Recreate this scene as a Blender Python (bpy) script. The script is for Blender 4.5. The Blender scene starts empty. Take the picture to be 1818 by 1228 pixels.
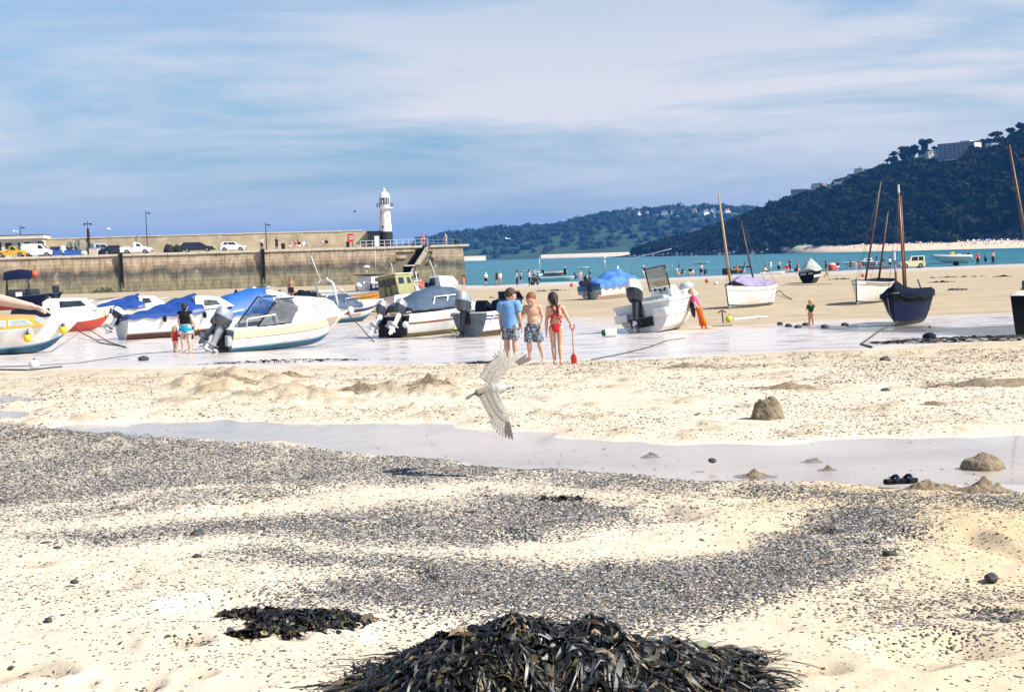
import bpy, bmesh, math, random
import numpy as np
from mathutils import Vector, Matrix, Euler

random.seed(7)
rng = np.random.default_rng(11)
R = math.radians
sc = bpy.context.scene
COL = sc.collection

# ------------------------------------------------------------------ camera
F_PX, W_PX, H_PX = 2323.0, 1818.0, 1228.0
EYE = 3.3
cam_d = bpy.data.cameras.new('camera')
cam = bpy.data.objects.new('camera', cam_d)
COL.objects.link(cam)
cam_d.sensor_fit = 'HORIZONTAL'; cam_d.sensor_width = 36.0
cam_d.lens = F_PX * 36.0 / W_PX
cam_d.clip_start = 0.1; cam_d.clip_end = 30000
PITCH = math.atan((614 - 457.6) / F_PX)
ROLL = R(1.74)
RM = Matrix.Rotation(math.pi / 2 - PITCH, 3, 'X') @ Matrix.Rotation(-ROLL, 3, 'Z')
cam.matrix_world = Matrix.Translation((0, 0, EYE)) @ RM.to_4x4()
sc.camera = cam

# ------------------------------------------------------------------ light
SUN_AZ, SUN_EL = R(109), R(43)          # azimuth clockwise from the view direction
world = bpy.data.worlds.new('World'); sc.world = world
world.use_nodes = True
nt = world.node_tree; nt.nodes.clear()
def wn(t, **k):
    n = nt.nodes.new(t)
    for a, b in k.items(): setattr(n, a, b)
    return n
def wl(a, b): nt.links.new(a, b)
sky = wn('ShaderNodeTexSky', sky_type='NISHITA', sun_disc=False)
sky.sun_elevation = SUN_EL; sky.sun_rotation = SUN_AZ
sky.air_density = 1.3; sky.dust_density = 0.4; sky.ozone_density = 3.0
tc = wn('ShaderNodeTexCoord')
sep = wn('ShaderNodeSeparateXYZ'); wl(tc.outputs['Generated'], sep.inputs[0])
addz = wn('ShaderNodeMath', operation='ADD'); wl(sep.outputs['Z'], addz.inputs[0]); addz.inputs[1].default_value = 0.16
mx = wn('ShaderNodeMath', operation='MAXIMUM'); wl(addz.outputs[0], mx.inputs[0]); mx.inputs[1].default_value = 0.05
dv = wn('ShaderNodeVectorMath', operation='DIVIDE'); wl(tc.outputs['Generated'], dv.inputs[0])
cmb = wn('ShaderNodeCombineXYZ'); 
for i in range(3): wl(mx.outputs[0], cmb.inputs[i])
wl(cmb.outputs[0], dv.inputs[1])
mp = wn('ShaderNodeMapping'); wl(dv.outputs[0], mp.inputs[0])
mp.inputs['Scale'].default_value = (0.8, 1.35, 1.0); mp.inputs['Location'].default_value = (3.1, 2.1, 0.0)
mp.inputs['Rotation'].default_value = (0, 0, R(8))
ns = wn('ShaderNodeTexNoise'); wl(mp.outputs[0], ns.inputs['Vector'])
ns.inputs['Scale'].default_value = 0.8; ns.inputs['Detail'].default_value = 7; ns.inputs['Roughness'].default_value = 0.60
ns.inputs['Distortion'].default_value = 0.35
rp = wn('ShaderNodeValToRGB'); wl(ns.outputs[0], rp.inputs[0])
rp.color_ramp.elements[0].position = 0.33; rp.color_ramp.elements[0].color = (0.05, 0.05, 0.05, 1)
rp.color_ramp.elements[1].position = 0.57; rp.color_ramp.elements[1].color = (1, 1, 1, 1)
# thin cloud thins out towards the horizon
el = wn('ShaderNodeMapRange'); wl(sep.outputs['Z'], el.inputs[0])
el.inputs[1].default_value = 0.01; el.inputs[2].default_value = 0.10; el.inputs[3].default_value = 0.15; el.inputs[4].default_value = 1.0
ml = wn('ShaderNodeMath', operation='MULTIPLY'); wl(rp.outputs[0], ml.inputs[0]); wl(el.outputs[0], ml.inputs[1])
# and overhead, where the blue shows through as it already does along the top
hi = wn('ShaderNodeMapRange'); wl(sep.outputs['Z'], hi.inputs[0])
hi.inputs[1].default_value = 0.11; hi.inputs[2].default_value = 0.27; hi.inputs[3].default_value = 1.0; hi.inputs[4].default_value = 0.32
ml2 = wn('ShaderNodeMath', operation='MULTIPLY'); wl(ml.outputs[0], ml2.inputs[0]); wl(hi.outputs[0], ml2.inputs[1]); ml = ml2
# low haze bank: grey blue near the horizon
lowm = wn('ShaderNodeMapRange'); wl(sep.outputs['Z'], lowm.inputs[0])
lowm.inputs[1].default_value = 0.0; lowm.inputs[2].default_value = 0.17; lowm.inputs[3].default_value = 0.95; lowm.inputs[4].default_value = 0.0
tnt = wn('ShaderNodeMixRGB', blend_type='MULTIPLY'); tnt.inputs[0].default_value = 1; wl(sky.outputs[0], tnt.inputs[1]); tnt.inputs[2].default_value = (.28, .74, 1.06, 1)
mlow = wn('ShaderNodeMixRGB'); wl(lowm.outputs[0], mlow.inputs[0]); wl(tnt.outputs[0], mlow.inputs[1])
mlow.inputs[2].default_value = (3.8, 4.2, 4.8, 1)
mc = wn('ShaderNodeMixRGB'); wl(ml.outputs[0], mc.inputs[0]); wl(mlow.outputs[0], mc.inputs[1])
mc.inputs[2].default_value = (6.8, 6.75, 7.0, 1)
bg = wn('ShaderNodeBackground'); wl(mc.outputs[0], bg.inputs[0]); bg.inputs[1].default_value = 0.070
wo = wn('ShaderNodeOutputWorld'); wl(bg.outputs[0], wo.inputs[0])

sun_d = bpy.data.lights.new('sun', 'SUN'); sun = bpy.data.objects.new('sun', sun_d); COL.objects.link(sun)
sun_d.energy = 5.0; sun_d.angle = R(0.5); sun_d.color = (1.0, 0.95, 0.86)
SUNV = Vector((math.sin(SUN_AZ) * math.cos(SUN_EL), math.cos(SUN_AZ) * math.cos(SUN_EL), math.sin(SUN_EL)))
sun.rotation_euler = (-SUNV).to_track_quat('-Z', 'Y').to_euler()
sun.location = SUNV * 60

vs = sc.view_settings
vs.view_transform = 'Standard'; vs.look = 'None'; vs.gamma = 1.0; vs.use_curve_mapping = False
vs.exposure = 0.80
sc.cycles.use_denoising = True
sc.cycles.max_bounces = 6; sc.cycles.diffuse_bounces = 2; sc.cycles.glossy_bounces = 3
sc.cycles.transparent_max_bounces = 10; sc.cycles.transmission_bounces = 4; sc.cycles.volume_bounces = 0
sc.cycles.sample_clamp_indirect = 5.0
sc.cycles.caustics_reflective = False; sc.cycles.caustics_refractive = False

# ------------------------------------------------------------------ pixel <-> place (used only to find where things stand)
def ray(px, py):
    d = RM @ Vector(((px - W_PX / 2) / F_PX, -(py - H_PX / 2) / F_PX, -1.0))
    return d
def at(px, py, D):
    d = ray(px, py); t = D / d.y
    return Vector((d.x * t, D, EYE + d.z * t))
RMT = np.array(RM.transposed())
def to_px(P):
    P = np.asarray(P, float) - np.array([0, 0, EYE])
    c = P @ RMT.T
    w = np.maximum(-c[..., 2], 1e-3)
    return W_PX / 2 + F_PX * c[..., 0] / w, H_PX / 2 - F_PX * c[..., 1] / w

# ------------------------------------------------------------------ noise
def _hash(ix, iy, s):
    n = (ix.astype(np.int64) * 374761393 + iy.astype(np.int64) * 668265263 + s * 974634777) & 0xFFFFFFFF
    n = ((n ^ (n >> 13)) * 1274126177) & 0xFFFFFFFF
    return ((n ^ (n >> 16)) & 0xFFFF) / 65535.0
def vnoise(x, y, s=0):
    x = np.asarray(x, float); y = np.asarray(y, float)
    ix = np.floor(x); iy = np.floor(y); fx = x - ix; fy = y - iy
    fx = fx * fx * (3 - 2 * fx); fy = fy * fy * (3 - 2 * fy)
    a = _hash(ix, iy, s); b = _hash(ix + 1, iy, s); c = _hash(ix, iy + 1, s); d = _hash(ix + 1, iy + 1, s)
    return (a * (1 - fx) + b * fx) * (1 - fy) + (c * (1 - fx) + d * fx) * fy
def fbm(x, y, o=4, s=0, g=0.5):
    v = 0; a = 1; t = 0
    for i in range(o):
        v = v + a * vnoise(x * 2 ** i + 17.3 * i, y * 2 ** i - 9.1 * i, s + i); t += a; a *= g
    return v / t
def sstep(a, b, x):
    t = np.clip((np.asarray(x, float) - a) / (b - a), 0, 1); return t * t * (3 - 2 * t)

# ------------------------------------------------------------------ materials
MATS = {}
def mat(name, col=(.5, .5, .5), rough=.6, metal=0.0, var=.14, scale=6.0, bump=0.0, spec=.5, coat=0.0, col2=None, vcol=False, rand=0.0):
    """procedural material: base colour broken up by noise, roughness wear, optional relief"""
    if name in MATS: return MATS[name]
    m = bpy.data.materials.new(name); m.use_nodes = True
    t = m.node_tree; b = t.nodes['Principled BSDF']
    L = t.links.new
    tcn = t.nodes.new('ShaderNodeTexCoord')
    n1 = t.nodes.new('ShaderNodeTexNoise'); n1.inputs['Scale'].default_value = scale; n1.inputs['Detail'].default_value = 5
    n1.inputs['Roughness'].default_value = .6
    L(tcn.outputs['Object'], n1.inputs['Vector'])
    r = t.nodes.new('ShaderNodeValToRGB'); L(n1.outputs[0], r.inputs[0])
    c2 = col2 if col2 else tuple(c * (1 - 2 * var) for c in col)
    r.color_ramp.elements[0].position = .33; r.color_ramp.elements[0].color = (*c2, 1)
    r.color_ramp.elements[1].position = .62; r.color_ramp.elements[1].color = (*col, 1)
    out = r.outputs[0]
    if vcol:
        a = t.nodes.new('ShaderNodeAttribute'); a.attribute_name = 'tint'
        mm = t.nodes.new('ShaderNodeMixRGB'); mm.blend_type = 'MULTIPLY'; mm.inputs[0].default_value = 1
        L(out, mm.inputs[1]); L(a.outputs['Color'], mm.inputs[2]); out = mm.outputs[0]
    L(out, b.inputs['Base Color'])
    mr = t.nodes.new('ShaderNodeMapRange'); L(n1.outputs[0], mr.inputs[0])
    mr.inputs[3].default_value = max(0.02, rough - .12); mr.inputs[4].default_value = min(1, rough + .12)
    L(mr.outputs[0], b.inputs['Roughness'])
    b.inputs['Metallic'].default_value = metal
    b.inputs['Specular IOR Level'].default_value = spec
    b.inputs['Coat Weight'].default_value = coat
    if bump:
        bn = t.nodes.new('ShaderNodeBump'); bn.inputs['Strength'].default_value = min(1, bump); bn.inputs['Distance'].default_value = .02
        n2 = t.nodes.new('ShaderNodeTexNoise'); n2.inputs['Scale'].default_value = scale * 6; n2.inputs['Detail'].default_value = 4
        L(tcn.outputs['Object'], n2.inputs['Vector']); L(n2.outputs[0], bn.inputs['Height']); L(bn.outputs[0], b.inputs['Normal'])
    MATS[name] = m
    return m
def glass_mat(name, col=(.02, .03, .04)):
    if name in MATS: return MATS[name]
    m = mat(name, col, rough=.12, var=.3, scale=2, spec=.7)
    return m

# ------------------------------------------------------------------ mesh collector
def rotm(rx=0, ry=0, rz=0):
    return Euler((rx, ry, rz)).to_matrix()
class MB:
    def __init__(s): s.v = []; s.f = []; s.m = []; s.cm = 0
    def add(s, vs, fs):
        o = len(s.v); s.v += [tuple(x) for x in vs]
        for f in fs: s.f.append(tuple(o + i for i in f)); s.m.append(s.cm)
        return s
    def box(s, c, d, rot=None, taper=1.0):
        c = Vector(c); x, y, z = d[0] / 2, d[1] / 2, d[2] / 2
        P = []
        for k, tz in ((-z, 1.0), (z, taper)):
            for a, b in ((-1, -1), (1, -1), (1, 1), (-1, 1)):
                p = Vector((a * x * tz, b * y * tz, k))
                if rot is not None: p = rot @ p
                P.append(p + c)
        return s.add(P, [(3, 2, 1, 0), (4, 5, 6, 7), (0, 1, 5, 4), (1, 2, 6, 5), (2, 3, 7, 6), (3, 0, 4, 7)])
    def loft(s, rings, closed=True, cap0=True, cap1=True):
        n = len(rings[0]); o = len(s.v)
        for r in rings: s.v += [tuple(p) for p in r]
        for i in range(len(rings) - 1):
            for j in range(n if closed else n - 1):
                a = o + i * n + j; b = o + i * n + (j + 1) % n
                s.f.append((a, b, b + n, a + n)); s.m.append(s.cm)
        if closed and cap0: s.f.append(tuple(o + j for j in range(n))[::-1]); s.m.append(s.cm)
        if closed and cap1: s.f.append(tuple(o + (len(rings) - 1) * n + j for j in range(n))); s.m.append(s.cm)
        return s
    def tube(s, pts, r, n=8, caps=True):
        pts = [Vector(p) for p in pts]
        if not hasattr(r, '__len__'): r = [r] * len(pts)
        rings = []
        up = None
        for i, p in enumerate(pts):
            d = (pts[min(i + 1, len(pts) - 1)] - pts[max(i - 1, 0)])
            if d.length < 1e-9: d = Vector((0, 0, 1))
            d.normalize()
            if up is None:
                up = Vector((0, 0, 1)) if abs(d.z) < .9 else Vector((1, 0, 0))
            u = d.cross(up)
            if u.length < 1e-6: u = d.orthogonal()
            u.normalize(); w = u.cross(d).normalized(); up = w
            rings.append([p + (u * math.cos(2 * math.pi * k / n) + w * math.sin(2 * math.pi * k / n)) * r[i] for k in range(n)])
        return s.loft(rings, True, caps, caps)
    def ell(s, c, rad, nu=12, nv=8, rot=None):
        c = Vector(c); rings = []
        P = []; 
        if not hasattr(rad, '__len__'): rad = (rad, rad, rad)
        def pt(a, b):
            p = Vector((math.cos(a) * math.sin(b) * rad[0], math.sin(a) * math.sin(b) * rad[1], -math.cos(b) * rad[2]))
            if rot is not None: p = rot @ p
            return p + c
        o = len(s.v)
        s.v.append(tuple(pt(0, 0)))
        for j in range(1, nv):
            for i in range(nu): s.v.append(tuple(pt(2 * math.pi * i / nu, math.pi * j / nv)))
        s.v.append(tuple(pt(0, math.pi)))
        for i in range(nu):
            s.f.append((o, o + 1 + (i + 1) % nu, o + 1 + i)); s.m.append(s.cm)
            e = o + 1 + (nv - 2) * nu
            s.f.append((e + i, e + (i + 1) % nu, o + 1 + (nv - 1) * nu)); s.m.append(s.cm)
        for j in range(nv - 2):
            for i in range(nu):
                a = o + 1 + j * nu + i; b = o + 1 + j * nu + (i + 1) % nu
                s.f.append((a, b, b + nu, a + nu)); s.m.append(s.cm)
        return s
    def lathe(s, prof, c=(0, 0, 0), n=20, caps=True):
        c = Vector(c)
        rings = [[c + Vector((r * math.cos(2 * math.pi * k / n), r * math.sin(2 * math.pi * k / n), z)) for k in range(n)] for r, z in prof]
        return s.loft(rings, True, caps, caps)
    def prism(s, poly, a, b, axis='y'):
        """poly in the plane across axis, extruded from a to b"""
        def P(u, v, w):
            return {'y': (u, w, v), 'z': (u, v, w), 'x': (w, u, v)}[axis]
        n = len(poly); o = len(s.v)
        s.v += [P(u, v, a) for u, v in poly] + [P(u, v, b) for u, v in poly]
        for j in range(n):
            k = (j + 1) % n
            s.f.append((o + j, o + k, o + n + k, o + n + j)); s.m.append(s.cm)
        s.f.append(tuple(o + j for j in range(n))[::-1]); s.m.append(s.cm)
        s.f.append(tuple(o + n + j for j in range(n))); s.m.append(s.cm)
        return s
    def build(s, name, mats, parent=None, smooth=False, fix=True, bevel=0.0, seg=2, **props):
        me = bpy.data.meshes.new(name)
        me.from_pydata(s.v, [], s.f)
        if not isinstance(mats, (list, tuple)): mats = [mats]
        for m in mats: me.materials.append(m)
        if len(mats) > 1: me.polygons.foreach_set('material_index', s.m)
        if fix:
            b = bmesh.new(); b.from_mesh(me); bmesh.ops.recalc_face_normals(b, faces=b.faces)
            if bevel:
                ed = [e for e in b.edges if len(e.link_faces) == 2 and e.calc_face_angle(0) > .5]
                bmesh.ops.bevel(b, geom=ed, offset=bevel, segments=seg, profile=.6, affect='EDGES', clamp_overlap=True)
            b.to_mesh(me); b.free()
        if smooth:
            me.polygons.foreach_set('use_smooth', [True] * len(me.polygons))
            if smooth is not True: me.set_sharp_from_angle(angle=R(smooth))
        me.update()
        return link(name, me, parent, **props)
def link(name, me, parent=None, **props):
    o = bpy.data.objects.new(name, me); COL.objects.link(o)
    if parent is not None: o.parent = parent
    for k, v in props.items(): o[k] = v
    return o
def thing(name, label, cat, loc=(0, 0, 0), rot=(0, 0, 0), group=None, mtx=None):
    o = bpy.data.objects.new(name, None); COL.objects.link(o)
    o.empty_display_size = .2
    if mtx is not None: o.matrix_world = mtx
    else:
        o.location = loc; o.rotation_euler = rot
    o['label'] = label; o['category'] = cat
    if group: o['group'] = group
    return o
def tag(o, label, cat, group=None):
    o['label'] = label; o['category'] = cat
    if group: o['group'] = group
    return o
def copy_tree(o, parent=None):
    c = o.copy(); COL.objects.link(c); c.parent = parent
    for ch in list(o.children): copy_tree(ch, c)
    return c
def np_mesh(name, V, Fc, mats, parent=None, smooth=False, tint=None, midx=None, **props):
    """big mesh straight from arrays; Fc is (n,3) or (n,4)"""
    V = np.ascontiguousarray(V, dtype=np.float32); Fc = np.ascontiguousarray(Fc, dtype=np.int32)
    me = bpy.data.meshes.new(name)
    k = Fc.shape[1]; n = len(Fc)
    me.vertices.add(len(V)); me.vertices.foreach_set('co', V.ravel())
    me.loops.add(n * k); me.loops.foreach_set('vertex_index', Fc.ravel())
    me.polygons.add(n); me.polygons.foreach_set('loop_start', np.arange(0, n * k, k, dtype=np.int32))
    me.polygons.foreach_set('use_smooth', np.full(n, bool(smooth)))
    if not isinstance(mats, (list, tuple)): mats = [mats]
    for m in mats: me.materials.append(m)
    if midx is not None: me.polygons.foreach_set('material_index', np.asarray(midx, np.int32))
    me.update(calc_edges=True)
    if tint is not None:
        a = me.attributes.new('tint', 'FLOAT_COLOR', 'POINT')
        t4 = np.ones((len(V), 4), np.float32); t4[:, :tint.shape[1]] = tint
        a.data.foreach_set('color', t4.ravel())
    return link(name, me, parent, **props)
def grid_faces(nr, nc):
    i = np.arange(nr - 1)[:, None]; j = np.arange(nc - 1)[None, :]
    a = i * nc + j
    return np.stack([a, a + 1, a + nc + 1, a + nc], -1).reshape(-1, 4)
# ================================================================== the beach
PROF = np.array([(-60, 1.95), (-20, 1.80), (0, 1.70), (5, 1.68), (8, 1.63), (10, 1.56), (12, 1.53), (15, 1.53), (18, 1.50), (21, 1.42),
                 (25, 1.25), (30, 1.0), (35, .77), (45, .43), (52, .30), (60, .23), (100, .12), (150, .03), (163, 0), (200, -.25), (260, -.8), (420, -3.0)])
_fd = np.linspace(-60, 420, 4801)
_fz = np.interp(_fd, PROF[:, 0], PROF[:, 1])
_k = np.ones(25) / 25
_fz = np.convolve(np.pad(_fz, 12, 'edge'), _k, 'valid')
def zt(x, y):
    x = np.asarray(x, float); y = np.asarray(y, float)
    a = x / np.maximum(y, 20.0)
    dw = np.where(a > -.02, 165 + 100 * a, 165 + 0 * a)
    dw = dw + sstep(-.03, -.075, a) * 110
    dw = np.clip(dw, 150, 300)
    s = sstep(55, 120, y)
    d = y * (1 + (163 / dw - 1) * s)
    return np.interp(d, _fd, _fz)
def ground(px, py):
    d = ray(px, py); lo = 2.0; t = np.geomspace(2.5, 400, 1600)
    z = EYE + d.z / d.y * t; g = np.maximum(zt(d.x / d.y * t, t), -.3)
    k = np.argmax(z < g)
    t0, t1 = t[max(k - 1, 0)], t[k]
    for _ in range(30):
        tm = (t0 + t1) / 2
        if EYE + d.z / d.y * tm < max(-.3, float(zt(d.x / d.y * tm, tm))): t1 = tm
        else: t0 = tm
    y = t1
    return Vector((d.x / d.y * y, y, max(-.3, float(zt(d.x / d.y * y, y)))))
def poly_sd(PX, PY, poly):
    """signed distance to a closed outline, positive inside"""
    P = np.array(poly, float); Q = np.roll(P, -1, 0)
    best = np.full(PX.shape, 1e9); ins = np.zeros(PX.shape, bool)
    for (x0, y0), (x1, y1) in zip(P, Q):
        dx, dy = x1 - x0, y1 - y0
        t = np.clip(((PX - x0) * dx + (PY - y0) * dy) / (dx * dx + dy * dy + 1e-9), 0, 1)
        best = np.minimum(best, (PX - x0 - t * dx) ** 2 + (PY - y0 - t * dy) ** 2)
        c = ((y0 > PY) != (y1 > PY)) & (PX < dx * (PY - y0) / (dy if abs(dy) > 1e-9 else 1e-9) + x0)
        ins ^= c
    return np.where(ins, 1, -1) * np.sqrt(best)
def world_poly(pts): return [tuple(ground(*p))[:2] for p in pts]

STREAM = world_poly([(-420, 690), (-60, 712), (90, 738), (200, 746), (420, 738), (560, 744), (800, 752), (1000, 764), (1400, 774), (1620, 776), (1818, 768), (2200, 770),
                     (2200, 895), (1818, 872), (1600, 860), (1300, 846), (900, 818), (640, 800), (400, 778), (150, 760), (-60, 738), (-420, 715)])
WETMID = world_poly([(-320, 590), (-50, 580), (200, 575), (380, 585), (640, 566), (880, 572), (1010, 566), (1100, 574), (1240, 588), (1380, 572), (1450, 570), (1600, 566), (1818, 556), (2300, 556),
                     (2300, 596), (1900, 600), (1650, 611), (1400, 626), (1200, 638), (1000, 643), (700, 648), (400, 650), (200, 650), (-50, 660), (-320, 676)])
PUDDLE = world_poly([(1375, 583), (1450, 575), (1560, 577), (1700, 580), (1818, 575), (2100, 574), (2100, 590), (1818, 596), (1700, 600), (1600, 592), (1480, 588)])
SHING = [world_poly(p) for p in (
    [(-300, 748), (0, 750), (250, 765), (500, 788), (700, 808), (950, 826), (1200, 846), (1420, 862), (1620, 872), (1900, 884), (1900, 908), (1640, 902), (1500, 895), (1250, 872), (1060, 868), (820, 858), (560, 862), (380, 868), (200, 892), (60, 910), (-300, 925)],
    [(-300, 880), (60, 905), (240, 885), (420, 862), (600, 850), (700, 845), (560, 880), (340, 905), (120, 925), (-300, 950)],
    [(60, 948), (300, 930), (560, 912), (760, 888), (920, 872), (1100, 884), (1180, 905), (1080, 925), (900, 948), (760, 966), (560, 962), (380, 955), (150, 975)],
    [(330, 985), (520, 968), (700, 985), (900, 1000), (1100, 990), (1290, 975), (1390, 930), (1450, 895), (1600, 885), (1700, 900), (1690, 945), (1600, 985), (1560, 1030), (1450, 1075), (1300, 1105), (1150, 1125), (960, 1100), (800, 1090), (640, 1085), (430, 1070), (520, 1035), (640, 1015), (520, 1000)],
    [(1500, 1060), (1700, 1040), (1900, 1060), (1900, 1160), (1650, 1150), (1520, 1110)],
)]
SHW = [0.62, .45, .85, .95, .35]
HUMP = world_poly([(300, 690), (380, 662), (470, 668), (560, 690), (700, 682), (830, 676), (840, 700), (700, 715), (560, 712), (480, 715), (360, 712)])
def stream_depth(x, y):
    sd = poly_sd(x, y, STREAM) + (fbm(x * .9, y * .9, 3, 5) - .5) * 1.1
    return sstep(-.25, .45, sd) * .085
def shingle_w(x, y):
    w = np.zeros(x.shape)
    wx = x + (fbm(x * .8, y * .8, 3, 31) - .5) * .9; wy = y + (fbm(x * .7, y * .7, 3, 41) - .5) * .8
    for p, k in zip(SHING, SHW):
        w = np.maximum(w, sstep(-.30, .45, poly_sd(wx, wy, p)) * k)
    n = fbm(x * 2.2, y * 1.2, 4, 51)
    return np.clip(w * (0.45 + 1.1 * n), 0, 1)
def dug(x, y):
    return sstep(-.5, .5, poly_sd(x, y, HUMP) + (fbm(x * .8, y * .8, 2, 3) - .5) * 1.2)
def rough_h(x, y):
    """small relief: trampled sand, dug sand, ripples"""
    h = (fbm(x * .35, y * .35, 2, 61) - .5) * .05 * (1 - sstep(40, 90, y))
    tr = sstep(12, 14, y) * (1 - sstep(27, 33, y))
    h = h + tr * (fbm(x * 2.1, y * 1.7, 3, 71) - .5) * .035
    h = h + tr * np.maximum(fbm(x * 3.0, y * 2.4, 3, 73) - .62, 0) * .20
    h = h + dug(x, y) * (np.maximum(fbm(x * 2.4, y * 2.2, 4, 81, .6) - .42, 0) * .46 + .01)
    nr = 1 - sstep(9, 12, y)
    h = h + nr * ((fbm(x * 2.6, y * 2.6, 3, 91) - .5) * .035 + (fbm(x * 9, y * 9, 2, 95) - .5) * .012)
    # footprints and hollows close by
    h = h - nr * np.maximum(fbm(x * 1.9 + 3, y * 1.9, 2, 97) - .68, 0) * .35
    wet = sstep(-1, 1.5, poly_sd(x, y, WETMID)) if np.size(x) > 1 else 0
    h = h * (1 - .8 * wet)
    far = sstep(55, 70, y)
    h = h + far * (fbm(x * .25, y * .12, 3, 99) - .5) * .05 * (1 - sstep(120, 150, y))
    return h

D_rows = np.concatenate([np.linspace(-40, 2.4, 24), np.geomspace(2.5, 270, 690), np.linspace(280, 420, 12)])
s_core = np.linspace(-1, 1, 430)
s_out = np.array([1.04, 1.1, 1.2, 1.35, 1.6, 2, 2.6, 3.4, 4.5, 6, 8])
s_all = np.concatenate([-s_out[::-1], s_core, s_out])
hw = .44 * np.maximum(D_rows, 2.5) + .8
X = s_all[None, :] * hw[:, None]
X = np.where(np.abs(s_all)[None, :] > 1, np.sign(X) * (np.abs(X) + (np.abs(s_all)[None, :] - 1) * 9), X)
Y = np.repeat(D_rows[:, None], len(s_all), 1)
Z0 = zt(X, Y)
Xf, Yf = X.ravel(), Y.ravel()
core = (Yf > 2) & (Yf < 160)
Zf = Z0.ravel().copy()
carve = np.zeros_like(Zf); near = (Yf > 8) & (Yf < 24)
carve[near] = stream_depth(Xf[near], Yf[near])
rh = np.zeros_like(Zf); rh[core] = rough_h(Xf[core], Yf[core])
# open pit dug in the sand on the right
pit = ground(1645, 685)
pd = ((Xf - pit.x) / .40) ** 2 + ((Yf - pit.y) / .30) ** 2
rh = rh - .34 * np.exp(-np.minimum(pd, 30) ** 2)
hol = np.zeros_like(Zf)
for hx, hy, hr, hdp in ((85, 1200, .10, .05), (25, 1195, .16, .04), (325, 1142, .11, .04), (520, 1132, .06, .025), (350, 1200, .07, .03), (150, 1213, .05, .03), (260, 1218, .06, .03), (1620, 1180, .12, .03), (1760, 1090, .14, .03), (1450, 1190, .1, .025), (60, 1005, .1, .02), (1540, 960, .15, .025)):
    g_ = ground(hx, hy); q_ = ((Xf - g_.x) ** 2 + ((Yf - g_.y) * 1.3) ** 2) / hr ** 2
    e_ = np.exp(-np.minimum(q_, 30)); rh = rh - hdp * e_ * (1 - .25 * q_ * 0) + hdp * .45 * np.exp(-np.minimum((np.sqrt(q_) - 1.5) ** 2 * 4, 30)); hol = np.maximum(hol, e_ * .9)
pud_pit = np.zeros_like(Zf); m_ = (Yf > 35) & (Yf < 75); pud_pit[m_] = sstep(-.4, 1.0, poly_sd(Xf[m_], Yf[m_], PUDDLE) + (fbm(Xf[m_] * .4, Yf[m_] * .25, 3, 15) - .5) * 2.5)
Zf = Zf + rh * (1 - np.clip(carve / .06, 0, 1) * .75) - carve - pud_pit * 0.0
wet = np.zeros_like(Zf); m_ = (Yf > 22) & (Yf < 90)
wsd = poly_sd(Xf[m_], Yf[m_], WETMID) / np.maximum(1, Yf[m_] / 22) + (fbm(Xf[m_] * .5, Yf[m_] * .22, 4, 19) - .5) * 2.4
wet[m_] = sstep(-.6, .8, wsd)
wet = np.maximum(wet, np.clip((carve - .03) / .02, 0, 1))
wet = np.maximum(wet, pud_pit)
pud_pit = np.maximum(pud_pit, np.exp(-np.minimum(pd, 30) ** 2 * .8) * 1.3).clip(0, 1)  # the pit's dark inside is painted into the sand colour as well
wet = np.maximum(wet, sstep(.07, .0, Zf) * (Yf > 60))
shg = np.zeros_like(Zf); m_ = (Yf > 3) & (Yf < 17); shg[m_] = shingle_w(Xf[m_], Yf[m_])
damp_shade = np.clip(sstep(40, 62, Yf) + .35 * sstep(17, 26, Yf) + pud_pit, 0, 1)
damp_shade = np.clip(damp_shade + hol, 0, 1)
_lm = np.zeros_like(Zf); m_ = (Yf > 12) & (Yf < 30); _lm[m_] = dug(Xf[m_], Yf[m_]) * sstep(.44, .58, fbm(Xf[m_] * 2.4, Yf[m_] * 2.2, 4, 81, .6)) + .8 * sstep(.60, .72, fbm(Xf[m_] * 3.0, Yf[m_] * 2.4, 3, 73))
damp_shade = np.clip(damp_shade + .85 * _lm * (1 - np.clip(carve / .03, 0, 1)), 0, 1)  # dug lumps darkened too: their shadow sides painted into the sand colour
warm = sstep(.0, 3.2, Xf + .9 * (Yf - 8) * 0) * (1 - sstep(9, 12.5, Yf)) * .9 + sstep(3, 14, Xf) * sstep(13, 20, Yf) * .6
me_f = grid_faces(len(D_rows), len(s_all))
beach = np_mesh('sand_beach', np.stack([Xf, Yf, Zf], -1), me_f, [], smooth=True, kind='structure')
for nm, arr in (('wet', wet), ('shingle', shg), ('damp', damp_shade), ('warm', warm), ('pud', pud_pit)):
    a = beach.data.attributes.new(nm, 'FLOAT', 'POINT'); a.data.foreach_set('value', arr.astype(np.float32))

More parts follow.
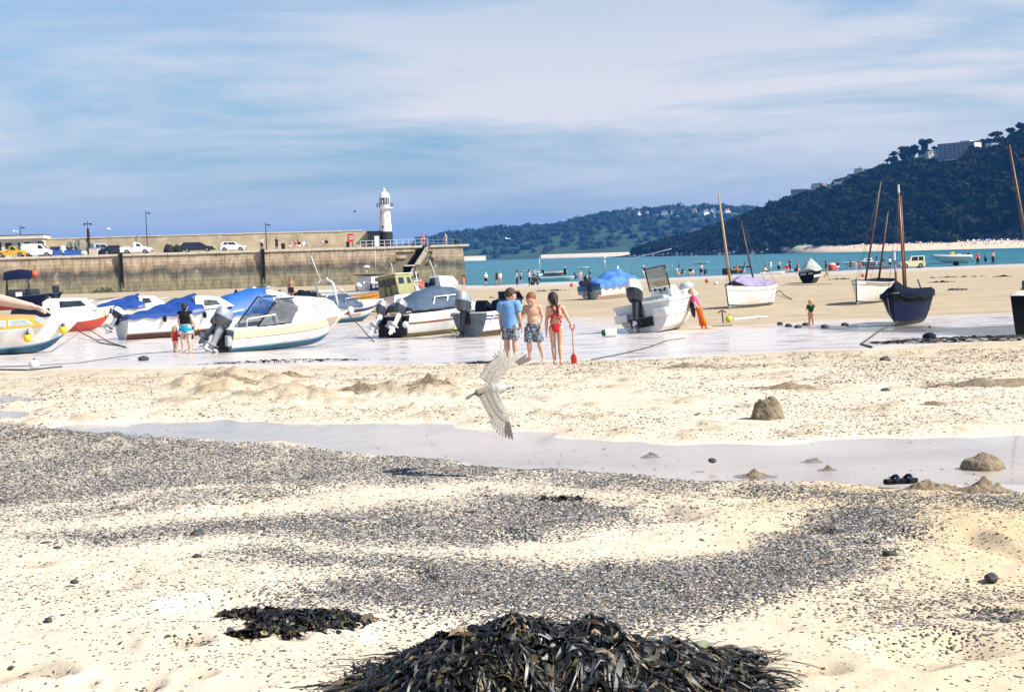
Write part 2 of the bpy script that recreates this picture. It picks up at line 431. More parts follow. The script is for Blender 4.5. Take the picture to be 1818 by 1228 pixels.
def sand_material():
    m = bpy.data.materials.new('beach_sand'); m.use_nodes = True
    t = m.node_tree; b = t.nodes['Principled BSDF']; L = t.links.new
    def nd(ty, **k):
        n = t.nodes.new(ty)
        for a, v in k.items(): setattr(n, a, v)
        return n
    def attr(nm):
        n = nd('ShaderNodeAttribute'); n.attribute_name = nm; return n.outputs['Fac']
    def math_(op, a, b_=None, clamp=False):
        n = nd('ShaderNodeMath', operation=op); n.use_clamp = clamp
        for i, v in enumerate((a, b_)):
            if v is None: continue
            if isinstance(v, (int, float)): n.inputs[i].default_value = v
            else: L(v, n.inputs[i])
        return n.outputs[0]
    def mix(f, a, b_):
        n = nd('ShaderNodeMixRGB')
        for i, v in enumerate((f, a, b_)):
            if isinstance(v, (int, float)): n.inputs[i].default_value = v
            elif isinstance(v, tuple): n.inputs[i].default_value = (*v, 1)
            else: L(v, n.inputs[i])
        return n.outputs[0]
    def rng_(v, a, b_, c, d):
        n = nd('ShaderNodeMapRange'); L(v, n.inputs[0])
        for i, q in enumerate((a, b_, c, d)): n.inputs[i + 1].default_value = q
        return n.outputs[0]
    tcn = nd('ShaderNodeTexCoord'); OB = tcn.outputs['Object']
    def noise(sc_, det=4, rough=.6, vec=OB, dist=0.0):
        n = nd('ShaderNodeTexNoise'); n.inputs['Scale'].default_value = sc_; n.inputs['Detail'].default_value = det
        n.inputs['Roughness'].default_value = rough; n.inputs['Distortion'].default_value = dist; L(vec, n.inputs['Vector']); return n.outputs[0]
    big = noise(.6, 5); mid = noise(5, 6, .65); fine = noise(60, 3, .7)
    base = mix(rng_(big, .35, .65, 0, 1), (.57, .475, .36), (.64, .545, .425))
    base = mix(math_('MULTIPLY', attr('warm'), rng_(mid, .3, .7, .5, 1)), base, (.54, .385, .20))
    base = mix(attr('damp'), base, mix(rng_(big, .3, .7, 0, 1), (.38, .30, .20), (.47, .375, .255)))
    base = mix(rng_(mid, .40, .30, 0, .35), base, (.30, .22, .14))
    base = mix(rng_(fine, .55, .75, 0, .25), base, (.25, .2, .15))
    mps = nd('ShaderNodeMapping'); mps.inputs['Scale'].default_value = (.22, 1.0, 1.0); L(OB, mps.inputs[0])
    streak = noise(.55, 6, .7, mps.outputs[0])
    base = mix(math_('MULTIPLY', attr('damp'), rng_(streak, .50, .68, 0, .55)), base, (.20, .145, .085))
    base = mix(math_('MULTIPLY', attr('damp'), rng_(noise(14, 4, .8), .58, .75, 0, .6)), base, (.16, .115, .07))
    # shell and weed crumbs, thick in the shingle bands, thin everywhere else
    vo = nd('ShaderNodeTexVoronoi'); vo.inputs['Scale'].default_value = 75; vo.inputs['Randomness'].default_value = 1; L(OB, vo.inputs['Vector'])
    bw = nd('ShaderNodeSeparateColor'); L(vo.outputs['Color'], bw.inputs[0])
    pr = nd('ShaderNodeValToRGB'); L(bw.outputs[0], pr.inputs[0]); pr.color_ramp.interpolation = 'CONSTANT'
    els = pr.color_ramp.elements
    cols = [(0, (.045, .045, .05)), (.22, (.10, .10, .11)), (.42, (.17, .165, .17)), (.6, (.26, .25, .25)), (.74, (.06, .055, .05)), (.86, (.42, .38, .33)), (.95, (.55, .5, .45))]
    els[0].position = 0; els[0].color = (*cols[0][1], 1); els[1].position = cols[1][0]; els[1].color = (*cols[1][1], 1)
    for p, c in cols[2:]:
        e = els.new(p); e.color = (*c, 1)
    sel = math_('ADD', bw.outputs[1], math_('MULTIPLY', noise(3.2, 4), .0))
    sh = math_('LESS_THAN', sel, math_('MULTIPLY', attr('shingle'), .80))
    crumb = math_('LESS_THAN', bw.outputs[2], rng_(noise(1.3, 5, .7), .42, .72, .01, .085))
    crumb = math_('MULTIPLY', crumb, math_('SUBTRACT', 1.0, attr('wet'), True))
    base = mix(sh, base, pr.outputs[0])
    base = mix(crumb, base, (.07, .055, .035))
    wetv = math_('MULTIPLY', attr('wet'), 1.0)
    wcol = mix(1.0, mix(rng_(streak, .47, .66, 0, .75), base, (.20, .17, .145)), (.98, .97, 1.08)); t.nodes[-1].blend_type = 'MULTIPLY'
    wcol = mix(.5, wcol, (.72, .66, .645))  # paled: sun glitter and sky sheen painted into the wet sand colour
    base = mix(wetv, base, wcol)
    base = mix(math_('MULTIPLY', attr('pud'), .75), base, (.055, .055, .05))
    L(base, b.inputs['Base Color'])
    rr = mix(wetv, (.9, .9, .9), mix(rng_(noise(.9, 4), .35, .6, 0, 1), (.10, .10, .10), (.38, .38, .38)))
    L(rr, b.inputs['Roughness'])
    L(rng_(wetv, 0, 1, .15, .6), b.inputs['Specular IOR Level'])
    hgt = math_('ADD', math_('MULTIPLY', noise(22, 5, .7), .6), math_('MULTIPLY', fine, .3))
    hgt = math_('ADD', hgt, math_('MULTIPLY', math_('MULTIPLY', sh, rng_(vo.outputs['Distance'], 0, .7, 1, 0)), 1.2))
    bn = nd('ShaderNodeBump'); bn.inputs['Distance'].default_value = .012; L(hgt, bn.inputs['Height'])
    L(rng_(wetv, 0, 1, .8, .05), bn.inputs['Strength'])
    L(bn.outputs[0], b.inputs['Normal'])
    return m
beach.data.materials.append(sand_material())

# ------------------------------------------------------------------ water
def water_film(name):
    m = bpy.data.materials.new(name); m.use_nodes = True
    t = m.node_tree; t.nodes.clear(); L = t.links.new
    out = t.nodes.new('ShaderNodeOutputMaterial'); mx_ = t.nodes.new('ShaderNodeMixShader')
    tr = t.nodes.new('ShaderNodeBsdfTransparent'); tr.inputs[0].default_value = (.96, .97, .98, 1)
    gl = t.nodes.new('ShaderNodeBsdfGlossy'); gl.inputs['Roughness'].default_value = .03
    fr = t.nodes.new('ShaderNodeFresnel'); fr.inputs[0].default_value = 1.24
    nz = t.nodes.new('ShaderNodeTexNoise'); nz.inputs['Scale'].default_value = 5; nz.inputs['Detail'].default_value = 3
    tcn = t.nodes.new('ShaderNodeTexCoord'); L(tcn.outputs['Object'], nz.inputs['Vector'])
    bn = t.nodes.new('ShaderNodeBump'); bn.inputs['Strength'].default_value = .12; bn.inputs['Distance'].default_value = .01
    L(nz.outputs[0], bn.inputs['Height']); L(bn.outputs[0], gl.inputs['Normal']); L(bn.outputs[0], fr.inputs['Normal'])
    L(fr.outputs[0], mx_.inputs[0]); L(tr.outputs[0], mx_.inputs[1]); L(gl.outputs[0], mx_.inputs[2]); L(mx_.outputs[0], out.inputs[0])
    return m
WF = water_film('clear_shallow_water')
gx, gy = np.meshgrid(np.linspace(-11, 13, 90), np.linspace(8.5, 21, 50))
ss = poly_sd(gx, gy, STREAM)
keep = ss > -.9
Vw = np.stack([gx.ravel(), gy.ravel(), np.full(gx.size, 1.492)], -1)
Fw = grid_faces(50, 90); kf = keep.ravel()[Fw].all(1)
used = np.unique(Fw[kf]); remap = np.full(len(Vw), -1); remap[used] = np.arange(len(used))
np_mesh('stream_water', Vw[used], remap[Fw[kf]], WF, kind='structure')

def sea_material():
    m = bpy.data.materials.new('sea_water'); m.use_nodes = True
    t = m.node_tree; b = t.nodes['Principled BSDF']; L = t.links.new
    tcn = t.nodes.new('ShaderNodeTexCoord')
    mp_ = t.nodes.new('ShaderNodeMapping'); mp_.inputs['Scale'].default_value = (1, 3.2, 1); L(tcn.outputs['Object'], mp_.inputs[0])
    n1 = t.nodes.new('ShaderNodeTexNoise'); n1.inputs['Scale'].default_value = .016; n1.inputs['Detail'].default_value = 4; L(mp_.outputs[0], n1.inputs['Vector'])
    r = t.nodes.new('ShaderNodeValToRGB'); L(n1.outputs[0], r.inputs[0])
    r.color_ramp.elements[0].position = .35; r.color_ramp.elements[0].color = (.002, .085, .125, 1)
    r.color_ramp.elements[1].position = .65; r.color_ramp.elements[1].color = (.010, .165, .185, 1)
    L(r.outputs[0], b.inputs['Base Color'])
    b.inputs['Roughness'].default_value = .28; b.inputs['Specular IOR Level'].default_value = .16
    n2 = t.nodes.new('ShaderNodeTexNoise'); n2.inputs['Scale'].default_value = .55; n2.inputs['Detail'].default_value = 5; L(mp_.outputs[0], n2.inputs['Vector'])
    bn = t.nodes.new('ShaderNodeBump'); bn.inputs['Strength'].default_value = .9; bn.inputs['Distance'].default_value = .35
    L(n2.outputs[0], bn.inputs['Height']); L(bn.outputs[0], b.inputs['Normal'])
    return m
sy = np.concatenate([np.linspace(70, 400, 120), np.geomspace(410, 7500, 60)])
sx = np.linspace(-1, 1, 100)
SX = sx[None, :] * (120 + sy[:, None] * .95); SY = np.repeat(sy[:, None], 100, 1)
SZ = .0 + .05 * (fbm(SX * .35, SY * .16, 3, 7) - .5) * (SY < 420)
np_mesh('sea', np.stack([SX.ravel(), SY.ravel(), SZ.ravel()], -1), grid_faces(len(sy), 100), sea_material(), smooth=True, kind='structure')

# ------------------------------------------------------------------ hills
def hill(name, ptsx, ridge_y, D0, depth, mats, seed, kind='structure', rug=6.0, extra=0.0, steps=44, nx=170):
    xs_ = np.linspace(ptsx[0], ptsx[-1], nx)
    ry = np.interp(xs_, ptsx, ridge_y); d0 = np.interp(xs_, ptsx, D0); dp = np.interp(xs_, ptsx, depth)
    T = np.linspace(-.06, 2.2, steps)
    V = np.zeros((steps, nx, 3))
    for i, px in enumerate(xs_):
        rr = ray(px, ry[i]); a = rr.x / rr.y
        Dr = d0[i] + dp[i]
        H = EYE + rr.z / rr.y * Dr
        tt = np.clip(T, 0, 1)
        z = H * (1 - (1 - tt) ** 1.55) - np.maximum(T - 1, 0) ** 1.5 * H * .45
        z = np.where(T < 0, -2.0, z)
        D = d0[i] + T * dp[i]
        V[:, i, 0] = a * D; V[:, i, 1] = D; V[:, i, 2] = z
    nzz = (fbm(V[..., 0] * .012, V[..., 1] * .012, 4, seed) - .5) * 2
    amp = np.clip(T, 0, 1)[:, None] * np.clip(1.15 - T, 0, 1)[:, None]
    V[..., 2] += nzz * rug * amp * np.clip(V[..., 2] / 20, 0, 1)
    o = np_mesh(name, V.reshape(-1, 3), grid_faces(steps, nx), mats, smooth=True, kind=kind)
    return o, V, xs_, T
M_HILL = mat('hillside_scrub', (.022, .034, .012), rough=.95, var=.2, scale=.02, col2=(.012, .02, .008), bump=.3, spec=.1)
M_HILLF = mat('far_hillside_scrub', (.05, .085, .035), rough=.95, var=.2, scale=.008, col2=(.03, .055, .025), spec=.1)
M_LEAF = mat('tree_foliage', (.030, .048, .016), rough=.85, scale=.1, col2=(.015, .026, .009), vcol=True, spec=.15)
M_LEAFN = mat('shaded_wood_foliage', (.024, .036, .013), rough=.9, scale=.1, col2=(.011, .019, .007), vcol=True, spec=.08)  # darker leaf copy with the near wood's self-shadow put into its colour
M_ROCK = mat('shore_rock', (.20, .18, .16), rough=.9, scale=.3, col2=(.07, .065, .06), bump=.4)
M_FARSAND = mat('pale_far_sand', (.66, .52, .37), rough=.95, scale=.05, var=.06, spec=.1)
NX = [1085, 1105, 1130, 1160, 1200, 1250, 1300, 1340, 1380, 1420, 1470, 1520, 1560, 1600, 1650, 1700, 1750, 1818, 1900, 2100, 2500]
NR = [456, 454, 449, 441, 430, 416, 402, 385, 369, 354, 339, 322, 308, 297, 287, 276, 266, 243, 228, 205, 190]
ND = [1560, 1500, 1440, 1380, 1310, 1240, 1160, 1110, 1070, 1035, 1000, 975, 955, 935, 915, 895, 880, 850, 820, 760, 660]
NP = [20, 40, 70, 110, 160, 200, 240, 260, 270, 280, 285, 290, 290, 290, 285, 280, 275, 265, 260, 250, 240]
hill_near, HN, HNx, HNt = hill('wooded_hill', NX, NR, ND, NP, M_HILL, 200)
FX = [560, 640, 700, 760, 820, 880, 960, 1000, 1060, 1110, 1180, 1260, 1320, 1380, 1500, 1700, 2000, 2400]
FR = [457, 446, 435, 428, 418, 411, 406, 402, 388, 381, 375, 371, 373, 376, 376, 376, 384, 400]
FD = [2900, 2800, 2700, 2600, 2520, 2480, 2450, 2430, 2420, 2410, 2400, 2400, 2400, 2400, 2400, 2400, 2500, 2600]
FP = [100, 200, 300, 380, 430, 480, 520, 540, 560, 580, 600, 600, 600, 600, 600, 600, 600, 600]
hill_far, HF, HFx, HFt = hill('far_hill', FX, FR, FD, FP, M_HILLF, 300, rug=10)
def on_hill(px, py, V, xs_, T):
    """the place on a hillside that is seen at this direction"""
    i = int(np.clip(np.searchsorted(xs_, px), 0, len(xs_) - 1))
    col = V[:, i, :]; _, yy = to_px(col)
    k = [j for j in range(len(T)) if 0 <= T[j] <= 1.0]
    best = None
    for j in k:
        if yy[j] <= py: best = j; break
    if best is None: best = k[-1]
    if best > 0:
        y0, y1 = yy[best - 1], yy[best]; f = (y0 - py) / (y0 - y1) if y0 != y1 else 0
        p = col[best - 1] * (1 - f) + col[best] * f if 0 <= f <= 1 else col[best]
    else: p = col[best]
    a = ray(px, py); p = p.copy(); p[0] = a.x / a.y * p[1]
    return Vector(p)
# beach below the wooded hill and the thin strips of sand below the far one
def strip(name, pts, mats, zb=4.6):
    V = []
    for px, dw, db in pts:
        rr = ray(px, 440); a = rr.x / rr.y
        for f, z in ((-.05, -.6), (0, .02), (.35, zb * .38), (.75, zb * .8), (1.0, zb), (1.15, zb + .8)):
            D = dw + (db - dw) * f; V.append((a * D, D, z))
    V = np.array(V); n6 = len(pts)
    return np_mesh(name, V, grid_faces(n6, 6), mats, smooth=True, kind='structure')
strip('far_beach', [(1385, 1075, 1078), (1420, 1030, 1050), (1470, 980, 1015), (1530, 930, 985), (1600, 880, 955), (1700, 830, 915), (1818, 775, 872), (1950, 720, 830), (2200, 640, 770), (2500, 560, 690)], M_FARSAND, 5.4)
strip('thin_beach', [(820, 2440, 2525), (835, 2430, 2522), (850, 2450, 2515), (862, 2495, 2500)], M_FARSAND, 8)
strip('thin_beach', [(960, 2440, 2452), (1000, 2395, 2445), (1060, 2350, 2430), (1110, 2330, 2425), (1150, 2330, 2420)], M_FARSAND, 6.5)

# woods: crowns of leaf clumps over both hills
def crown_template(k, nleaf, seed):
    r = np.random.default_rng(seed)
    bm = bmesh.new(); bmesh.ops.create_icosphere(bm, subdivisions=1, radius=.78)
    V = [np.array(v.co) for v in bm.verts]; Fc = [[v.index for v in f.verts] for f in bm.faces]; bm.free()
    V = [v * (1 + r.normal(0, .14)) * np.array([1, 1, .8]) for v in V]
    for _ in range(nleaf):
        d = r.normal(size=3); d /= np.linalg.norm(d); d[2] = abs(d[2]) * 1.1 - .25
        c = d * r.uniform(.72, 1.08) * np.array([1, 1, .82])
        u = r.normal(size=3); u /= np.linalg.norm(u); w = np.cross(u, d + r.normal(size=3) * .5); w /= np.linalg.norm(w) + 1e-9
        s_ = r.uniform(.16, .34); o = len(V)
        V += [c + u * s_, c + w * s_ * .8 - u * s_ * .4, c - w * s_ * .8 - u * s_ * .3]; Fc.append([o, o + 1, o + 2])
    return np.array(V), np.array(Fc)
CT = [crown_template(i, 80, 500 + i) for i in range(6)]
def scatter_crowns(name, pos, rad, label, cat, tpl, parent=None, seed=1, mt=None):
    r = np.random.default_rng(seed); Vs = []; Fs = []; Ts = []; o = 0
    for p, ra in zip(pos, rad):
        V, Fc = tpl[r.integers(len(tpl))]
        an = r.uniform(0, 6.28); c, s_ = math.cos(an), math.sin(an)
        Rz = np.array([[c, -s_, 0], [s_, c, 0], [0, 0, 1]])
        V2 = (V * r.uniform(.82, 1.2, 3)) @ Rz.T * ra + np.array(p)
        Vs.append(V2); Fs.append(Fc + o); o += len(V2)
        tn = r.uniform(.45, 1.15); hue = r.uniform(-.15, .2)
        Ts.append(np.tile([tn * (1 + hue), tn, tn * (1 - hue * .5)], (len(V2), 1)))
    ob = np_mesh(name, np.concatenate(Vs), np.concatenate(Fs), mt or M_LEAF, parent, tint=np.concatenate(Ts))
    if parent is None:
        ob['kind'] = 'stuff'; tag(ob, label, cat)
    return ob
# houses first, so that the wood leaves them free
HOUSES = [  # px, py(base), width m, height m, near hill?
    (1420, 349, 15, 8, 1, 'flat'), (1437, 345, 8, 5, 1, 'gable'), (1452, 341, 11, 9, 1, 'gable'), (1465, 338, 9, 6, 1, 'gable'), (1478, 337, 9, 5, 1, 'flat'), (1489, 333, 8, 5, 1, 'gable'),
    (1505, 320, 8, 5, 1, 'gable'), (1514, 316, 9, 6, 1, 'gable'), (1524, 312, 7, 9, 1, 'gable'), (1540, 310, 7, 6, 1, 'flat'), (1550, 303, 6, 5, 1, 'gable'),
    (1602, 290, 10, 5, 1, 'gable'), (1618, 287, 14, 4, 1, 'flat'), (1640, 285, 9, 7, 1, 'gable'), (1656, 284, 10, 8, 1, 'flat'), (1762, 263, 9, 4, 1, 'flat'),
    (1116, 383, 22, 10, 0, 'gable'), (1134, 382, 14, 12, 0, 'gable'), (1155, 374, 16, 8, 0, 'gable'), (1164, 385, 16, 8, 0, 'flat'), (1177, 382, 14, 14, 0, 'gable'), (1182, 380, 16, 10, 0, 'gable'),
    (1192, 369, 14, 9, 0, 'gable'), (1195, 379, 20, 12, 0, 'gable'), (1203, 385, 10, 6, 0, 'flat'), (1211, 366, 12, 9, 0, 'gable'), (1220, 368, 24, 12, 0, 'gable'), (1233, 378, 18, 14, 0, 'gable'),
    (1239, 370, 16, 10, 0, 'gable'), (1253, 381, 24, 15, 0, 'gable'), (1259, 371, 10, 6, 0, 'flat'), (1265, 376, 20, 10, 0, 'gable'), (1269, 379, 12, 12, 0, 'gable'), (1267, 386, 12, 7, 0, 'flat'), (1273, 364, 14, 9, 0, 'gable'),
    (1278, 378, 14, 9, 0, 'gable'), (1291, 378, 22, 13, 0, 'gable'), (1309, 371, 12, 9, 0, 'gable'), (1316, 374, 20, 8, 0, 'gable'), (1148, 379, 14, 9, 0, 'gable'),
]
HPOS = [on_hill(h[0], h[1], *((HN, HNx, HNt) if h[4] else (HF, HFx, HFt))) for h in HOUSES]
HOTEL = on_hill(1698, 283, HN, HNx, HNt)
def wood(V, n, rmin, rmax, seed, lo, hi, tpow, sprout=1.0, keepout=(), pxmin=0):
    r = np.random.default_rng(seed); P = []; Q = []
    nt_, nx_ = V.shape[:2]
    while len(P) < n:
        i = r.uniform(lo * (nx_ - 2), hi * (nx_ - 2)); t_ = r.uniform(0, 1) ** tpow
        j = (.06 + 1.06 * t_) / 2.26 * (nt_ - 1)
        i0, j0 = int(i), int(j); fi, fj = i - i0, j - j0
        p = (V[j0, i0] * (1 - fi) + V[j0, i0 + 1] * fi) * (1 - fj) + (V[j0 + 1, i0] * (1 - fi) + V[j0 + 1, i0 + 1] * fi) * fj
        if p[2] < 3.5: continue
        ra = r.uniform(rmin, rmax) * (.75 + .5 * r.random())
        bad = False
        for k in keepout:
            dx, dy = p[0] - k[0], p[1] - k[1]
            if abs(dx) < k[3] + ra and -k[4] < dy < 9: bad = True; break
        if bad: continue
        P.append(p + np.array([0, 0, ra * .45 * sprout])); Q.append(ra)
    return np.array(P), np.array(Q)
KO_N = [(p.x, p.y, p.z, h[2] * .45, 22) for p, h in zip(HPOS, HOUSES) if h[4]] + [(HOTEL.x, HOTEL.y, HOTEL.z, 13, 11)]
KO_F = [(p.x, p.y, p.z, h[2] * .5, 30) for p, h in zip(HPOS, HOUSES) if not h[4]]
P, Q = wood(HN, 3900, 1.9, 6.2, 21, .02, .92, .85, keepout=KO_N)
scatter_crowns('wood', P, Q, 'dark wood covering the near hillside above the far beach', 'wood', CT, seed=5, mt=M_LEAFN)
P, Q = wood(HF, 1700, 7, 14, 22, .10, .80, .55, keepout=KO_F, sprout=.6)
CT2 = [crown_template(i, 26, 540 + i) for i in range(5)]
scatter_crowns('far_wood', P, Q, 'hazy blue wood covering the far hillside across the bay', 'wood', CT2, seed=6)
# rocks along the foot of the near hill
r_ = np.random.default_rng(77); V_, F_ = crown_template(0, 0, 9)
Vs = []; Fs = []; o = 0
for k in range(420):
    u = r_.uniform(1108, 1500); i = np.searchsorted(HNx, u); j = r_.choice([2, 3, 4, 5], p=[.5, .25, .15, .1])
    p = HN[j - 1, i] + (HN[j, i] - HN[j - 1, i]) * r_.random()
    s_ = r_.uniform(1.2, 4.5); V2 = V_ * s_ * r_.uniform(.6, 1.5, 3) * np.array([1, 1, .6]) + p + np.array([0, 0, -.2])
    Vs.append(V2); Fs.append(F_ + o); o += len(V2)
ob = np_mesh('shore_rocks', np.concatenate(Vs), np.concatenate(Fs), M_ROCK, kind='stuff'); tag(ob, 'grey rocks strewn along the foot of the near headland', 'rocks')
# ================================================================== the pier
PA = at(0, 470, 183); PB = at(822, 470, 193)
PA.z = PB.z = 0
PDIR = (PB - PA).normalized(); PLEN = (PB - PA).length
PNRM = Vector((-PDIR.y, PDIR.x, 0))
PANG = math.atan2(PDIR.y, PDIR.x)
PTOP = 5.5
PM = Matrix.Translation(PA) @ Matrix.Rotation(PANG, 4, 'Z')
def pu(px, v=0.0, py=445):
    """distance along the pier where this direction meets a line v metres behind its face"""
    d = ray(px, py); a = d.x / d.y
    o = PA + PNRM * v
    return (a * o.y - o.x) / (PDIR.x - a * PDIR.y)
def pp(u, v, z): return PM @ Vector((u, v, z))
def on_pier(px, v): return pp(pu(px, v), v, PTOP)

def wall_stone():
    m = bpy.data.materials.new('harbour_wall_stone'); m.use_nodes = True
    t = m.node_tree; b = t.nodes['Principled BSDF']; L = t.links.new
    tcn = t.nodes.new('ShaderNodeTexCoord'); OB = tcn.outputs['Object']
    def noise(s, d=5, r=.65, stretch=None):
        n = t.nodes.new('ShaderNodeTexNoise'); n.inputs['Scale'].default_value = s; n.inputs['Detail'].default_value = d; n.inputs['Roughness'].default_value = r
        if stretch:
            mp_ = t.nodes.new('ShaderNodeMapping'); mp_.inputs['Scale'].default_value = stretch; L(OB, mp_.inputs[0]); L(mp_.outputs[0], n.inputs['Vector'])
        else: L(OB, n.inputs['Vector'])
        return n.outputs[0]
    sx = t.nodes.new('ShaderNodeSeparateXYZ'); L(OB, sx.inputs[0])
    # tide line wanders along the wall
    a = t.nodes.new('ShaderNodeMath'); a.operation = 'MULTIPLY_ADD'; L(noise(.35, 5, .6), a.inputs[0]); a.inputs[1].default_value = 2.6; 
    s0 = t.nodes.new('ShaderNodeMath'); s0.operation = 'SUBTRACT'; L(sx.outputs['Z'], s0.inputs[0]); s0.inputs[1].default_value = 1.3
    L(s0.outputs[0], a.inputs[2])
    mr = t.nodes.new('ShaderNodeMapRange'); L(a.outputs[0], mr.inputs[0]); mr.inputs[1].default_value = 0; mr.inputs[2].default_value = 5.5
    r = t.nodes.new('ShaderNodeValToRGB'); L(mr.outputs[0], r.inputs[0]); e = r.color_ramp.elements
    e[0].position = 0; e[0].color = (.27, .245, .165, 1); e[1].position = 1; e[1].color = (.56, .475, .37, 1)
    for p, c in ((.32, (.30, .27, .18)), (.44, (.16, .15, .125)), (.52, (.12, .115, .105)), (.60, (.28, .225, .165)), (.72, (.47, .375, .275))):
        q = e.new(p); q.color = (*c, 1)
    m1 = t.nodes.new('ShaderNodeMixRGB'); m1.blend_type = 'MULTIPLY'; m1.inputs[0].default_value = .75; L(r.outputs[0], m1.inputs[1])
    r2 = t.nodes.new('ShaderNodeValToRGB'); L(noise(1.6, 6, .7, (1, 1, .25)), r2.inputs[0])
    r2.color_ramp.elements[0].position = .34; r2.color_ramp.elements[0].color = (.42, .38, .34, 1); r2.color_ramp.elements[1].position = .6; r2.color_ramp.elements[1].color = (1.15, 1.1, 1.0, 1)
    L(r2.outputs[0], m1.inputs[2])
    for sc_n, st, lo, hi_, colr, amt in ((2.2, (1, 1, .10), .55, .66, (.09, .08, .07, 1), .75), (1.1, (1, 1, .5), .60, .70, (.62, .57, .50, 1), .5), (.28, (1, 1, 1.2), .54, .66, (.16, .14, .11, 1), .6)):
        mr_ = t.nodes.new('ShaderNodeMapRange'); L(noise(sc_n, 6, .7, st), mr_.inputs[0]); mr_.inputs[1].default_value = lo; mr_.inputs[2].default_value = hi_; mr_.inputs[4].default_value = amt
        mm_ = t.nodes.new('ShaderNodeMixRGB'); L(mr_.outputs[0], mm_.inputs[0]); L(m1.outputs[0], mm_.inputs[1]); mm_.inputs[2].default_value = colr; m1 = mm_
    m2 = t.nodes.new('ShaderNodeMixRGB'); m2.blend_type = 'MULTIPLY'; m2.inputs[0].default_value = 1
    at_ = t.nodes.new('ShaderNodeAttribute'); at_.attribute_name = 'tint'; L(m1.outputs[0], m2.inputs[1]); L(at_.outputs['Color'], m2.inputs[2])
    L(m2.outputs[0], b.inputs['Base Color']); b.inputs['Roughness'].default_value = .9; b.inputs['Specular IOR Level'].default_value = .2
    bn = t.nodes.new('ShaderNodeBump'); bn.inputs['Distance'].default_value = .03; bn.inputs['Strength'].default_value = .6
    L(noise(4, 5), bn.inputs['Height']); L(bn.outputs[0], b.inputs['Normal'])
    return m
M_WALL = wall_stone()
M_CORE = mat('pier_core', (.24, .20, .14), rough=.95, var=.2, scale=1.2)
M_COPE = mat('coping_granite', (.58, .50, .40), rough=.85, var=.12, scale=1.5, bump=.3)
M_DECK = mat('pier_deck', (.50, .46, .40), rough=.9, var=.1, scale=.6)
M_PARA = mat('parapet_render', (.50, .41, .27), rough=.92, var=.16, scale=.5, bump=.4, col2=(.33, .26, .17))
M_BLACK = mat('black_paint', (.012, .012, .014), rough=.5, var=.2)
M_IRON = mat('weedy_iron', (.018, .016, .014), rough=.8, var=.3, bump=.3)
M_WHITE = mat('white_paint', (.80, .80, .79), rough=.45, var=.05, scale=3)
M_RAIL = mat('white_railing_paint', (.72, .73, .74), rough=.5, var=.05)

ULO = -45.0
pier = thing('stone_pier', 'long stone harbour pier with tide-stained wall behind the boats', 'pier', mtx=PM)
# stair slot in the wall: one flight down to a landing, a second below it
SLOT = [(pu(745), 5.6), (pu(759), 5.6), (pu(737), 2.75), (pu(733.5), 2.55), (pu(724), 1.0), (pu(714), 1.0), (pu(715), 2.55), (pu(721), 2.75)]
us0, us1 = pu(705), pu(764)
c = MB()
c.box(((ULO + us0) / 2, 7.1, 1.7), (us0 - ULO, 14, 7.5)); c.box(((us1 + PLEN) / 2, 7.1, 1.7), (PLEN - us1, 14, 7.5)); c.box(((us0 + us1) / 2, 8.0, 1.7), (us1 - us0, 12.2, 7.5))
# solid stone either side of the slot, in front of its back wall
c.prism([(us0, -2.05), (pu(714), -2.05), (pu(714), 1.0), (pu(715), 2.55), (pu(721), 2.75), (pu(745), 5.45), (us0, 5.45)], .1, 1.9)
c.prism([(us1, -2.05), (us1, 5.45), (pu(759), 5.45), (pu(737), 2.75), (pu(733.5), 2.55), (pu(724), 1.0), (pu(714), 1.0), (pu(714), -2.05)], .1, 1.9)
c.build('core', M_CORE, pier)
# dressed facing, every block its own size and set
def in_slot(u, z):
    return poly_sd(np.array([u]), np.array([z]), SLOT)[0] > -.12
bv = []; bf = []; bt = []; r = np.random.default_rng(5)
nb = 0
def block(P8, tn):
    global nb
    o = len(bv); bv.extend(P8)
    for f in ((0, 1, 5, 4), (1, 2, 6, 5), (2, 3, 7, 6), (3, 0, 4, 7), (4, 5, 6, 7)): bf.append([o + k for k in f])
    bt.extend([tn] * 8); nb += 1
zrow = -1.4; row = 0
while zrow < 5.1:
    h = r.uniform(.42, .62)
    if zrow + h > 5.12: h = 5.2 - zrow
    u = ULO + r.uniform(0, 1)
    while u < PLEN + .5:
        w = r.uniform(1.1, 2.8)
        zc = zrow + h / 2
        ue = PLEN + (PTOP - zc) * .085
        u2 = min(u + w, ue)
        if u2 - u > .15 and not (us0 - .3 < (u + u2) / 2 < us1 + .3 and (in_slot(u + .1, zc) or in_slot(u2 - .1, zc) or in_slot((u + u2) / 2, zc))):
            pr = r.uniform(0, .02); g = .006
            va = -(PTOP - zrow) * .06 - pr; vb = -(PTOP - zrow - h) * .06 - pr
            bl = .006
            P8 = [(u + g, .3, zrow + g), (u2 - g, .3, zrow + g), (u2 - g, .3, zrow + h - g), (u + g, .3, zrow + h - g),
                  (u + g + bl, va, zrow + g + bl), (u2 - g - bl, va, zrow + g + bl), (u2 - g - bl, vb, zrow + h - g - bl), (u + g + bl, vb, zrow + h - g - bl)]
            q = r.uniform(.93, 1.06); wq = r.uniform(-.03, .03)
            block(P8, (q * (1 + wq), q, q * (1 - wq)))
        u += w
    zrow += h; row += 1
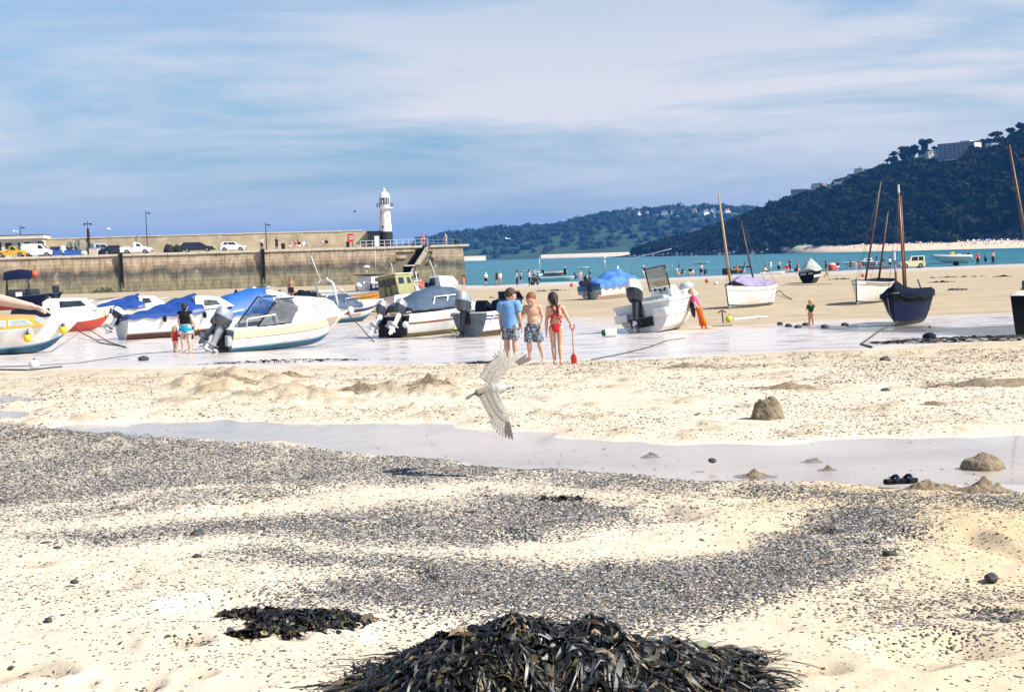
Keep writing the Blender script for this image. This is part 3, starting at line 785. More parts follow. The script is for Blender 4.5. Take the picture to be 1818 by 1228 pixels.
# the blunt end of the pier
zrow = -1.4
while zrow < 5.1:
    h = r.uniform(.42, .62)
    if zrow + h > 5.12: h = 5.2 - zrow
    v = .3
    while v < 14:
        w = min(r.uniform(.7, 1.6), 14.05 - v); g = .018
        ea = PLEN + (PTOP - zrow) * .085 + r.uniform(0, .05); eb = ea - h * .085
        P8 = [(PLEN - .1, v + g, zrow + g), (PLEN - .1, v + w - g, zrow + g), (PLEN - .1, v + w - g, zrow + h - g), (PLEN - .1, v + g, zrow + h - g),
              (ea, v + g, zrow + g), (ea, v + w - g, zrow + g), (eb, v + w - g, zrow + h - g), (eb, v + g, zrow + h - g)]
        q = r.uniform(.75, 1.2); block(P8, (q, q, q)); v += w
    zrow += h
np_mesh('stone_facing', np.array(bv), np.array(bf), M_WALL, pier, tint=np.array(bt), kind='stuff')
# coping stones along the quay edge
u = ULO; k = 0
cs = []
for L_ in (1.15, 1.45, 1.75):
    q = MB(); q.box((L_ / 2, .32, .15), (L_ - .03, .95, .32), taper=.985); cs.append((L_, q))
base_c = None
cme = []
for L_, q in cs:
    o = q.build('coping_stone', M_COPE, pier); cme.append((L_, o.data)); bpy.data.objects.remove(o)
while u < PLEN - .4:
    L_, me = cme[random.randrange(3)]
    if not (pu(746) < u + L_ / 2 < pu(760)):
        o = link('coping_stone', me, pier); o.location = (u, -.07 + random.uniform(-.02, .02), PTOP - .3 + random.uniform(-.015, .02))
    u += L_
d = MB(); d.box(((ULO + us0) / 2, 7.4, PTOP - .03), (us0 - ULO, 13.2, .1)); d.box(((us1 + PLEN) / 2, 7.4, PTOP - .03), (PLEN - us1, 13.2, .1)); d.box(((us0 + us1) / 2, 8.0, PTOP - .03), (us1 - us0, 12, .1))
d.build('deck', M_DECK, pier)
# steps
def flight(ua, za, ub, zb, n):
    for i in range(n):
        f = (i + .5) / n; uu = ua + (ub - ua) * f; zz = za + (zb - za) * i / n
        q = MB(); q.box((uu + .32, .86, zz - .16), (abs(ub - ua) / n + .68, 1.7, abs(zb - za) / n + .02)); o = q.build('step', M_COPE, pier)
flight(pu(757), 5.3, pu(736), 2.75, 12)
flight(pu(732), 2.3, pu(723.5), 1.05, 7)
q = MB(); q.box(((pu(716) + pu(736)) / 2, .86, 2.62), (pu(736) - pu(716), 1.7, .2)); q.build('landing', M_COPE, pier)
q = MB(); q.box(((pu(712) + pu(762)) / 2, 1.82, 3.2), (pu(762) - pu(712), .08, 4.6)); q.build('stair_back_wall', mat('black_weedy_stone', (.012, .012, .010), rough=.9, var=.3, bump=.4, spec=.1), pier)  # near-black panel paints the shade of the stair recess
# ladders with weed on them
for px in (214, 466):
    u = pu(px); q = MB()
    for s in (-.24, .24): q.box((u + s, -.34, 2.6), (.12, .16, 6.2), rot=rotm(rx=.06))
    q.box((u, -.26, 2.6), (.40, .10, 6.1), rot=rotm(rx=.06))
    for k in range(19): q.box((u, -.36 - (2.6 - (-.3 + k * .31)) * .06, -.3 + k * .31), (.5, .10, .06))
    q.build('ladder', M_IRON, pier, label='dark weed covered ladder down the wall')
# green weed growing at the foot of the wall
ua_, ub_ = pu(160), pu(201); gx_, gz_ = np.meshgrid(np.linspace(ua_, ub_, 40), np.linspace(-.2, 1.2, 16)); th_ = np.sin((gx_ - ua_) / (ub_ - ua_) * math.pi) ** .3
hh_ = .25 + .75 * fbm(gx_ * 1.3, gz_ * 1.3, 3, 44); gv_ = -.40 - (hh_ - .45) * .25; gv_ = np.where(gz_ > (.25 + 1.0 * fbm(gx_ * 2.5, gx_ * 0, 3, 46)) * th_, .1, gv_)
np_mesh('weed_growth', np.stack([gx_.ravel(), gv_.ravel(), gz_.ravel()], -1), grid_faces(16, 40), mat('green_wall_weed', (.035, .085, .025), rough=.9, var=.35, scale=3, col2=(.10, .10, .05)), pier)
# parapet along the seaward side, with a seat ledge at its foot
up1 = pu(655, 12)
q = MB(); q.box(((ULO + up1) / 2, 12.6, PTOP + 1.3), (up1 - ULO, 1.4, 2.62)); pa = q.build('parapet', M_PARA, pier)
u = ULO; 
q = MB(); q.box((1.5, 12.6, PTOP + 2.70), (2.96, 1.56, .18)); o = q.build('parapet_cap', M_COPE, pa); me = o.data; bpy.data.objects.remove(o)
while u < up1 - 2.9:
    o = link('parapet_cap', me, pa); o.location = (u, random.uniform(-.02, .02), random.uniform(-.02, .03)); u += 3.0
q = MB(); q.box(((ULO + up1) / 2, 11.5, PTOP + .3), (up1 - ULO, .85, .6)); q.build('seat_ledge', M_PARA, pier)

# ------------------------------------------------------------------ lighthouse
lp = on_pier(686, 11.5)
lh = thing('lighthouse', 'white pier lighthouse with black base, gallery and domed lantern', 'lighthouse', lp, (0, 0, PANG))
M_LH = mat('lighthouse_white', (.82, .80, .76), rough=.6, var=.07, scale=1.2, col2=(.62, .52, .42))
q = MB(); q.lathe([(1.08, 0), (1.05, 2.4)], n=32); q.build('base', M_BLACK, lh, smooth=40)
q = MB(); q.lathe([(.98, 2.4), (.74, 5.85)], n=32); tw = q.build('tower', M_LH, lh, smooth=40)
for px_, zz, rr in ((-.45, 3.1, .17), (.35, 4.75, .11)):
    an = math.asin(px_ / .9); rd = .98 - (zz - 2.4) * .0696
    q = MB(); q.tube([(math.sin(an) * (rd - .1), -math.cos(an) * (rd - .1), zz), (math.sin(an) * (rd + .03), -math.cos(an) * (rd + .03), zz)], rr, 12); q.build('window', M_BLACK, tw)
q = MB(); q.lathe([(.74, 5.7), (1.0, 5.95), (1.28, 6.0), (1.28, 6.1), (.7, 6.1)], n=32); ga = q.build('gallery', M_WHITE, lh, smooth=40)
for k in range(14):
    an = k * math.tau / 14; q = MB(); q.tube([(1.24 * math.cos(an), 1.24 * math.sin(an), 6.1), (1.24 * math.cos(an), 1.24 * math.sin(an), 6.72)], .025, 6); q.build('railing_post', M_BLACK, ga)
for zz in (6.42, 6.72):
    q = MB(); pts = [(1.24 * math.cos(a * math.tau / 32), 1.24 * math.sin(a * math.tau / 32), zz) for a in range(33)]; q.tube(pts, .026, 6); q.build('handrail', M_BLACK, ga)
q = MB(); q.lathe([(.80, 6.1), (.80, 6.55), (.84, 6.58)], n=16); la = q.build('lantern', M_WHITE, lh, smooth=30)
M_PANE = glass_mat('lantern_glass', (.10, .14, .17))
for k in range(12):
    a0, a1 = (k + .1) * math.tau / 12, (k + .9) * math.tau / 12
    q = MB(); q.add([(.76 * math.cos(a0), .76 * math.sin(a0), 6.58), (.76 * math.cos(a1), .76 * math.sin(a1), 6.58), (.76 * math.cos(a1), .76 * math.sin(a1), 7.55), (.76 * math.cos(a0), .76 * math.sin(a0), 7.55)], [(0, 1, 2, 3)]); q.build('pane', M_PANE, la)
    am = k * math.tau / 12; q = MB(); q.tube([(.78 * math.cos(am), .78 * math.sin(am), 6.56), (.78 * math.cos(am), .78 * math.sin(am), 7.6)], .05, 6); q.build('mullion', M_WHITE, la)
q = MB(); q.lathe([(.88, 7.55), (.90, 7.65), (.84, 7.72), (.80, 7.95), (.66, 8.25), (.42, 8.45), (.16, 8.55), (.14, 8.75), (.2, 8.85), (.12, 8.98), (.03, 9.05), (.03, 9.4)], n=24); q.build('dome', M_WHITE, lh, smooth=45)
q = MB(); q.ell((0, 0, 8.82), (.17, .17, .15)); q.build('finial', M_WHITE, lh, smooth=True)
q = MB(); q.tube([(-.66, -.70, 5.8), (-.80, -.72, 4.4), (-.86, -.74, 3.9)], .05, 6); q.build('drain_pipe', mat('rusty_pipe', (.22, .10, .05), rough=.9), tw)
hb = thing('stone_hut', 'low black painted hut with white door beside the lighthouse', 'hut', on_pier(665.5, 10.6), (0, 0, PANG))
q = MB(); q.box((0, 1, 1.2), (1.9, 2.2, 2.4)); q.build('wall', M_BLACK, hb)
q = MB(); q.box((0, 1, 2.46), (2.05, 2.35, .12)); q.build('roof', M_BLACK, hb)
q = MB(); q.box((.35, -.12, .95), (.7, .06, 1.6)); q.build('door', M_WHITE, hb)
# white pier railing
def railing(px0, px1, v0, v1, label, mt, n, hs=(.45, .95), r_=.04):
    a, b_ = on_pier(px0, v0), on_pier(px1, v1)
    th = thing('railing', label, 'railing', a)
    for i in range(n):
        p = (b_ - a) * (i / (n - 1)); q = MB(); q.tube([p, p + Vector((0, 0, hs[-1] + .05))], r_ * 1.1, 6); q.build('post', mt, th)
    for h in hs:
        q = MB(); q.tube([Vector((0, 0, h)), b_ - a + Vector((0, 0, h))], r_, 6); q.build('rail', mt, th)
railing(640, 759, 4.5, 1.0, 'white two-bar railing in front of the lighthouse', M_RAIL, 12)
railing(762, 812, 12.5, 12.5, 'thin grey railing along the far edge of the pier head', mat('galvanised_steel', (.45, .48, .52), rough=.4, metal=.6), 7, r_=.025)
# bollards
for px, v, lb in ((810, 1.2, 'black mooring bollard at the very end of the pier'), (736, 3.0, 'black mooring bollard near the top of the pier steps')):
    b_ = thing('bollard', lb, 'bollard', on_pier(px, v)); q = MB(); q.lathe([(.30, 0), (.30, .1), (.2, .15), (.2, .45), (.32, .52), (.33, .62), (.2, .68), (0.02, .7)], n=16); q.build('post', M_BLACK, b_, smooth=40)
# lifebuoy cabinet
lb = thing('lifebuoy_cabinet', 'red lifebuoy cabinet on legs standing on the pier', 'lifebuoy cabinet', on_pier(623, 3), (0, 0, PANG))
M_RED = mat('signal_red_paint', (.62, .03, .025), rough=.4, var=.1)
pts = [(.55 * math.cos(a), .62 * math.sin(a)) for a in np.linspace(0, math.tau, 25)[:-1]]
pts = [(max(-.45, min(.45, x * 1.1)), max(-.6, min(.6, z * 1.1))) for x, z in pts]
q = MB(); q.prism([(x, z + 1.45) for x, z in pts], -.2, .2); q.build('cabinet', M_RED, lb)
for zz in (1.28, 1.62): q = MB(); q.box((.1, -.215, zz), (.6, .03, .12)); q.build('label_plate', M_WHITE, lb)
for s in (-.28, .28): q = MB(); q.box((s, 0, .43), (.09, .09, .86)); q.build('leg', M_BLACK, lb)
bn_ = thing('litter_bin', 'black litter bin standing under the red cabinet', 'bin', on_pier(618, 4.4)); q = MB(); q.lathe([(.22, 0), (.27, .8), (.29, .82), (.27, .9), (.05, .93)], n=14); q.build('body', M_BLACK, bn_, smooth=40)
bn_ = thing('litter_bin', 'black litter bin left of the people sitting on the pier', 'bin', on_pier(503, 3)); q = MB(); q.lathe([(.25, 0), (.3, .8), (.32, .82), (.3, .9), (.05, .93)], n=14); q.build('body', M_BLACK, bn_, smooth=40)

# ------------------------------------------------------------------ lamp posts
M_POST = mat('dark_steel_post', (.03, .035, .04), rough=.5, metal=.3)
def lamp_post(px, v, h, label):
    t_ = thing('lamp_post', label, 'lamp post', on_pier(px, v), (0, 0, PANG), group='lamp posts on the pier')
    q = MB(); q.tube([(0, 0, 0), (0, 0, .9), (0, 0, h)], [.11, .07, .05], 8); q.build('post', M_POST, t_)
    q = MB(); q.tube([(0, 0, h - .4), (.35, 0, h - .33)], .04, 6); q.build('bracket', M_POST, t_)
    q = MB(); q.box((.45, 0, h - .42), (.5, .26, .16)); q.build('lamp_head', M_POST, t_)
lamp_post(38, 11, 4.8, 'short lamp post in front of the low pier building')
lamp_post(262, 11, 6.5, 'tall lamp post behind the white pickup on the pier')
lamp_post(473.5, 5, 4.1, 'lamp post beside the person in the pink top on the pier')
fm = thing('floodlight_mast', 'thick dark mast with floodlights and loudspeakers behind the quay', 'floodlight mast', on_pier(158, 3.2), (0, 0, PANG))
q = MB(); q.tube([(0, 0, 0), (0, 0, 3.8)], [.2, .17], 10); q.build('post', M_BLACK, fm)
q = MB(); q.tube([(0, 0, 3.8), (0, 0, 4.9)], .05, 6); q.build('top_pole', M_POST, fm)
q = MB(); q.box((0, 0, 4.5), (1.1, .08, .08)); q.build('cross_arm', M_POST, fm)
for s in (-.42, .42): q = MB(); q.box((s, -.05, 4.38), (.34, .3, .16)); q.build('floodlight', M_POST, fm)
for s, zz in ((.32, 2.7), (.38, 2.3), (.3, 3.1)): q = MB(); q.lathe([(.05, -.14), (.17, .14)], (s, -.05, zz), 10); q.build('loudspeaker', mat('grey_plastic', (.3, .31, .33), rough=.5), fm)
q = MB(); q.box((-.12, -.16, 2.1), (.4, .25, .5)); q.build('junction_box', M_POST, fm)

# ------------------------------------------------------------------ low building at the root of the quay
M_BLD = mat('cream_render', (.62, .56, .47), rough=.85, var=.08, scale=1.2)
M_DARKOPEN = mat('dark_doorway', (.02, .02, .022), rough=.7)
M_SHUT = mat('grey_shutter', (.42, .43, .45), rough=.6, var=.1)
ub0, ub1 = pu(-110, 12), pu(82, 12)
bd = thing('harbour_building', 'low flat-roofed cream building with dark doorways on the pier', 'building', pp(ub0, 9.5, PTOP), (0, 0, PANG))
W_ = ub1 - ub0
q = MB(); q.box((W_ / 2, 2.6, 1.35), (W_, 5, 2.7)); q.build('wall', M_BLD, bd)
q = MB(); q.box((W_ / 2, 2.45, 2.98), (W_ + .5, 5.8, .5)); q.build('roof_fascia', M_BLD, bd)
q = MB(); q.box((W_ / 2, 2.45, 3.27), (W_ + .6, 5.9, .08)); q.build('roof', M_DARKOPEN, bd)
for px0, px1, z0, z1, nm, mt in ((-3, 3, 0, 2.3, 'door', M_DARKOPEN), (10, 21, 1.3, 2.2, 'window', M_DARKOPEN), (22, 32.5, 0, 2.2, 'shutter', M_SHUT), (32.8, 36, 0, 2.2, 'door', M_DARKOPEN), (43, 54, 1.3, 2.2, 'window', M_DARKOPEN), (54.5, 67, 0, 2.2, 'shutter', M_SHUT), (67.5, 79, 0, 2.25, 'door', M_DARKOPEN), (-40, -25, 0, 2.2, 'shutter', M_SHUT), (-75, -60, 1.2, 2.2, 'window', M_DARKOPEN)):
    a, b_ = pu(px0, 9.6) - ub0, pu(px1, 9.6) - ub0
    q = MB(); q.box(((a + b_) / 2, .085, (z0 + z1) / 2 + .01), (b_ - a, .06, z1 - z0)); q.build(nm, mt, bd)

# ------------------------------------------------------------------ vehicles on the quay
M_TYRE = mat('tyre_rubber', (.015, .015, .016), rough=.85); M_RIM = mat('wheel_rim', (.35, .36, .38), rough=.35, metal=.7)
M_WGL = glass_mat('car_glass'); M_LAMP = mat('headlamp_lens', (.75, .76, .78), rough=.1, var=.02); M_TLAMP = mat('tail_lamp_red', (.45, .02, .02), rough=.2); M_TRIM = mat('black_trim', (.02, .02, .022), rough=.6)
def vehicle(name, label, cat, loc, yaw, W, low, green, wins, wheels, paint, roof=None, wr=.31, bed=None, gt=.80, front_x=None):
    """low: side outline of the body; green: outline of the cabin above it; wins: side window outlines"""
    t_ = thing(name, label, cat, loc, (0, 0, yaw))
    def side(poly, wb, wt, z0, z1):
        rings = []
        f = lambda z: wb + (wt - wb) * max(0, min(1, (z - z0) / (z1 - z0)))
        return f
    zl = [z for _, z in low]; q = MB()
    # body: two-sided shell with rounded shoulders
    rr = [(x, -W / 2 * (.93 if z > max(zl) - .12 or z < min(zl) + .1 else 1.0), z) for x, z in low]; rl = [(x, -y, z) for x, y, z in rr]
    ri = [(x, -W / 2 * .72, z + (.03 if z > max(zl) - .15 else 0)) for x, z in low]; ril = [(x, -y, z) for x, y, z in ri]
    q.loft([rr, ri, ril, rl]); body = q.build('body', paint, t_, smooth=35)
    zg = [z for _, z in green]; z0, z1 = min(zg), max(zg); f = side(green, W * .93, W * gt, z0, z1)
    q = MB(); q.loft([[(x, -f(z) / 2, z) for x, z in green], [(x, f(z) / 2, z) for x, z in green]]); q.build('cabin', paint, t_, smooth=25)
    for w in wins:
        for s in (-1, 1):
            q = MB(); P = [(x, s * (f(z) / 2 + .008), z) for x, z in w]; q.add(P, [tuple(range(len(P)))]); q.build('side_window', M_WGL, t_)
    # windscreen and rear glass lie on the sloping ends of the cabin
    G = green
    for i in range(len(G)):
        (x0, a0), (x1, a1) = G[i], G[(i + 1) % len(G)]
        if abs(a1 - a0) > .25 and (x0 + x1) / 2 > sum(x for x, _ in G) / len(G):
            nx, nz = (a1 - a0), -(x1 - x0); l = math.hypot(nx, nz); nx, nz = nx / l, nz / l
            if nx < 0: nx, nz = -nx, -nz
            P = []
            for t0, s in ((.12, -1), (.12, 1), (.9, 1), (.9, -1)):
                z = a0 + (a1 - a0) * t0; x = x0 + (x1 - x0) * t0; P.append((x + nx * .012, s * f(z) / 2 * .9, z + nz * .012))
            q = MB(); q.add(P, [(0, 1, 2, 3)]); q.build('windscreen', M_WGL, t_)
    xm = max(x for x, _ in low); xn = min(x for x, _ in low)
    for s in (-1, 1):
        for wx in wheels:
            q = MB(); n_ = 18
            q.tube([(wx, s * (W / 2 - .2), wr), (wx, s * (W / 2 + .005), wr)], wr, n_); wh = q.build('wheel', M_TYRE, t_)
            q = MB(); q.tube([(wx, s * (W / 2 - .02), wr), (wx, s * (W / 2 + .02), wr)], wr * .58, 12); q.build('rim', M_RIM, wh)
        q = MB(); q.box((xm - .06, s * W * .36, .68), (.16, .3, .16)); q.build('headlight', M_LAMP, t_)
        q = MB(); q.box((xn + .03, s * W * .40, .8), (.1, .16, .26)); q.build('tail_light', M_TLAMP, t_)
        q = MB(); q.box((green[-1][0] - .1, s * (W / 2 + .08), z0 + .08), (.1, .16, .13)); q.build('mirror', M_TRIM, t_)
    q = MB(); q.box((xm + .03, 0, .40), (.16, W * .96, .2)); q.build('bumper', M_TRIM, t_)
    q = MB(); q.box((xn - .03, 0, .42), (.14, W * .96, .2)); q.build('bumper', M_TRIM, t_)
    q = MB(); q.box((xm + .115, 0, .46), (.02, .5, .11)); q.build('number_plate', M_WHITE, t_)
    if bed:
        q = MB(); q.box(((bed[0] + bed[1]) / 2, 0, bed[2] + .01), (bed[1] - bed[0], W * .78, .03)); q.build('load_bed', M_TRIM, t_)
    return t_
PW = mat('white_car_paint', (.80, .80, .80), rough=.25, var=.03, coat=.5); PYL = mat('yellow_car_paint', (.62, .36, .03), rough=.3, var=.05, coat=.4)
PDK = mat('navy_car_paint', (.012, .016, .025), rough=.25, var=.05, coat=.5); PSI = mat('silver_car_paint', (.40, .46, .53), rough=.3, metal=.3, var=.04, coat=.4)
def arch(wx, z, r=.36):  # wheel arches cut into the lower outline
    return [(wx + r * math.cos(a), z + max(0, r * math.sin(a))) for a in np.linspace(math.pi, 0, 9)]
def outline(x0, x1, top, wheels, sill=.26):
    pts = [(x0, sill)]
    for w in wheels: pts += arch(w, sill)
    pts += [(x1, sill)] + top
    return pts
vw = [.85, 3.4]
vehicle('pickup_truck', 'yellow pickup truck parked at the left end of the pier', 'pickup truck', on_pier(-9, 2.6), PANG, 1.72, outline(0, 4.35, [(4.42, .55), (4.32, .86), (3.25, .98), (1.9, .98), (1.88, .95), (.02, .95), (0, .6)], [.9, 3.5]), [(2.0, .98), (3.35, .98), (2.75, 1.55), (2.1, 1.58)], [[(2.2, 1.0), (3.0, 1.0), (2.62, 1.48), (2.2, 1.48)]], [.9, 3.5], PYL, wr=.34, bed=(.1, 1.85, .95))
vehicle('delivery_van', 'white panel van parked beside the yellow pickup on the pier', 'van', on_pier(40, 3.4), PANG, 1.75, outline(0, 4.2, [(4.25, .55), (4.15, .85), (3.35, 1.05), (2.2, 1.08), (.02, 1.08), (0, .6)], vw), [(.02, 1.08), (3.4, 1.04), (2.72, 1.80), (.10, 1.86)], [[(2.25, 1.12), (3.05, 1.10), (2.62, 1.62), (2.25, 1.64)]], vw, PW, gt=.86)
vehicle('pickup_truck', 'small white pickup truck parked alone at the quay edge', 'pickup truck', on_pier(214, 2.2), PANG, 1.68, outline(0, 4.3, [(4.36, .5), (4.2, .82), (3.4, .98), (2.0, 1.0), (1.98, .98), (.02, .98), (0, .6)], [.95, 3.45]), [(1.9, 1.0), (3.45, .97), (2.75, 1.48), (2.1, 1.72), (1.9, 1.5)], [[(2.3, 1.03), (3.05, 1.02), (2.62, 1.42), (2.3, 1.45)]], [.95, 3.45], PW, bed=(.1, 1.85, .98))
vehicle('estate_car', 'dark estate car parked next to the white hatchback on the pier', 'car', on_pier(321, 4.5), PANG, 1.75, outline(0, 4.75, [(4.82, .5), (4.68, .78), (3.6, .93), (.05, .98), (0, .6)], [.95, 3.75]), [(.06, .98), (3.65, .92), (2.85, 1.42), (.5, 1.46)], [[(.5, 1.02), (1.5, 1.0), (1.5, 1.38), (.75, 1.38)], [(1.58, 1.0), (2.35, .98), (2.35, 1.36), (1.58, 1.38)], [(2.43, .98), (3.2, .97), (2.75, 1.34), (2.43, 1.36)]], [.95, 3.75], PDK)
vehicle('hatchback', 'small white hatchback parked right of the dark estate car', 'car', on_pier(391, 5.5), PANG, 1.62, outline(0, 3.65, [(3.72, .5), (3.6, .76), (2.75, .92), (.05, .95), (0, .6)], [.65, 2.95]), [(.04, .95), (2.8, .91), (2.15, 1.38), (.42, 1.40)], [[(.45, .98), (1.12, .97), (1.12, 1.32), (.62, 1.32)], [(1.2, .97), (2.4, .95), (2.08, 1.30), (1.2, 1.32)]], [.65, 2.95], PW, wr=.29)
vehicle('small_van', 'blue-grey small van half hidden behind the floodlight mast', 'van', on_pier(160, 7), PANG + .9, 1.65, outline(0, 3.6, [(3.66, .5), (3.55, .85), (2.9, 1.0), (.05, 1.02), (0, .6)], [.7, 2.9]), [(.03, 1.02), (2.95, .99), (2.4, 1.7), (.1, 1.75)], [[(.4, 1.06), (1.2, 1.06), (1.2, 1.55), (.45, 1.55)], [(1.3, 1.06), (2.6, 1.04), (2.25, 1.54), (1.3, 1.55)]], [.7, 2.9], PSI)
vehicle('saloon_car', 'dark saloon car partly behind the white pickup', 'car', on_pier(180, 7.5), PANG, 1.7, outline(0, 4.2, [(4.26, .5), (4.15, .76), (3.2, .92), (.05, .95), (0, .6)], [.85, 3.35]), [(.5, .95), (3.25, .91), (2.5, 1.38), (1.1, 1.38)], [[(1.0, .98), (1.75, .97), (1.75, 1.3), (1.25, 1.3)], [(1.85, .97), (2.85, .95), (2.4, 1.3), (1.85, 1.3)]], [.85, 3.35], PDK)

# ------------------------------------------------------------------ gear on the quay
M_BLUEBIN = mat('blue_plastic', (.03, .12, .42), rough=.45, var=.12); M_NAVY = mat('navy_tarp', (.012, .022, .09), rough=.6, var=.2)
M_SACK = mat('white_sack', (.72, .72, .74), rough=.8, var=.1, bump=.3)
def tub(px, v, label, w=1.1, d=.9, h=.75, mt=None, yaw=0):
    t_ = thing('fish_tub', label, 'tub', on_pier(px, v), (0, 0, PANG + yaw), group='blue fish tubs on the quay')
    q = MB(); q.loft([[(-w / 2 * s, -d / 2 * s, z), (w / 2 * s, -d / 2 * s, z), (w / 2 * s, d / 2 * s, z), (-w / 2 * s, d / 2 * s, z)] for s, z in ((.86, 0), (.97, h), (1.03, h), (1.03, h + .07), (.92, h + .07), (.85, .15))]); q.build('tub_body', mt or M_BLUEBIN, t_)
tub(99, 3, 'blue fish tub just right of the white van'); tub(98, 4.6, 'dark blue tub stacked with nets behind the other tubs', 1.3, 1, 1.3, M_NAVY)
tub(124, 2.6, 'long blue fish tub left of the floodlight mast', 1.5, .9, .75); tub(136, 2.6, 'blue fish tub nearest to the floodlight mast', 1.2, .9, .72)
def sack(px, v, w, h, label, mt):
    t_ = thing('sack', label, 'sack', on_pier(px, v)); q = MB(); q.ell((0, 0, h * .48), (w / 2, w * .4, h * .52), 12, 8)
    q.v = [(x * (1 + .12 * math.sin(9 * z + 5 * x)), y, max(z, 0)) for x, y, z in q.v]; q.build('bag', mt, t_, smooth=True)
sack(112, 3.6, 1.0, 1.5, 'tall white sack between the blue tubs', M_SACK); sack(149, 2.2, 1.0, .6, 'low white sack at the foot of the floodlight mast', M_SACK)
M_NET = mat('fishing_net_heap', (.10, .13, .10), rough=.95, var=.4, scale=9, col2=(.25, .2, .17), bump=.8)
for px, v, w, h, lb in ((127, 5.5, 1.6, 1.9, 'heap of green and brown nets behind the blue tubs'), (141, 5.5, 1.4, 2.1, 'tall heap of pale nets left of the floodlight mast'), (194, 9, 3.0, 1.0, 'low heap of dark pots and nets behind the quay'), (300, 8.5, 1.6, 1.2, 'dark heap of nets left of the estate car'), (316, 8.5, 1.4, 1.1, 'dark heap of pots touching the estate car')):
    t_ = thing('net_heap', lb, 'net heap', on_pier(px, v)); q = MB(); q.ell((0, 0, h * .3), (w / 2, w / 2, h * .7), 22, 12)
    q.v = [(x * (1 + .35 * (vnoise(z * 4 + 3, y * 4, 1) - .5)), y * (1 + .35 * (vnoise(z * 4, x * 4, 2) - .5)), max(0, z * (1 + .5 * (vnoise(x * 5, y * 5, 3) - .5)))) for x, y, z in q.v]
    q.build('netting', M_NET if px < 200 else mat('dark_nets', (.02, .022, .02), rough=.95, bump=.8, var=.4), t_, smooth=False)
t_ = thing('storage_box', 'beige wooden box right of the floodlight mast', 'box', on_pier(165, 2), (0, 0, PANG)); q = MB(); q.box((0, .4, .45), (1.1, .8, .9)); q.build('box_body', mat('beige_board', (.58, .48, .38), rough=.8), t_); q = MB(); q.box((0, .4, .93), (1.16, .86, .06)); q.build('lid', mat('beige_board', ), t_)
# ================================================================== boats
GEL = mat('white_gelcoat', (.82, .82, .80), rough=.30, scale=1.7, coat=.2, col2=(.66, .64, .58))
GELD = mat('dull_white_gelcoat', (.70, .70, .69), rough=.45, var=.08, scale=2.5)
CREAM = mat('cream_gelcoat', (.78, .70, .46), rough=.35, var=.05, scale=3)
AF_BLUE = mat('blue_antifoul', (.035, .14, .23), rough=.7, var=.25, scale=4); AF_RED = mat('brown_antifoul', (.13, .055, .035), rough=.8, var=.25, scale=4)
AF_GREY = mat('grey_antifoul', (.20, .24, .26), rough=.7, var=.2, scale=4); AF_BLACK = mat('black_antifoul', (.015, .016, .018), rough=.7, var=.2)
AF_GREEN = mat('weedy_bottom_paint', (.22, .22, .07), rough=.8, var=.3, scale=5, col2=(.10, .06, .03))
TARP = mat('blue_tarpaulin', (.012, .055, .26), rough=.45, var=.18, scale=2.5, bump=.25); TARP2 = mat('bright_blue_canvas', (.014, .11, .42), rough=.55, var=.15, scale=2, bump=.2)
TARP3 = mat('faded_blue_tarpaulin', (.07, .20, .48), rough=.6, var=.25, scale=1.6, bump=.3, col2=(.02, .085, .33)); TARPG = mat('slate_blue_cover', (.05, .085, .14), rough=.7, var=.2, scale=2, bump=.2)
PURP = mat('faded_purple_canvas', (.30, .25, .40), rough=.75, var=.2, scale=2, bump=.3); GREYC = mat('grey_green_canvas', (.33, .33, .30), rough=.8, var=.15, scale=2, bump=.3); DKC = mat('dark_navy_canvas', (.010, .014, .028), rough=.75, var=.25, scale=3, spec=.05)
ORNG = mat('orange_gelcoat', (.72, .33, .06), rough=.4, var=.06, scale=3); REDH = mat('red_hull_paint', (.48, .05, .03), rough=.4, var=.08); NAVYH = mat('navy_hull_paint', (.008, .013, .045), rough=.65, var=.15, spec=.08); BLKH = mat('black_hull_paint', (.006, .006, .008), rough=.65, var=.15, spec=.08)
OLIVE = mat('olive_yellow_paint', (.30, .285, .13), rough=.5, var=.07, scale=3); GUN = mat('dark_gunwale', (.05, .045, .04), rough=.6, var=.2); WOODV = mat('varnished_wood', (.26, .10, .03), rough=.35, var=.2, scale=5); WOODP = mat('pale_mast_wood', (.48, .30, .13), rough=.5, var=.15, scale=4); WOODD = mat('dark_mast_wood', (.10, .04, .02), rough=.5, var=.2, scale=4)
INNER = mat('grey_deck_paint', (.38, .39, .40), rough=.7, var=.12, scale=3); STEEL = mat('stainless_tube', (.68, .69, .70), rough=.25, metal=.7, var=.05); WPIPE = mat('white_tube', (.80, .79, .76), rough=.4, var=.04)
ENG = mat('engine_dark_grey', (.05, .06, .075), rough=.3, var=.1, coat=.3); ENGB = mat('engine_black', (.014, .015, .018), rough=.3, var=.1, coat=.3); ENGS = mat('engine_silver', (.38, .40, .43), rough=.35, metal=.4, var=.1); ENGW = mat('engine_white', (.72, .72, .71), rough=.3, var=.05)
BGL = glass_mat('boat_glass', (.03, .035, .045)); CURT = mat('lilac_curtain', (.45, .43, .52), rough=.8, var=.2, scale=14); PERSP = mat('hazy_perspex', (.45, .50, .52), rough=.3, var=.15)
FENDY = mat('yellow_fender', (.80, .50, .02), rough=.4, var=.05); FENDK = mat('navy_fender', (.015, .018, .04), rough=.45); ORB = mat('orange_buoy', (.70, .09, .03), rough=.45, var=.08); WEED = mat('green_weedy_rope', (.04, .07, .03), rough=.9, var=.3, scale=20)
STRB = mat('blue_stripe', (.02, .035, .11), rough=.35, var=.05); LBLUE = mat('light_blue_stripe', (.12, .38, .62), rough=.4)

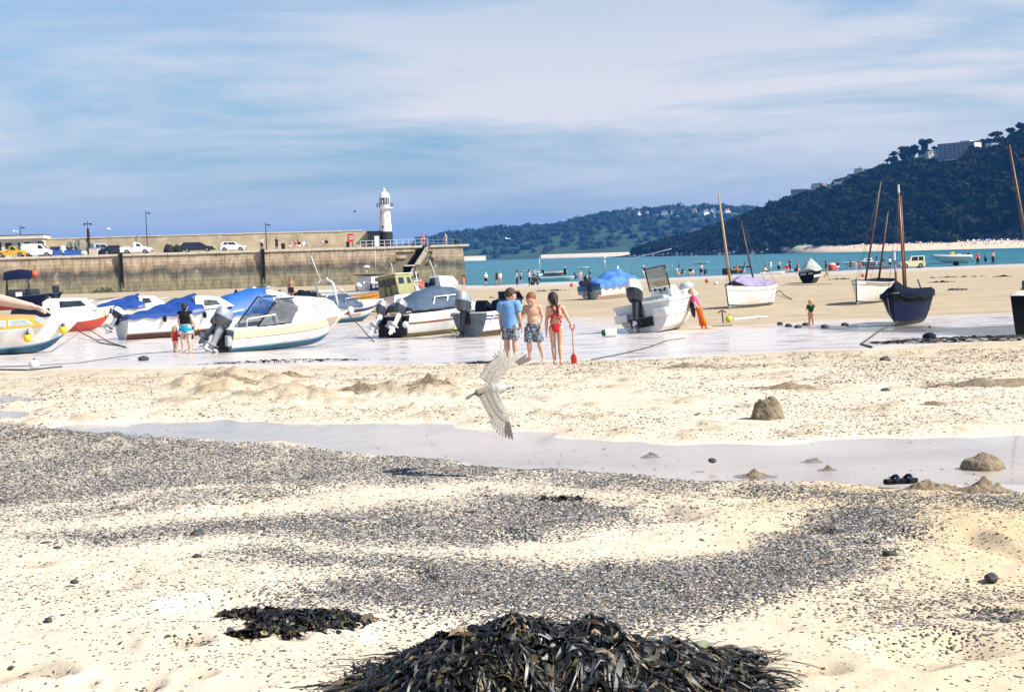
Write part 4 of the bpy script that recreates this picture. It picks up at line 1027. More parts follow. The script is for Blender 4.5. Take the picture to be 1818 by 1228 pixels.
def clear_screen(name, tint=(.72, .76, .76)):
    m = bpy.data.materials.new(name); m.use_nodes = True; t = m.node_tree; t.nodes.clear(); L = t.links.new
    out = t.nodes.new('ShaderNodeOutputMaterial'); mx_ = t.nodes.new('ShaderNodeMixShader'); tr = t.nodes.new('ShaderNodeBsdfTransparent'); tr.inputs[0].default_value = (*tint, 1)
    gl = t.nodes.new('ShaderNodeBsdfGlossy'); gl.inputs['Roughness'].default_value = .08; fr = t.nodes.new('ShaderNodeFresnel'); fr.inputs[0].default_value = 1.5
    nz = t.nodes.new('ShaderNodeTexNoise'); nz.inputs['Scale'].default_value = 5; mr = t.nodes.new('ShaderNodeMapRange'); L(nz.outputs[0], mr.inputs[0]); mr.inputs[3].default_value = .05; mr.inputs[4].default_value = .3
    ad = t.nodes.new('ShaderNodeMath'); ad.operation = 'ADD'; ad.use_clamp = True; L(fr.outputs[0], ad.inputs[0]); L(mr.outputs[0], ad.inputs[1])
    L(ad.outputs[0], mx_.inputs[0]); L(tr.outputs[0], mx_.inputs[1]); L(gl.outputs[0], mx_.inputs[2]); L(mx_.outputs[0], out.inputs[0]); return m
CLEAR = clear_screen('clear_perspex')
class Boat:
    def __init__(s, name, label, px, py, yaw, L, B, H, heel=0, pitch=0, sink=.06, ax=0.0, group=None, cat='boat', z=None, loc=None, scl=1.0):
        g = loc if loc is not None else ground(px, py)
        s.L, s.B, s.H = L, B, H
        s.scl = scl; M = Matrix.Translation(g) @ Matrix.Rotation(R(yaw), 4, 'Z') @ Matrix.Rotation(R(heel), 4, 'X') @ Matrix.Rotation(R(pitch), 4, 'Y') @ Matrix.Translation((-ax * scl, 0, -sink)) @ Matrix.Scale(scl, 4)
        s.root = thing(name, label, cat, mtx=M, group=group)
        s.M = M
    def w(s, p): return s.M @ Vector(p)
    def shape(s, sheer=.35, stern=0.0, rake=.5, tw=.85, ent=2.2, pw=(.34, .95), fore=.5, flare=1.15, mid=.42):
        s.P = dict(sheer=sheer, stern=stern, rake=rake, tw=tw, ent=ent, pw=pw, fore=fore, flare=flare, mid=mid)
    def pt(s, t, k, side=1, off=0.0):
        P = s.P; m = P['mid']
        bb = s.B / 2 * (P['tw'] + (1 - P['tw']) * math.sin(min(t / m, 1) * math.pi / 2)) * (1 - max(0, (t - m) / (1 - m)) ** P['ent'])
        zs = s.H * (1 + P['sheer'] * t ** 2 + P['stern'] * (1 - t) ** 3)
        zk = s.H * P['fore'] * max(0, (t - .58) / .42) ** 2.4
        p = P['pw'][0] + (P['pw'][1] - P['pw'][0]) * t ** 2
        x = t * s.L - P['rake'] * (1 - k) * t ** 5
        y = bb * (k ** p if k > 0 else 0)
        return Vector((x, side * (y + off), zk + (zs - zk) * k ** P['flare']))
    def hull(s, bands, transom, gun=None, inner=INNER, sole=.45, deck=None, ns=18, gr=.03, inset=.06):
        """bands: (k_top, material) from the keel upwards"""
        mats = []; K = [0.0]; km = []
        k0 = 0
        for k1, m in bands:
            if m not in mats: mats.append(m)
            n_ = max(1, int((k1 - k0) * 9 + .5))
            if k0 == 0: ks = [k1 * (i / 6) ** 1.8 for i in range(1, 7)]
            else: ks = [k0 + (k1 - k0) * i / n_ for i in range(1, n_ + 1)]
            for k in ks: K.append(k); km.append(mats.index(m))
            k0 = k1
        mats.append(transom); q = MB(); T = [i / ns for i in range(ns + 1)]
        for sd in (-1, 1):
            o = len(q.v)
            for t in T:
                for k in K: q.v.append(tuple(s.pt(t, k, sd)))
            nk = len(K)
            for i in range(ns):
                for j in range(nk - 1):
                    a = o + i * nk + j; q.f.append((a, a + 1, a + nk + 1, a + nk)[::sd]); q.m.append(km[j])
        tr = [tuple(s.pt(0, k, -1)) for k in K[::-1]] + [tuple(s.pt(0, k, 1)) for k in K[1:]]
        o = len(q.v); q.v += tr; q.f.append(tuple(range(o, o + len(tr)))); q.m.append(len(mats) - 1)
        # weld the keel line
        me = bpy.data.meshes.new('hull'); me.from_pydata(q.v, [], q.f)
        for m in mats: me.materials.append(m)
        me.polygons.foreach_set('material_index', q.m)
        b = bmesh.new(); b.from_mesh(me); bmesh.ops.remove_doubles(b, verts=b.verts, dist=.0005); bmesh.ops.recalc_face_normals(b, faces=b.faces); b.to_mesh(me); b.free()
        me.polygons.foreach_set('use_smooth', [True] * len(me.polygons)); me.set_sharp_from_angle(angle=R(32))
        s.h = link('hull', me, s.root)
        # inside: walls and floor
        q = MB()
        rings = []
        for t in [i / ns * .975 + .006 for i in range(ns + 1)]:
            zs = s.pt(t, 1).z - .01; zf = max(s.H * sole, s.pt(t, 0).z + .05)
            zf = min(zf, zs - .02)
            y1 = max(.005, s.pt(t, 1).y - inset); kk = max(0.02, (zf - s.pt(t, 0).z) / max(.01, s.pt(t, 1).z - s.pt(t, 0).z)); y0 = max(.004, s.pt(t, min(1, kk ** (1 / s.P['flare']))).y - inset)
            x = s.pt(t, 1).x; xb = s.pt(t, min(1, kk ** (1 / s.P['flare']))).x - .04 * t
            rings.append([(x - .03 * t, -y1, zs), (xb, -y0, zf), (xb, y0, zf), (x - .03 * t, y1, zs)])
        q.loft(rings, closed=False); 
        r0 = rings[0]; q.add(r0, [(0, 1, 2, 3)]); q.build('inside', inner, s.root)
        # gunwale
        if gun:
            for sd in (-1, 1):
                q = MB(); q.tube([s.pt(t, 1, sd, -inset * .5) for t in T], gr, 6); q.build('gunwale', gun, s.root)
            q = MB(); q.tube([s.pt(0, 1, -1), s.pt(0, 1, 1)], gr, 6); q.build('gunwale', gun, s.root)
        if deck:  # foredeck
            t0, dm = deck
            q = MB(); R_ = []
            for t in [t0 + (1 - t0) * i / 8 for i in range(9)]:
                p = s.pt(t, 1); R_.append([(p.x, -p.y, p.z + .004), (p.x, -p.y * .5, p.z + .05 * p.y / s.B * 2 + .01), (p.x, 0, p.z + .07 * p.y / s.B * 2 + .012), (p.x, p.y * .5, p.z + .05 * p.y / s.B * 2 + .01), (p.x, p.y, p.z + .004)])
            q.loft(R_, closed=False); q.build('foredeck', dm, s.root, smooth=True)
        return s
    def strake(s, k, m, r=.02, t0=0, t1=1.0, name='rubbing_strake', off=.01):
        for sd in (-1, 1):
            q = MB(); q.tube([s.pt(t0 + (t1 - t0) * i / 14, k, sd, off) for i in range(15)], r, 6); q.build(name, m, s.root)
    def cover(s, t0, t1, ridge, m, skirt=.12, wr=.035, over=.025, n=26, sharp=1.2, seed=1, name='cover', zoff=0, kink=0):
        q = MB(); rings = []; na = 12
        rx = [a for a, _ in ridge]; rz = [b for _, b in ridge]
        for i in range(n + 1):
            t = t0 + (t1 - t0) * i / n; p = s.pt(t, 1); h = float(np.interp(t, rx, rz)); ring = []
            for j in range(-na, na + 1):
                f = j / na; sd = 1 if f >= 0 else -1
                if abs(f) > .92:
                    pk = s.pt(t, 1, sd, over); d = skirt * (abs(f) - .92) / .08 * (1 + .22 * math.sin(7 * t * s.L + seed))
                    ring.append((pk.x, pk.y * (1 if abs(f) < .99 else .995), pk.z + zoff - d + .02))
                else:
                    g = abs(f) / .92; y = (p.y + over) * g * sd
                    z = p.z + zoff + .02 + h * (1 - g ** sharp)
                    w_ = (float(vnoise(t * 9 + seed * 7, f * 3, seed)) - .5) * 2 + (float(vnoise(t * 22, f * 2.2 + t * 5, seed + 3)) - .5)
                    fold = abs(math.sin((t * s.L * 1.3 + f * .9) * 3.1 + seed)) ** 3
                    ring.append((p.x + .02 * w_, y, z + wr * w_ * (1 - g ** 4) - wr * .9 * fold * (1 - g) * 1.2))
            rings.append(ring)
        q.loft(rings, closed=False)
        o_ = rings[0]; q.add(o_, [tuple(range(len(o_)))])
        q.add(rings[-1], [tuple(range(len(o_)))])
        return q.build(name, m, s.root, smooth=50)
    def cabin(s, prof, wb, wt, m, wins=(), wm=BGL, name='cabin', bevel=.05, frame=None, front=True, yc=0.0):
        zg = [z for _, z in prof]; z0, z1 = min(zg), max(zg)
        f = lambda z: (wb + (wt - wb) * (z - z0) / (z1 - z0)) / 2
        q = MB(); q.loft([[(x, yc - f(z), z) for x, z in prof], [(x, yc + f(z), z) for x, z in prof]]); c = q.build(name, m, s.root, smooth=30, bevel=bevel)
        for w in wins:
            for sd in (-1, 1):
                P = [(x, yc + sd * (f(z) + .012), z) for x, z in w]; n_ = len(P)
                if frame:
                    cx = sum(x for x, _ in w) / n_; cz = sum(z for _, z in w) / n_
                    Pf = [(cx + (x - cx) * 1.14, yc + sd * (f(z) + .006), cz + (z - cz) * 1.2) for x, z in w]; q = MB(); q.add(Pf, [tuple(range(n_))]); q.build('window_frame', frame, c)
                q = MB(); q.add(P, [tuple(range(n_))]); q.build('window', wm, c)
        if front:   # windscreen panes on the sloping front
            mx_ = max(x for x, _ in prof)
            best = None
            for i in range(len(prof)):
                a, b_ = prof[i], prof[(i + 1) % len(prof)]
                if abs(a[1] - b_[1]) > .18 and (a[0] + b_[0]) / 2 > mx_ - (mx_ - min(x for x, _ in prof)) * .45:
                    best = (a, b_) if a[1] < b_[1] else (b_, a)
            if best:
                (x0, a0), (x1, a1) = best; nx, nz = (a1 - a0), -(x1 - x0); l = math.hypot(nx, nz); nx /= l; nz /= l
                if nx < 0: nx, nz = -nx, -nz
                for u0, u1 in ((-.88, -.05), (.05, .88)):
                    P = []
                    for t, u in ((.2, u0), (.2, u1), (.85, u1), (.85, u0)):
                        z = a0 + (a1 - a0) * t; x = x0 + (x1 - x0) * t; P.append((x + nx * .014, yc + u * f(z), z + nz * .014))
                    q = MB(); q.add(P, [(0, 1, 2, 3)]); q.build('windscreen', wm, c)
        return c
    def outboard(s, y=0, tilt=25, sc_=1.0, cowl=ENG, top=None, leg=ENGS, x=-.02, z=None, yawm=0, label=None):
        z = s.pt(0, 1).z - .05 if z is None else z
        o = bpy.data.objects.new('outboard_motor', None); COL.objects.link(o); o.parent = s.root
        o.location = (x, y, z); o.rotation_euler = (0, R(tilt), R(yawm)); o.scale = (sc_,) * 3
        if label: o['label'] = label
        q = MB()
        def ring(cx, cz, lx, ly, n_=14, p=2.6):
            R_ = []
            for k in range(n_):
                a = math.tau * k / n_; ca, sa = math.cos(a), math.sin(a)
                R_.append((cx + lx * abs(ca) ** (2 / p) * (1 if ca > 0 else -1), ly * abs(sa) ** (2 / p) * (1 if sa > 0 else -1), cz))
            return R_
        q.cm = 0; q.loft([ring(-.16, .06, .20, .13), ring(-.17, .14, .27, .17), ring(-.18, .34, .29, .18)], True, True, False)
        q.cm = 1; q.loft([ring(-.18, .34, .29, .18), ring(-.20, .50, .27, .17), ring(-.22, .58, .21, .13), ring(-.23, .61, .10, .06)], True, False, True)
        q.build('cowling', [cowl, top or cowl], o, smooth=40)
        q = MB(); q.loft([ring(-.13, .08, .12, .09), ring(-.12, -.30, .10, .055), ring(-.13, -.62, .10, .035), ring(-.13, -.86, .09, .03)]); lg = q.build('leg', leg, o, smooth=40)
        q = MB(); q.box((-.20, 0, -.52), (.44, .24, .025)); q.build('cavitation_plate', leg, lg)
        q = MB(); q.ell((-.16, 0, -.70), (.24, .06, .06), 10, 8); q.build('gearcase', leg, lg, smooth=True)
        q = MB(); q.prism([(-.02, -.74), (-.26, -.74), (-.22, -.95), (-.12, -.95)], -.012, .012); q.build('skeg', leg, lg)
        q = MB()
        for k in range(3):
            a = k * math.tau / 3; u = Vector((0, math.cos(a), math.sin(a))); w_ = Vector((.5, -math.sin(a) * .8, math.cos(a) * .8))
            c_ = Vector((-.40, 0, -.70)); q.add([c_ + u * .03 - w_ * .02, c_ + u * .15 - w_ * .06, c_ + u * .17, c_ + u * .14 + w_ * .07, c_ + u * .03 + w_ * .03], [(0, 1, 2, 3, 4)])
        q.build('propeller', ENGS, lg)
        q = MB(); q.box((.02, 0, -.10), (.14, .26, .36)); q.build('clamp_bracket', ENGB, o)
        return o
    def tube(s, pts, r, m, name='rail', n=6):
        q = MB(); q.tube(pts, r, n); return q.build(name, m, s.root, smooth=True)
    def ball(s, c, r, m, name, parent=None, nu=12):
        q = MB(); q.ell(c, r, nu, 9); return q.build(name, m, parent or s.root, smooth=True)
    def box(s, c, d, m, name, rot=None, bevel=.0, parent=None):
        q = MB(); q.box(c, d, rot); return q.build(name, m, parent or s.root, bevel=bevel, smooth=30 if bevel else False)
def rope(label, pts, r=.02, m=WEED, name='mooring_rope'):
    q = MB(); P = []
    for i in range(len(pts) - 1):
        a, b_ = Vector(pts[i]), Vector(pts[i + 1])
        for k in range(6):
            f = k / 6; P.append(a.lerp(b_, f))
    P.append(Vector(pts[-1])); q.tube(P, r, 6)
    return tag(q.build(name, m), label, 'rope')
def gp(px, py, dz=.02):
    g = ground(px, py); return g + Vector((0, 0, dz))
def text_mesh(parent, body, size, loc, rot, m, name='lettering'):
    cu = bpy.data.curves.new(name, 'FONT'); cu.body = body; cu.size = size; cu.align_x = 'CENTER'; cu.align_y = 'CENTER'; cu.extrude = .004
    ob = bpy.data.objects.new(name, cu); COL.objects.link(ob)
    me = bpy.data.meshes.new_from_object(ob.evaluated_get(bpy.context.evaluated_depsgraph_get())); bpy.data.objects.remove(ob)
    me.materials.clear(); me.materials.append(m)
    o = link(name, me, parent); o.location = loc; o.rotation_euler = rot; return o

# ---------------------------------------------------------------- orange-topped cabin boat, far left
b = Boat('cabin_cruiser', 'white cabin boat with orange cabin top and yellow ball fenders at left', 8, 629, 14, 6.2, 2.1, .98, heel=4, ax=3.4, scl=.93)
b.shape(sheer=.30, rake=.75, tw=.8, pw=(.40, 1.0), fore=.62)
b.hull([(.36, AF_BLUE), (.42, LBLUE), (1, GEL)], GEL, GELD, deck=(.55, GEL), sole=.5)
b.cabin([(2.0, .95), (5.0, 1.18), (4.55, 1.48), (3.9, 1.54), (2.3, 1.54), (1.85, 1.4)], 1.72, 1.35, ORNG, [[(3.75, 1.24), (4.55, 1.28), (4.3, 1.44), (3.75, 1.44)], [(3.3, 1.22), (3.58, 1.23), (3.58, 1.43), (3.25, 1.43)]], PERSP, frame=GEL)
b.tube([(2.0, -.75, 1.0), (2.6, -.8, 1.35), (2.9, -.78, 1.56)], .05, NAVYH, 'canopy_edge')
for t, k in ((.52, .8), (.71, .8), (.92, .86)):
    p = b.pt(t, k, -1, .16); q = MB(); q.ell(p - Vector((0, 0, .12)), (.155, .155, .165), 14, 10); fd = q.build('fender', FENDY, b.root, smooth=True)
    q = MB(); q.lathe([(.02, .14), (.09, .02), (.07, -.03)], p, 10); q.build('fender_neck', ENGB, fd, smooth=True); 
    q = MB(); q.tube([p + Vector((0, 0, .12)), b.pt(t, 1, -1)], .012, 5); q.build('lanyard', ENGB, fd)
rope('green rope from the orange-topped boat to the left of the blue tarp boats', [b.w(b.pt(.98, .8, -1)), gp(140, 597, .25), gp(178, 609), gp(222, 616)], .022)
rope('second mooring rope running out over the wet sand at left', [b.w(b.pt(.99, .9, 1)), gp(150, 590, .3), gp(190, 606), gp(224, 617.5)], .018)

# ---------------------------------------------------------------- white cabin boat with red forefoot behind it
b = Boat('cabin_cruiser', 'white cabin boat with dark window and red underside behind the orange one', 105, 590, 28, 5.0, 1.9, .95, heel=-3, ax=2.2)
b.shape(sheer=.35, rake=.55, pw=(.38, 1.0)); b.hull([(.55, REDH), (1, GEL)], GELD, GELD, deck=(.5, GEL))
b.cabin([(1.3, .9), (4.1, 1.15), (3.5, 1.75), (1.7, 1.78), (1.4, 1.6)], 1.5, 1.15, GEL, [[(2.2, 1.28), (3.5, 1.34), (3.25, 1.62), (2.2, 1.62)]])
b.cover(0, .34, [(0, .35), (.34, .85)], DKC, seed=4)
b.tube([(2.2, .3, 1.78), (2.2, .3, 2.4)], .03, ENGB, 'aerial_post'); b.box((2.2, .3, 2.25), (.35, .3, .4), ENGB, 'searchlight', bevel=.05)
b.tube([b.pt(.9, .9, -1, .02), b.pt(.97, .35, -1, .02)], .02, ORNG, 'bow_rope'); b.tube([b.pt(.98, .9, -1, .02), b.pt(.88, .45, -1, .02)], .02, ORNG, 'bow_rope')
b.box(b.pt(.985, .75, -1, .05), (.1, .1, .3), STRB, 'bow_fender')

# ---------------------------------------------------------------- dark working boat at the wall, left
b = Boat('fishing_boat', 'dark blue fishing boat with a gantry under the harbour wall at left', 38, 549, 24, 6.4, 2.3, 1.1, heel=0, ax=3)
b.shape(sheer=.3, rake=.5); b.hull([(.4, REDH), (1, NAVYH)], NAVYH, GUN, sole=.7)
for x in (1.9, 3.6):
    for sd in (-1, 1): b.tube([(x, sd * .9, 1.1), (x + .15, sd * .75, 2.9)], .05, ENGB, 'gantry_post')
b.cabin([(1.7, 2.55), (3.9, 2.65), (4.0, 3.3), (3.0, 3.45), (1.8, 3.25)], 1.7, 1.5, NAVYH, name='canopy', front=False)
b.ball((4.15, -.55, 3.0), .3, ORB, 'buoy'); b.box((2.8, -1.02, 1.35), (.5, .1, .35), GEL, 'name_board'); b.tube([(.2, -.9, 1.1), (-.3, -.95, 2.9)], .06, WPIPE, 'boom')
b.box((3.2, 0, 1.45), (2.6, 1.3, .6), mat('dark_fishing_gear', (.03, .04, .06), rough=.8, var=.4, scale=9), 'gear_box', bevel=.08)

# ---------------------------------------------------------------- white boat with blue tarp, beyond
b = Boat('motor_boat', 'white motor boat under a blue tarp nearest the left ladder', 196, 579, 38, 5.2, 2.0, .95, heel=-4, ax=1.5)
b.shape(sheer=.28, rake=.5); b.hull([(.25, GELD), (1, GEL)], GELD, GEL, deck=(.6, GEL)); b.strake(.62, GELD, .02)
b.cabin([(3.0, .95), (4.6, 1.1), (3.9, 1.6), (3.0, 1.66)], 1.5, 1.2, GEL, [[(3.15, 1.2), (3.7, 1.22), (3.6, 1.5), (3.2, 1.52)]])
b.cover(0, .62, [(0, .05), (.3, .45), (.60, .75)], TARP, seed=2)
b.outboard(.1, 30, 1.1, ENGB, ENGS)
b.tube([b.pt(.7, 1, 1) + Vector((0, 0, .35)), b.pt(.98, 1, 1) + Vector((0, 0, .3))], .02, STEEL, 'bow_rail')

# ---------------------------------------------------------------- larger boat with blue tarp left of the woman
b = Boat('motor_boat', 'white motor boat with brown bottom under a large blue tarp left of the woman', 238, 602, 36, 5.6, 2.15, 1.0, heel=-6, ax=.5)
b.shape(sheer=.32, rake=.7, tw=.86); b.hull([(.28, AF_RED), (1, GEL)], GELD, GUN, deck=(.62, GEL), gr=.035); b.strake(.30, GUN, .015)
b.cabin([(3.1, 1.0), (5.0, 1.25), (4.3, 1.7), (3.2, 1.80)], 1.7, 1.3, GEL, [[(3.55, 1.3), (4.35, 1.34), (4.15, 1.58), (3.55, 1.6)]])
b.cover(0, .62, [(0, .06), (.25, .38), (.45, .68), (.62, .85)], TARP, seed=6, skirt=.16, wr=.045)
b.outboard(.35, 35, .85, ENGB, ENGW); 
for sd in (-.35, .35): b.box((.7, sd, -.06), (.35, .10, .32), AF_BLACK, 'bilge_keel')
for t in (.28, .62): b.ball(b.pt(t, .82, -1, .07), (.09, .07, .16), NAVYH, 'fender')

# ---------------------------------------------------------------- blue canvas cruiser behind the foreground cabin boat
b = Boat('cabin_cruiser', 'white cruiser with bright blue canopy directly behind the nearest cabin boat', 398, 592, 46, 5.6, 2.1, 1.0, heel=-2, ax=1.0)
b.shape(sheer=.28, rake=.6); b.hull([(.3, AF_BLUE), (1, GEL)], GELD, GEL, deck=(.55, GEL))
b.cabin([(3.0, 1.0), (4.9, 1.2), (4.1, 1.78), (3.3, 1.95), (3.0, 1.95)], 1.7, 1.3, GEL, [[(3.3, 1.35), (4.1, 1.36), (3.85, 1.68), (3.3, 1.75)]], PERSP)
b.cover(-.0, .58, [(0, .35), (.2, .75), (.45, 1.0), (.58, .98)], TARP2, seed=9, sharp=2.6, wr=.03, skirt=.2)
b.tube([(3.0, -.6, 2.0), (3.2, -.6, 2.12), (4.2, -.5, 1.95)], .022, STEEL, 'roof_rail'); b.tube([(3.0, .6, 2.0), (3.2, .6, 2.12), (4.2, .5, 1.95)], .022, STEEL, 'roof_rail')
b.outboard(-.25, 42, 1.05, ENG, ENGS); b.outboard(.45, 40, .75, ENGB, REDH)

# ---------------------------------------------------------------- the nearest cabin boat
b = Boat('cabin_cruiser', 'nearest white cabin boat with cream stripe and curtained window', 404, 625, 40, 5.4, 1.95, .93, heel=3, ax=.15, pitch=-1.5, scl=.90)
b.shape(sheer=.26, rake=1.0, tw=.88, pw=(.33, .95), fore=.55)
b.hull([(.30, AF_BLUE), (.36, LBLUE), (.68, GEL), (.70, GUN), (.97, CREAM), (1, GEL)], AF_GREY, GEL, inner=GELD, deck=(.78, GEL), sole=.42, gr=.028)
c_ = b.cabin([(2.35, .95), (4.75, 1.12), (4.62, 1.22), (4.32, 1.66), (4.0, 1.80), (3.2, 1.88), (2.55, 1.86), (2.7, 1.5)], 1.62, 1.22, GEL, [[(3.15, 1.24), (4.38, 1.28), (4.22, 1.56), (3.3, 1.60)]], CURT, frame=GELD, bevel=.07)
# open back of the cabin with its dark doorway, raked side screens
for sd in (-1, 1):
    q = MB(); q.prism([(1.05, .98), (2.65, 1.02), (2.75, 1.62), (1.95, 1.90)], sd * .70 - .012, sd * .70 + .012); q.build('side_screen', CLEAR, b.root)
    b.tube([(1.0, sd * .73, .98), (1.85, sd * .70, 1.92), (2.6, sd * .62, 1.90)], .035, ENGB, 'screen_frame')
b.box((2.42, .15, 1.28), (.05, .75, .85), WOODD, 'cabin_door'); b.box((2.38, .2, 1.55), (.03, .25, .12), GELD, 'door_plate')
b.box((2.30, -.35, 1.35), (.16, .3, .3), NAVYH, 'cushion', bevel=.04)
b.tube([(.5, -.84, 1.0), (.55, -.85, 1.30), (1.7, -.83, 1.38), (1.78, -.82, 1.05)], .026, WPIPE, 'grab_rail')
b.tube([(2.5, .15, 1.92), (2.55, .15, 2.0), (2.6, -.25, 2.0), (2.6, -.25, 1.92)], .018, STEEL, 'roof_handle'); b.tube([(3.6, -.52, 1.84), (3.62, -.52, 1.90), (4.05, -.5, 1.86), (4.05, -.5, 1.80)], .016, ENGB, 'roof_handle')
b.outboard(-.1, 30, 1.25, ENG, ENGS, ENGS); b.outboard(.52, 46, .85, ENGB, NAVYH); b.box((-.10, -.62, .55), (.22, .22, .38), INNER, 'engine_bracket', bevel=.03); b.box((-.06, .1, .35), (.10, .9, .35), AF_BLACK, 'rudder_plate')
b.tube([(-.2, .1, 1.42), (.9, .05, 1.55)], .025, WPIPE, 'tiller'); b.ball((-.35, .75, .55), (.16, .13, .18), GELD, 'fender')
b.box(b.pt(.99, .92), (.22, .2, .14), GUN, 'bow_fitting'); b.ball(b.pt(1.0, .98) + Vector((.10, 0, .03)), (.14, .12, .16), GELD, 'bow_roller')
rope('green rope from the bow of the nearest cabin boat down to the sand', [b.w(b.pt(1, .9)), gp(640, 594, .35), gp(655, 602, .1), gp(664, 607)], .022)

# ---------------------------------------------------------------- white speedboat with arch
b = Boat('speedboat', 'white speedboat with navy stripe, light arch and pale blue bottom', 590, 573, 40, 5.0, 1.95, .95, heel=5, ax=1.8)
b.shape(sheer=.22, rake=.85, tw=.86, fore=.62); b.hull([(.34, AF_BLUE), (.42, LBLUE), (.66, GEL), (.82, STRB), (1, GEL)], GEL, GEL, deck=(.6, GEL))
for sd in (-1, 1): b.tube([(1.6, sd * .86, .95), (1.35, sd * .86, 1.95), (1.45, sd * .55, 2.22)], .06, WPIPE, 'arch_leg')
b.tube([(1.45, -.58, 2.2), (1.48, 0, 2.30), (1.45, .58, 2.2)], .055, WPIPE, 'arch_top'); b.tube([(1.45, .6, 2.2), (.95, .75, 3.5)], .02, WPIPE, 'aerial'); b.ball((1.46, 0, 2.38), .06, GEL, 'mast_light')
b.cover(.0, .62, [(0, .1), (.3, .45), (.52, .55), (.62, .15)], TARPG, seed=12, sharp=2.2, wr=.02); b.tube([(2.0, -.88, 1.0), (2.05, -.85, 1.4), (2.9, -.75, 1.45), (3.15, -.7, 1.1)], .022, STEEL, 'windscreen_frame')
b.tube([(1.3, -.86, 1.9), (.3, -.9, 1.0)], .02, STEEL, 'stay'); b.tube([(1.5, -.6, 2.15), (2.9, -.7, 1.2)], .02, STEEL, 'stay')
for sd in (-1, 1): b.box(b.pt(.55, .55, sd, .012), (.8, .01, .06), WOODV, 'name_script', rot=rotm(rz=-sd * .12))

# ---------------------------------------------------------------- orange open boat behind it
b = Boat('launch', 'orange wooden launch lying behind the speedboat with the arch', 548, 553, 22, 6.0, 2.0, 1.05, heel=5, ax=.6)
b.shape(sheer=.22, rake=.35, stern=.15); b.hull([(.35, AF_RED), (.8, ORNG), (1, ORNG)], REDH, GUN, sole=.5); b.strake(.82, GUN, .02)
b.box((1.6, 0, 1.35), (1.8, .5, .12), GEL, 'thwart'); b.cover(0, .2, [(0, .25), (.2, .3)], DKC, seed=3)

# ---------------------------------------------------------------- white wheelhouse fishing boat
b = Boat('fishing_boat', 'white wheelhouse fishing boat with number board and radar dome', 655, 541, 58, 7.0, 2.4, 1.35, heel=0, ax=1.8, scl=.80)
b.shape(sheer=.3, rake=.5); b.hull([(.35, AF_BLACK), (1, NAVYH)], NAVYH, GUN, sole=.8)
b.cabin([(1.2, 1.3), (2.9, 1.35), (2.8, 2.75), (1.25, 2.7)], 1.75, 1.6, GEL, [[(1.75, 2.15), (2.35, 2.15), (2.35, 2.5), (1.75, 2.5)]], name='wheelhouse', bevel=.03)
b.box((2.0, 0, 2.80), (2.0, 1.95, .09), ENGB, 'roof'); b.tube([(1.9, .2, 2.8), (1.9, .2, 3.45)], .05, WPIPE, 'radar_post'); b.ball((1.9, .2, 3.5), (.32, .32, .17), GEL, 'radar_dome')
b.tube([(2.3, -.5, 2.8), (2.35, -.5, 5.0)], .018, WPIPE, 'aerial')
nb_ = b.box((1.35, -1.18, 1.75), (1.5, .05, .5), NAVYH, 'number_board', rot=rotm(rz=0.0)); text_mesh(nb_, 'SS 118', .36, (1.35, -1.212, 1.75), (R(90), 0, 0), WPIPE)
b.box((1.35, -1.1, 1.4), (1.5, .1, .3), NAVYH, 'bulwark'); b.tube([(-.2, -1.1, 1.4), (-.2, -1.1, 2.2), (1.2, -1.0, 2.1)], .03, STEEL, 'stern_rail')
b.outboard(-.4, 20, 1.2, ENGS, ENGW)

# ---------------------------------------------------------------- olive wheelhouse boat
b = Boat('fishing_boat', 'fishing boat with leaning olive wheelhouse and white bow in the middle', 694, 553, 60, 6.4, 2.45, 1.25, heel=-9, ax=.6, scl=.78)
b.shape(sheer=.42, rake=.5, fore=.45); b.hull([(.42, AF_RED), (1, GEL)], GELD, GUN, sole=.7, deck=(.5, GEL))
wh = b.cabin([(.75, .95), (3.0, 1.0), (3.05, 2.1), (2.75, 2.9), (.7, 2.9)], 2.0, 1.8, OLIVE, [[(2.2, 2.15), (2.75, 2.15), (2.6, 2.65), (2.2, 2.65)], [(1.0, 2.15), (1.75, 2.15), (1.75, 2.65), (1.0, 2.65)]], name='wheelhouse', bevel=.05)
# the back of the wheelhouse: two windows and a tall door between dark posts
for y0, y1, nm, mt_, z0, z1 in ((.30, .78, 'rear_window', BGL, 2.1, 2.65), (-.20, .2, 'rear_door_window', BGL, 2.0, 2.65), (-.8, -.35, 'rear_window', BGL, 2.1, 2.65)):
    q = MB(); q.add([(.712, y0, z0), (.712, y1, z0), (.69, y1, z1), (.69, y0, z1)], [(0, 1, 2, 3)]); q.build(nm, mt_, wh)
for y in (.26, -.27): b.box((.70, y, 1.85), (.05, .07, 1.75), ENGB, 'door_post', parent=wh)
b.box((1.75, 0, 2.95), (2.4, 2.0, .08), CREAM, 'roof', bevel=.02); b.tube([(2.2, .3, 2.95), (2.2, .3, 4.0)], .02, WPIPE, 'aerial')
b.tube([(3.3, -.85, 1.4), (3.3, -.85, 2.3), (4.6, -.65, 2.35), (4.6, -.65, 1.55)], .03, WPIPE, 'side_rail'); b.tube([(5.0, 0, 1.6), (5.0, 0, 3.2)], .04, WPIPE, 'mast')
q = MB(); q.lathe([(.18, -.06), (.30, -.06), (.33, 0), (.30, .06), (.18, .06), (.15, 0), (.18, -.06)], (0, 0, 0), 16, False); lr = q.build('lifebuoy', ORB, b.root, smooth=True); lr.location = (4.5, -.72, 2.0); lr.rotation_euler = (R(80), 0, 0)
b.ball(b.pt(.62, .8, -1, .12), (.2, .16, .3), AF_BLACK, 'tyre_fender'); b.box((4.2, -.2, 1.7), (.8, .8, .5), PERSP, 'fish_box', bevel=.03)

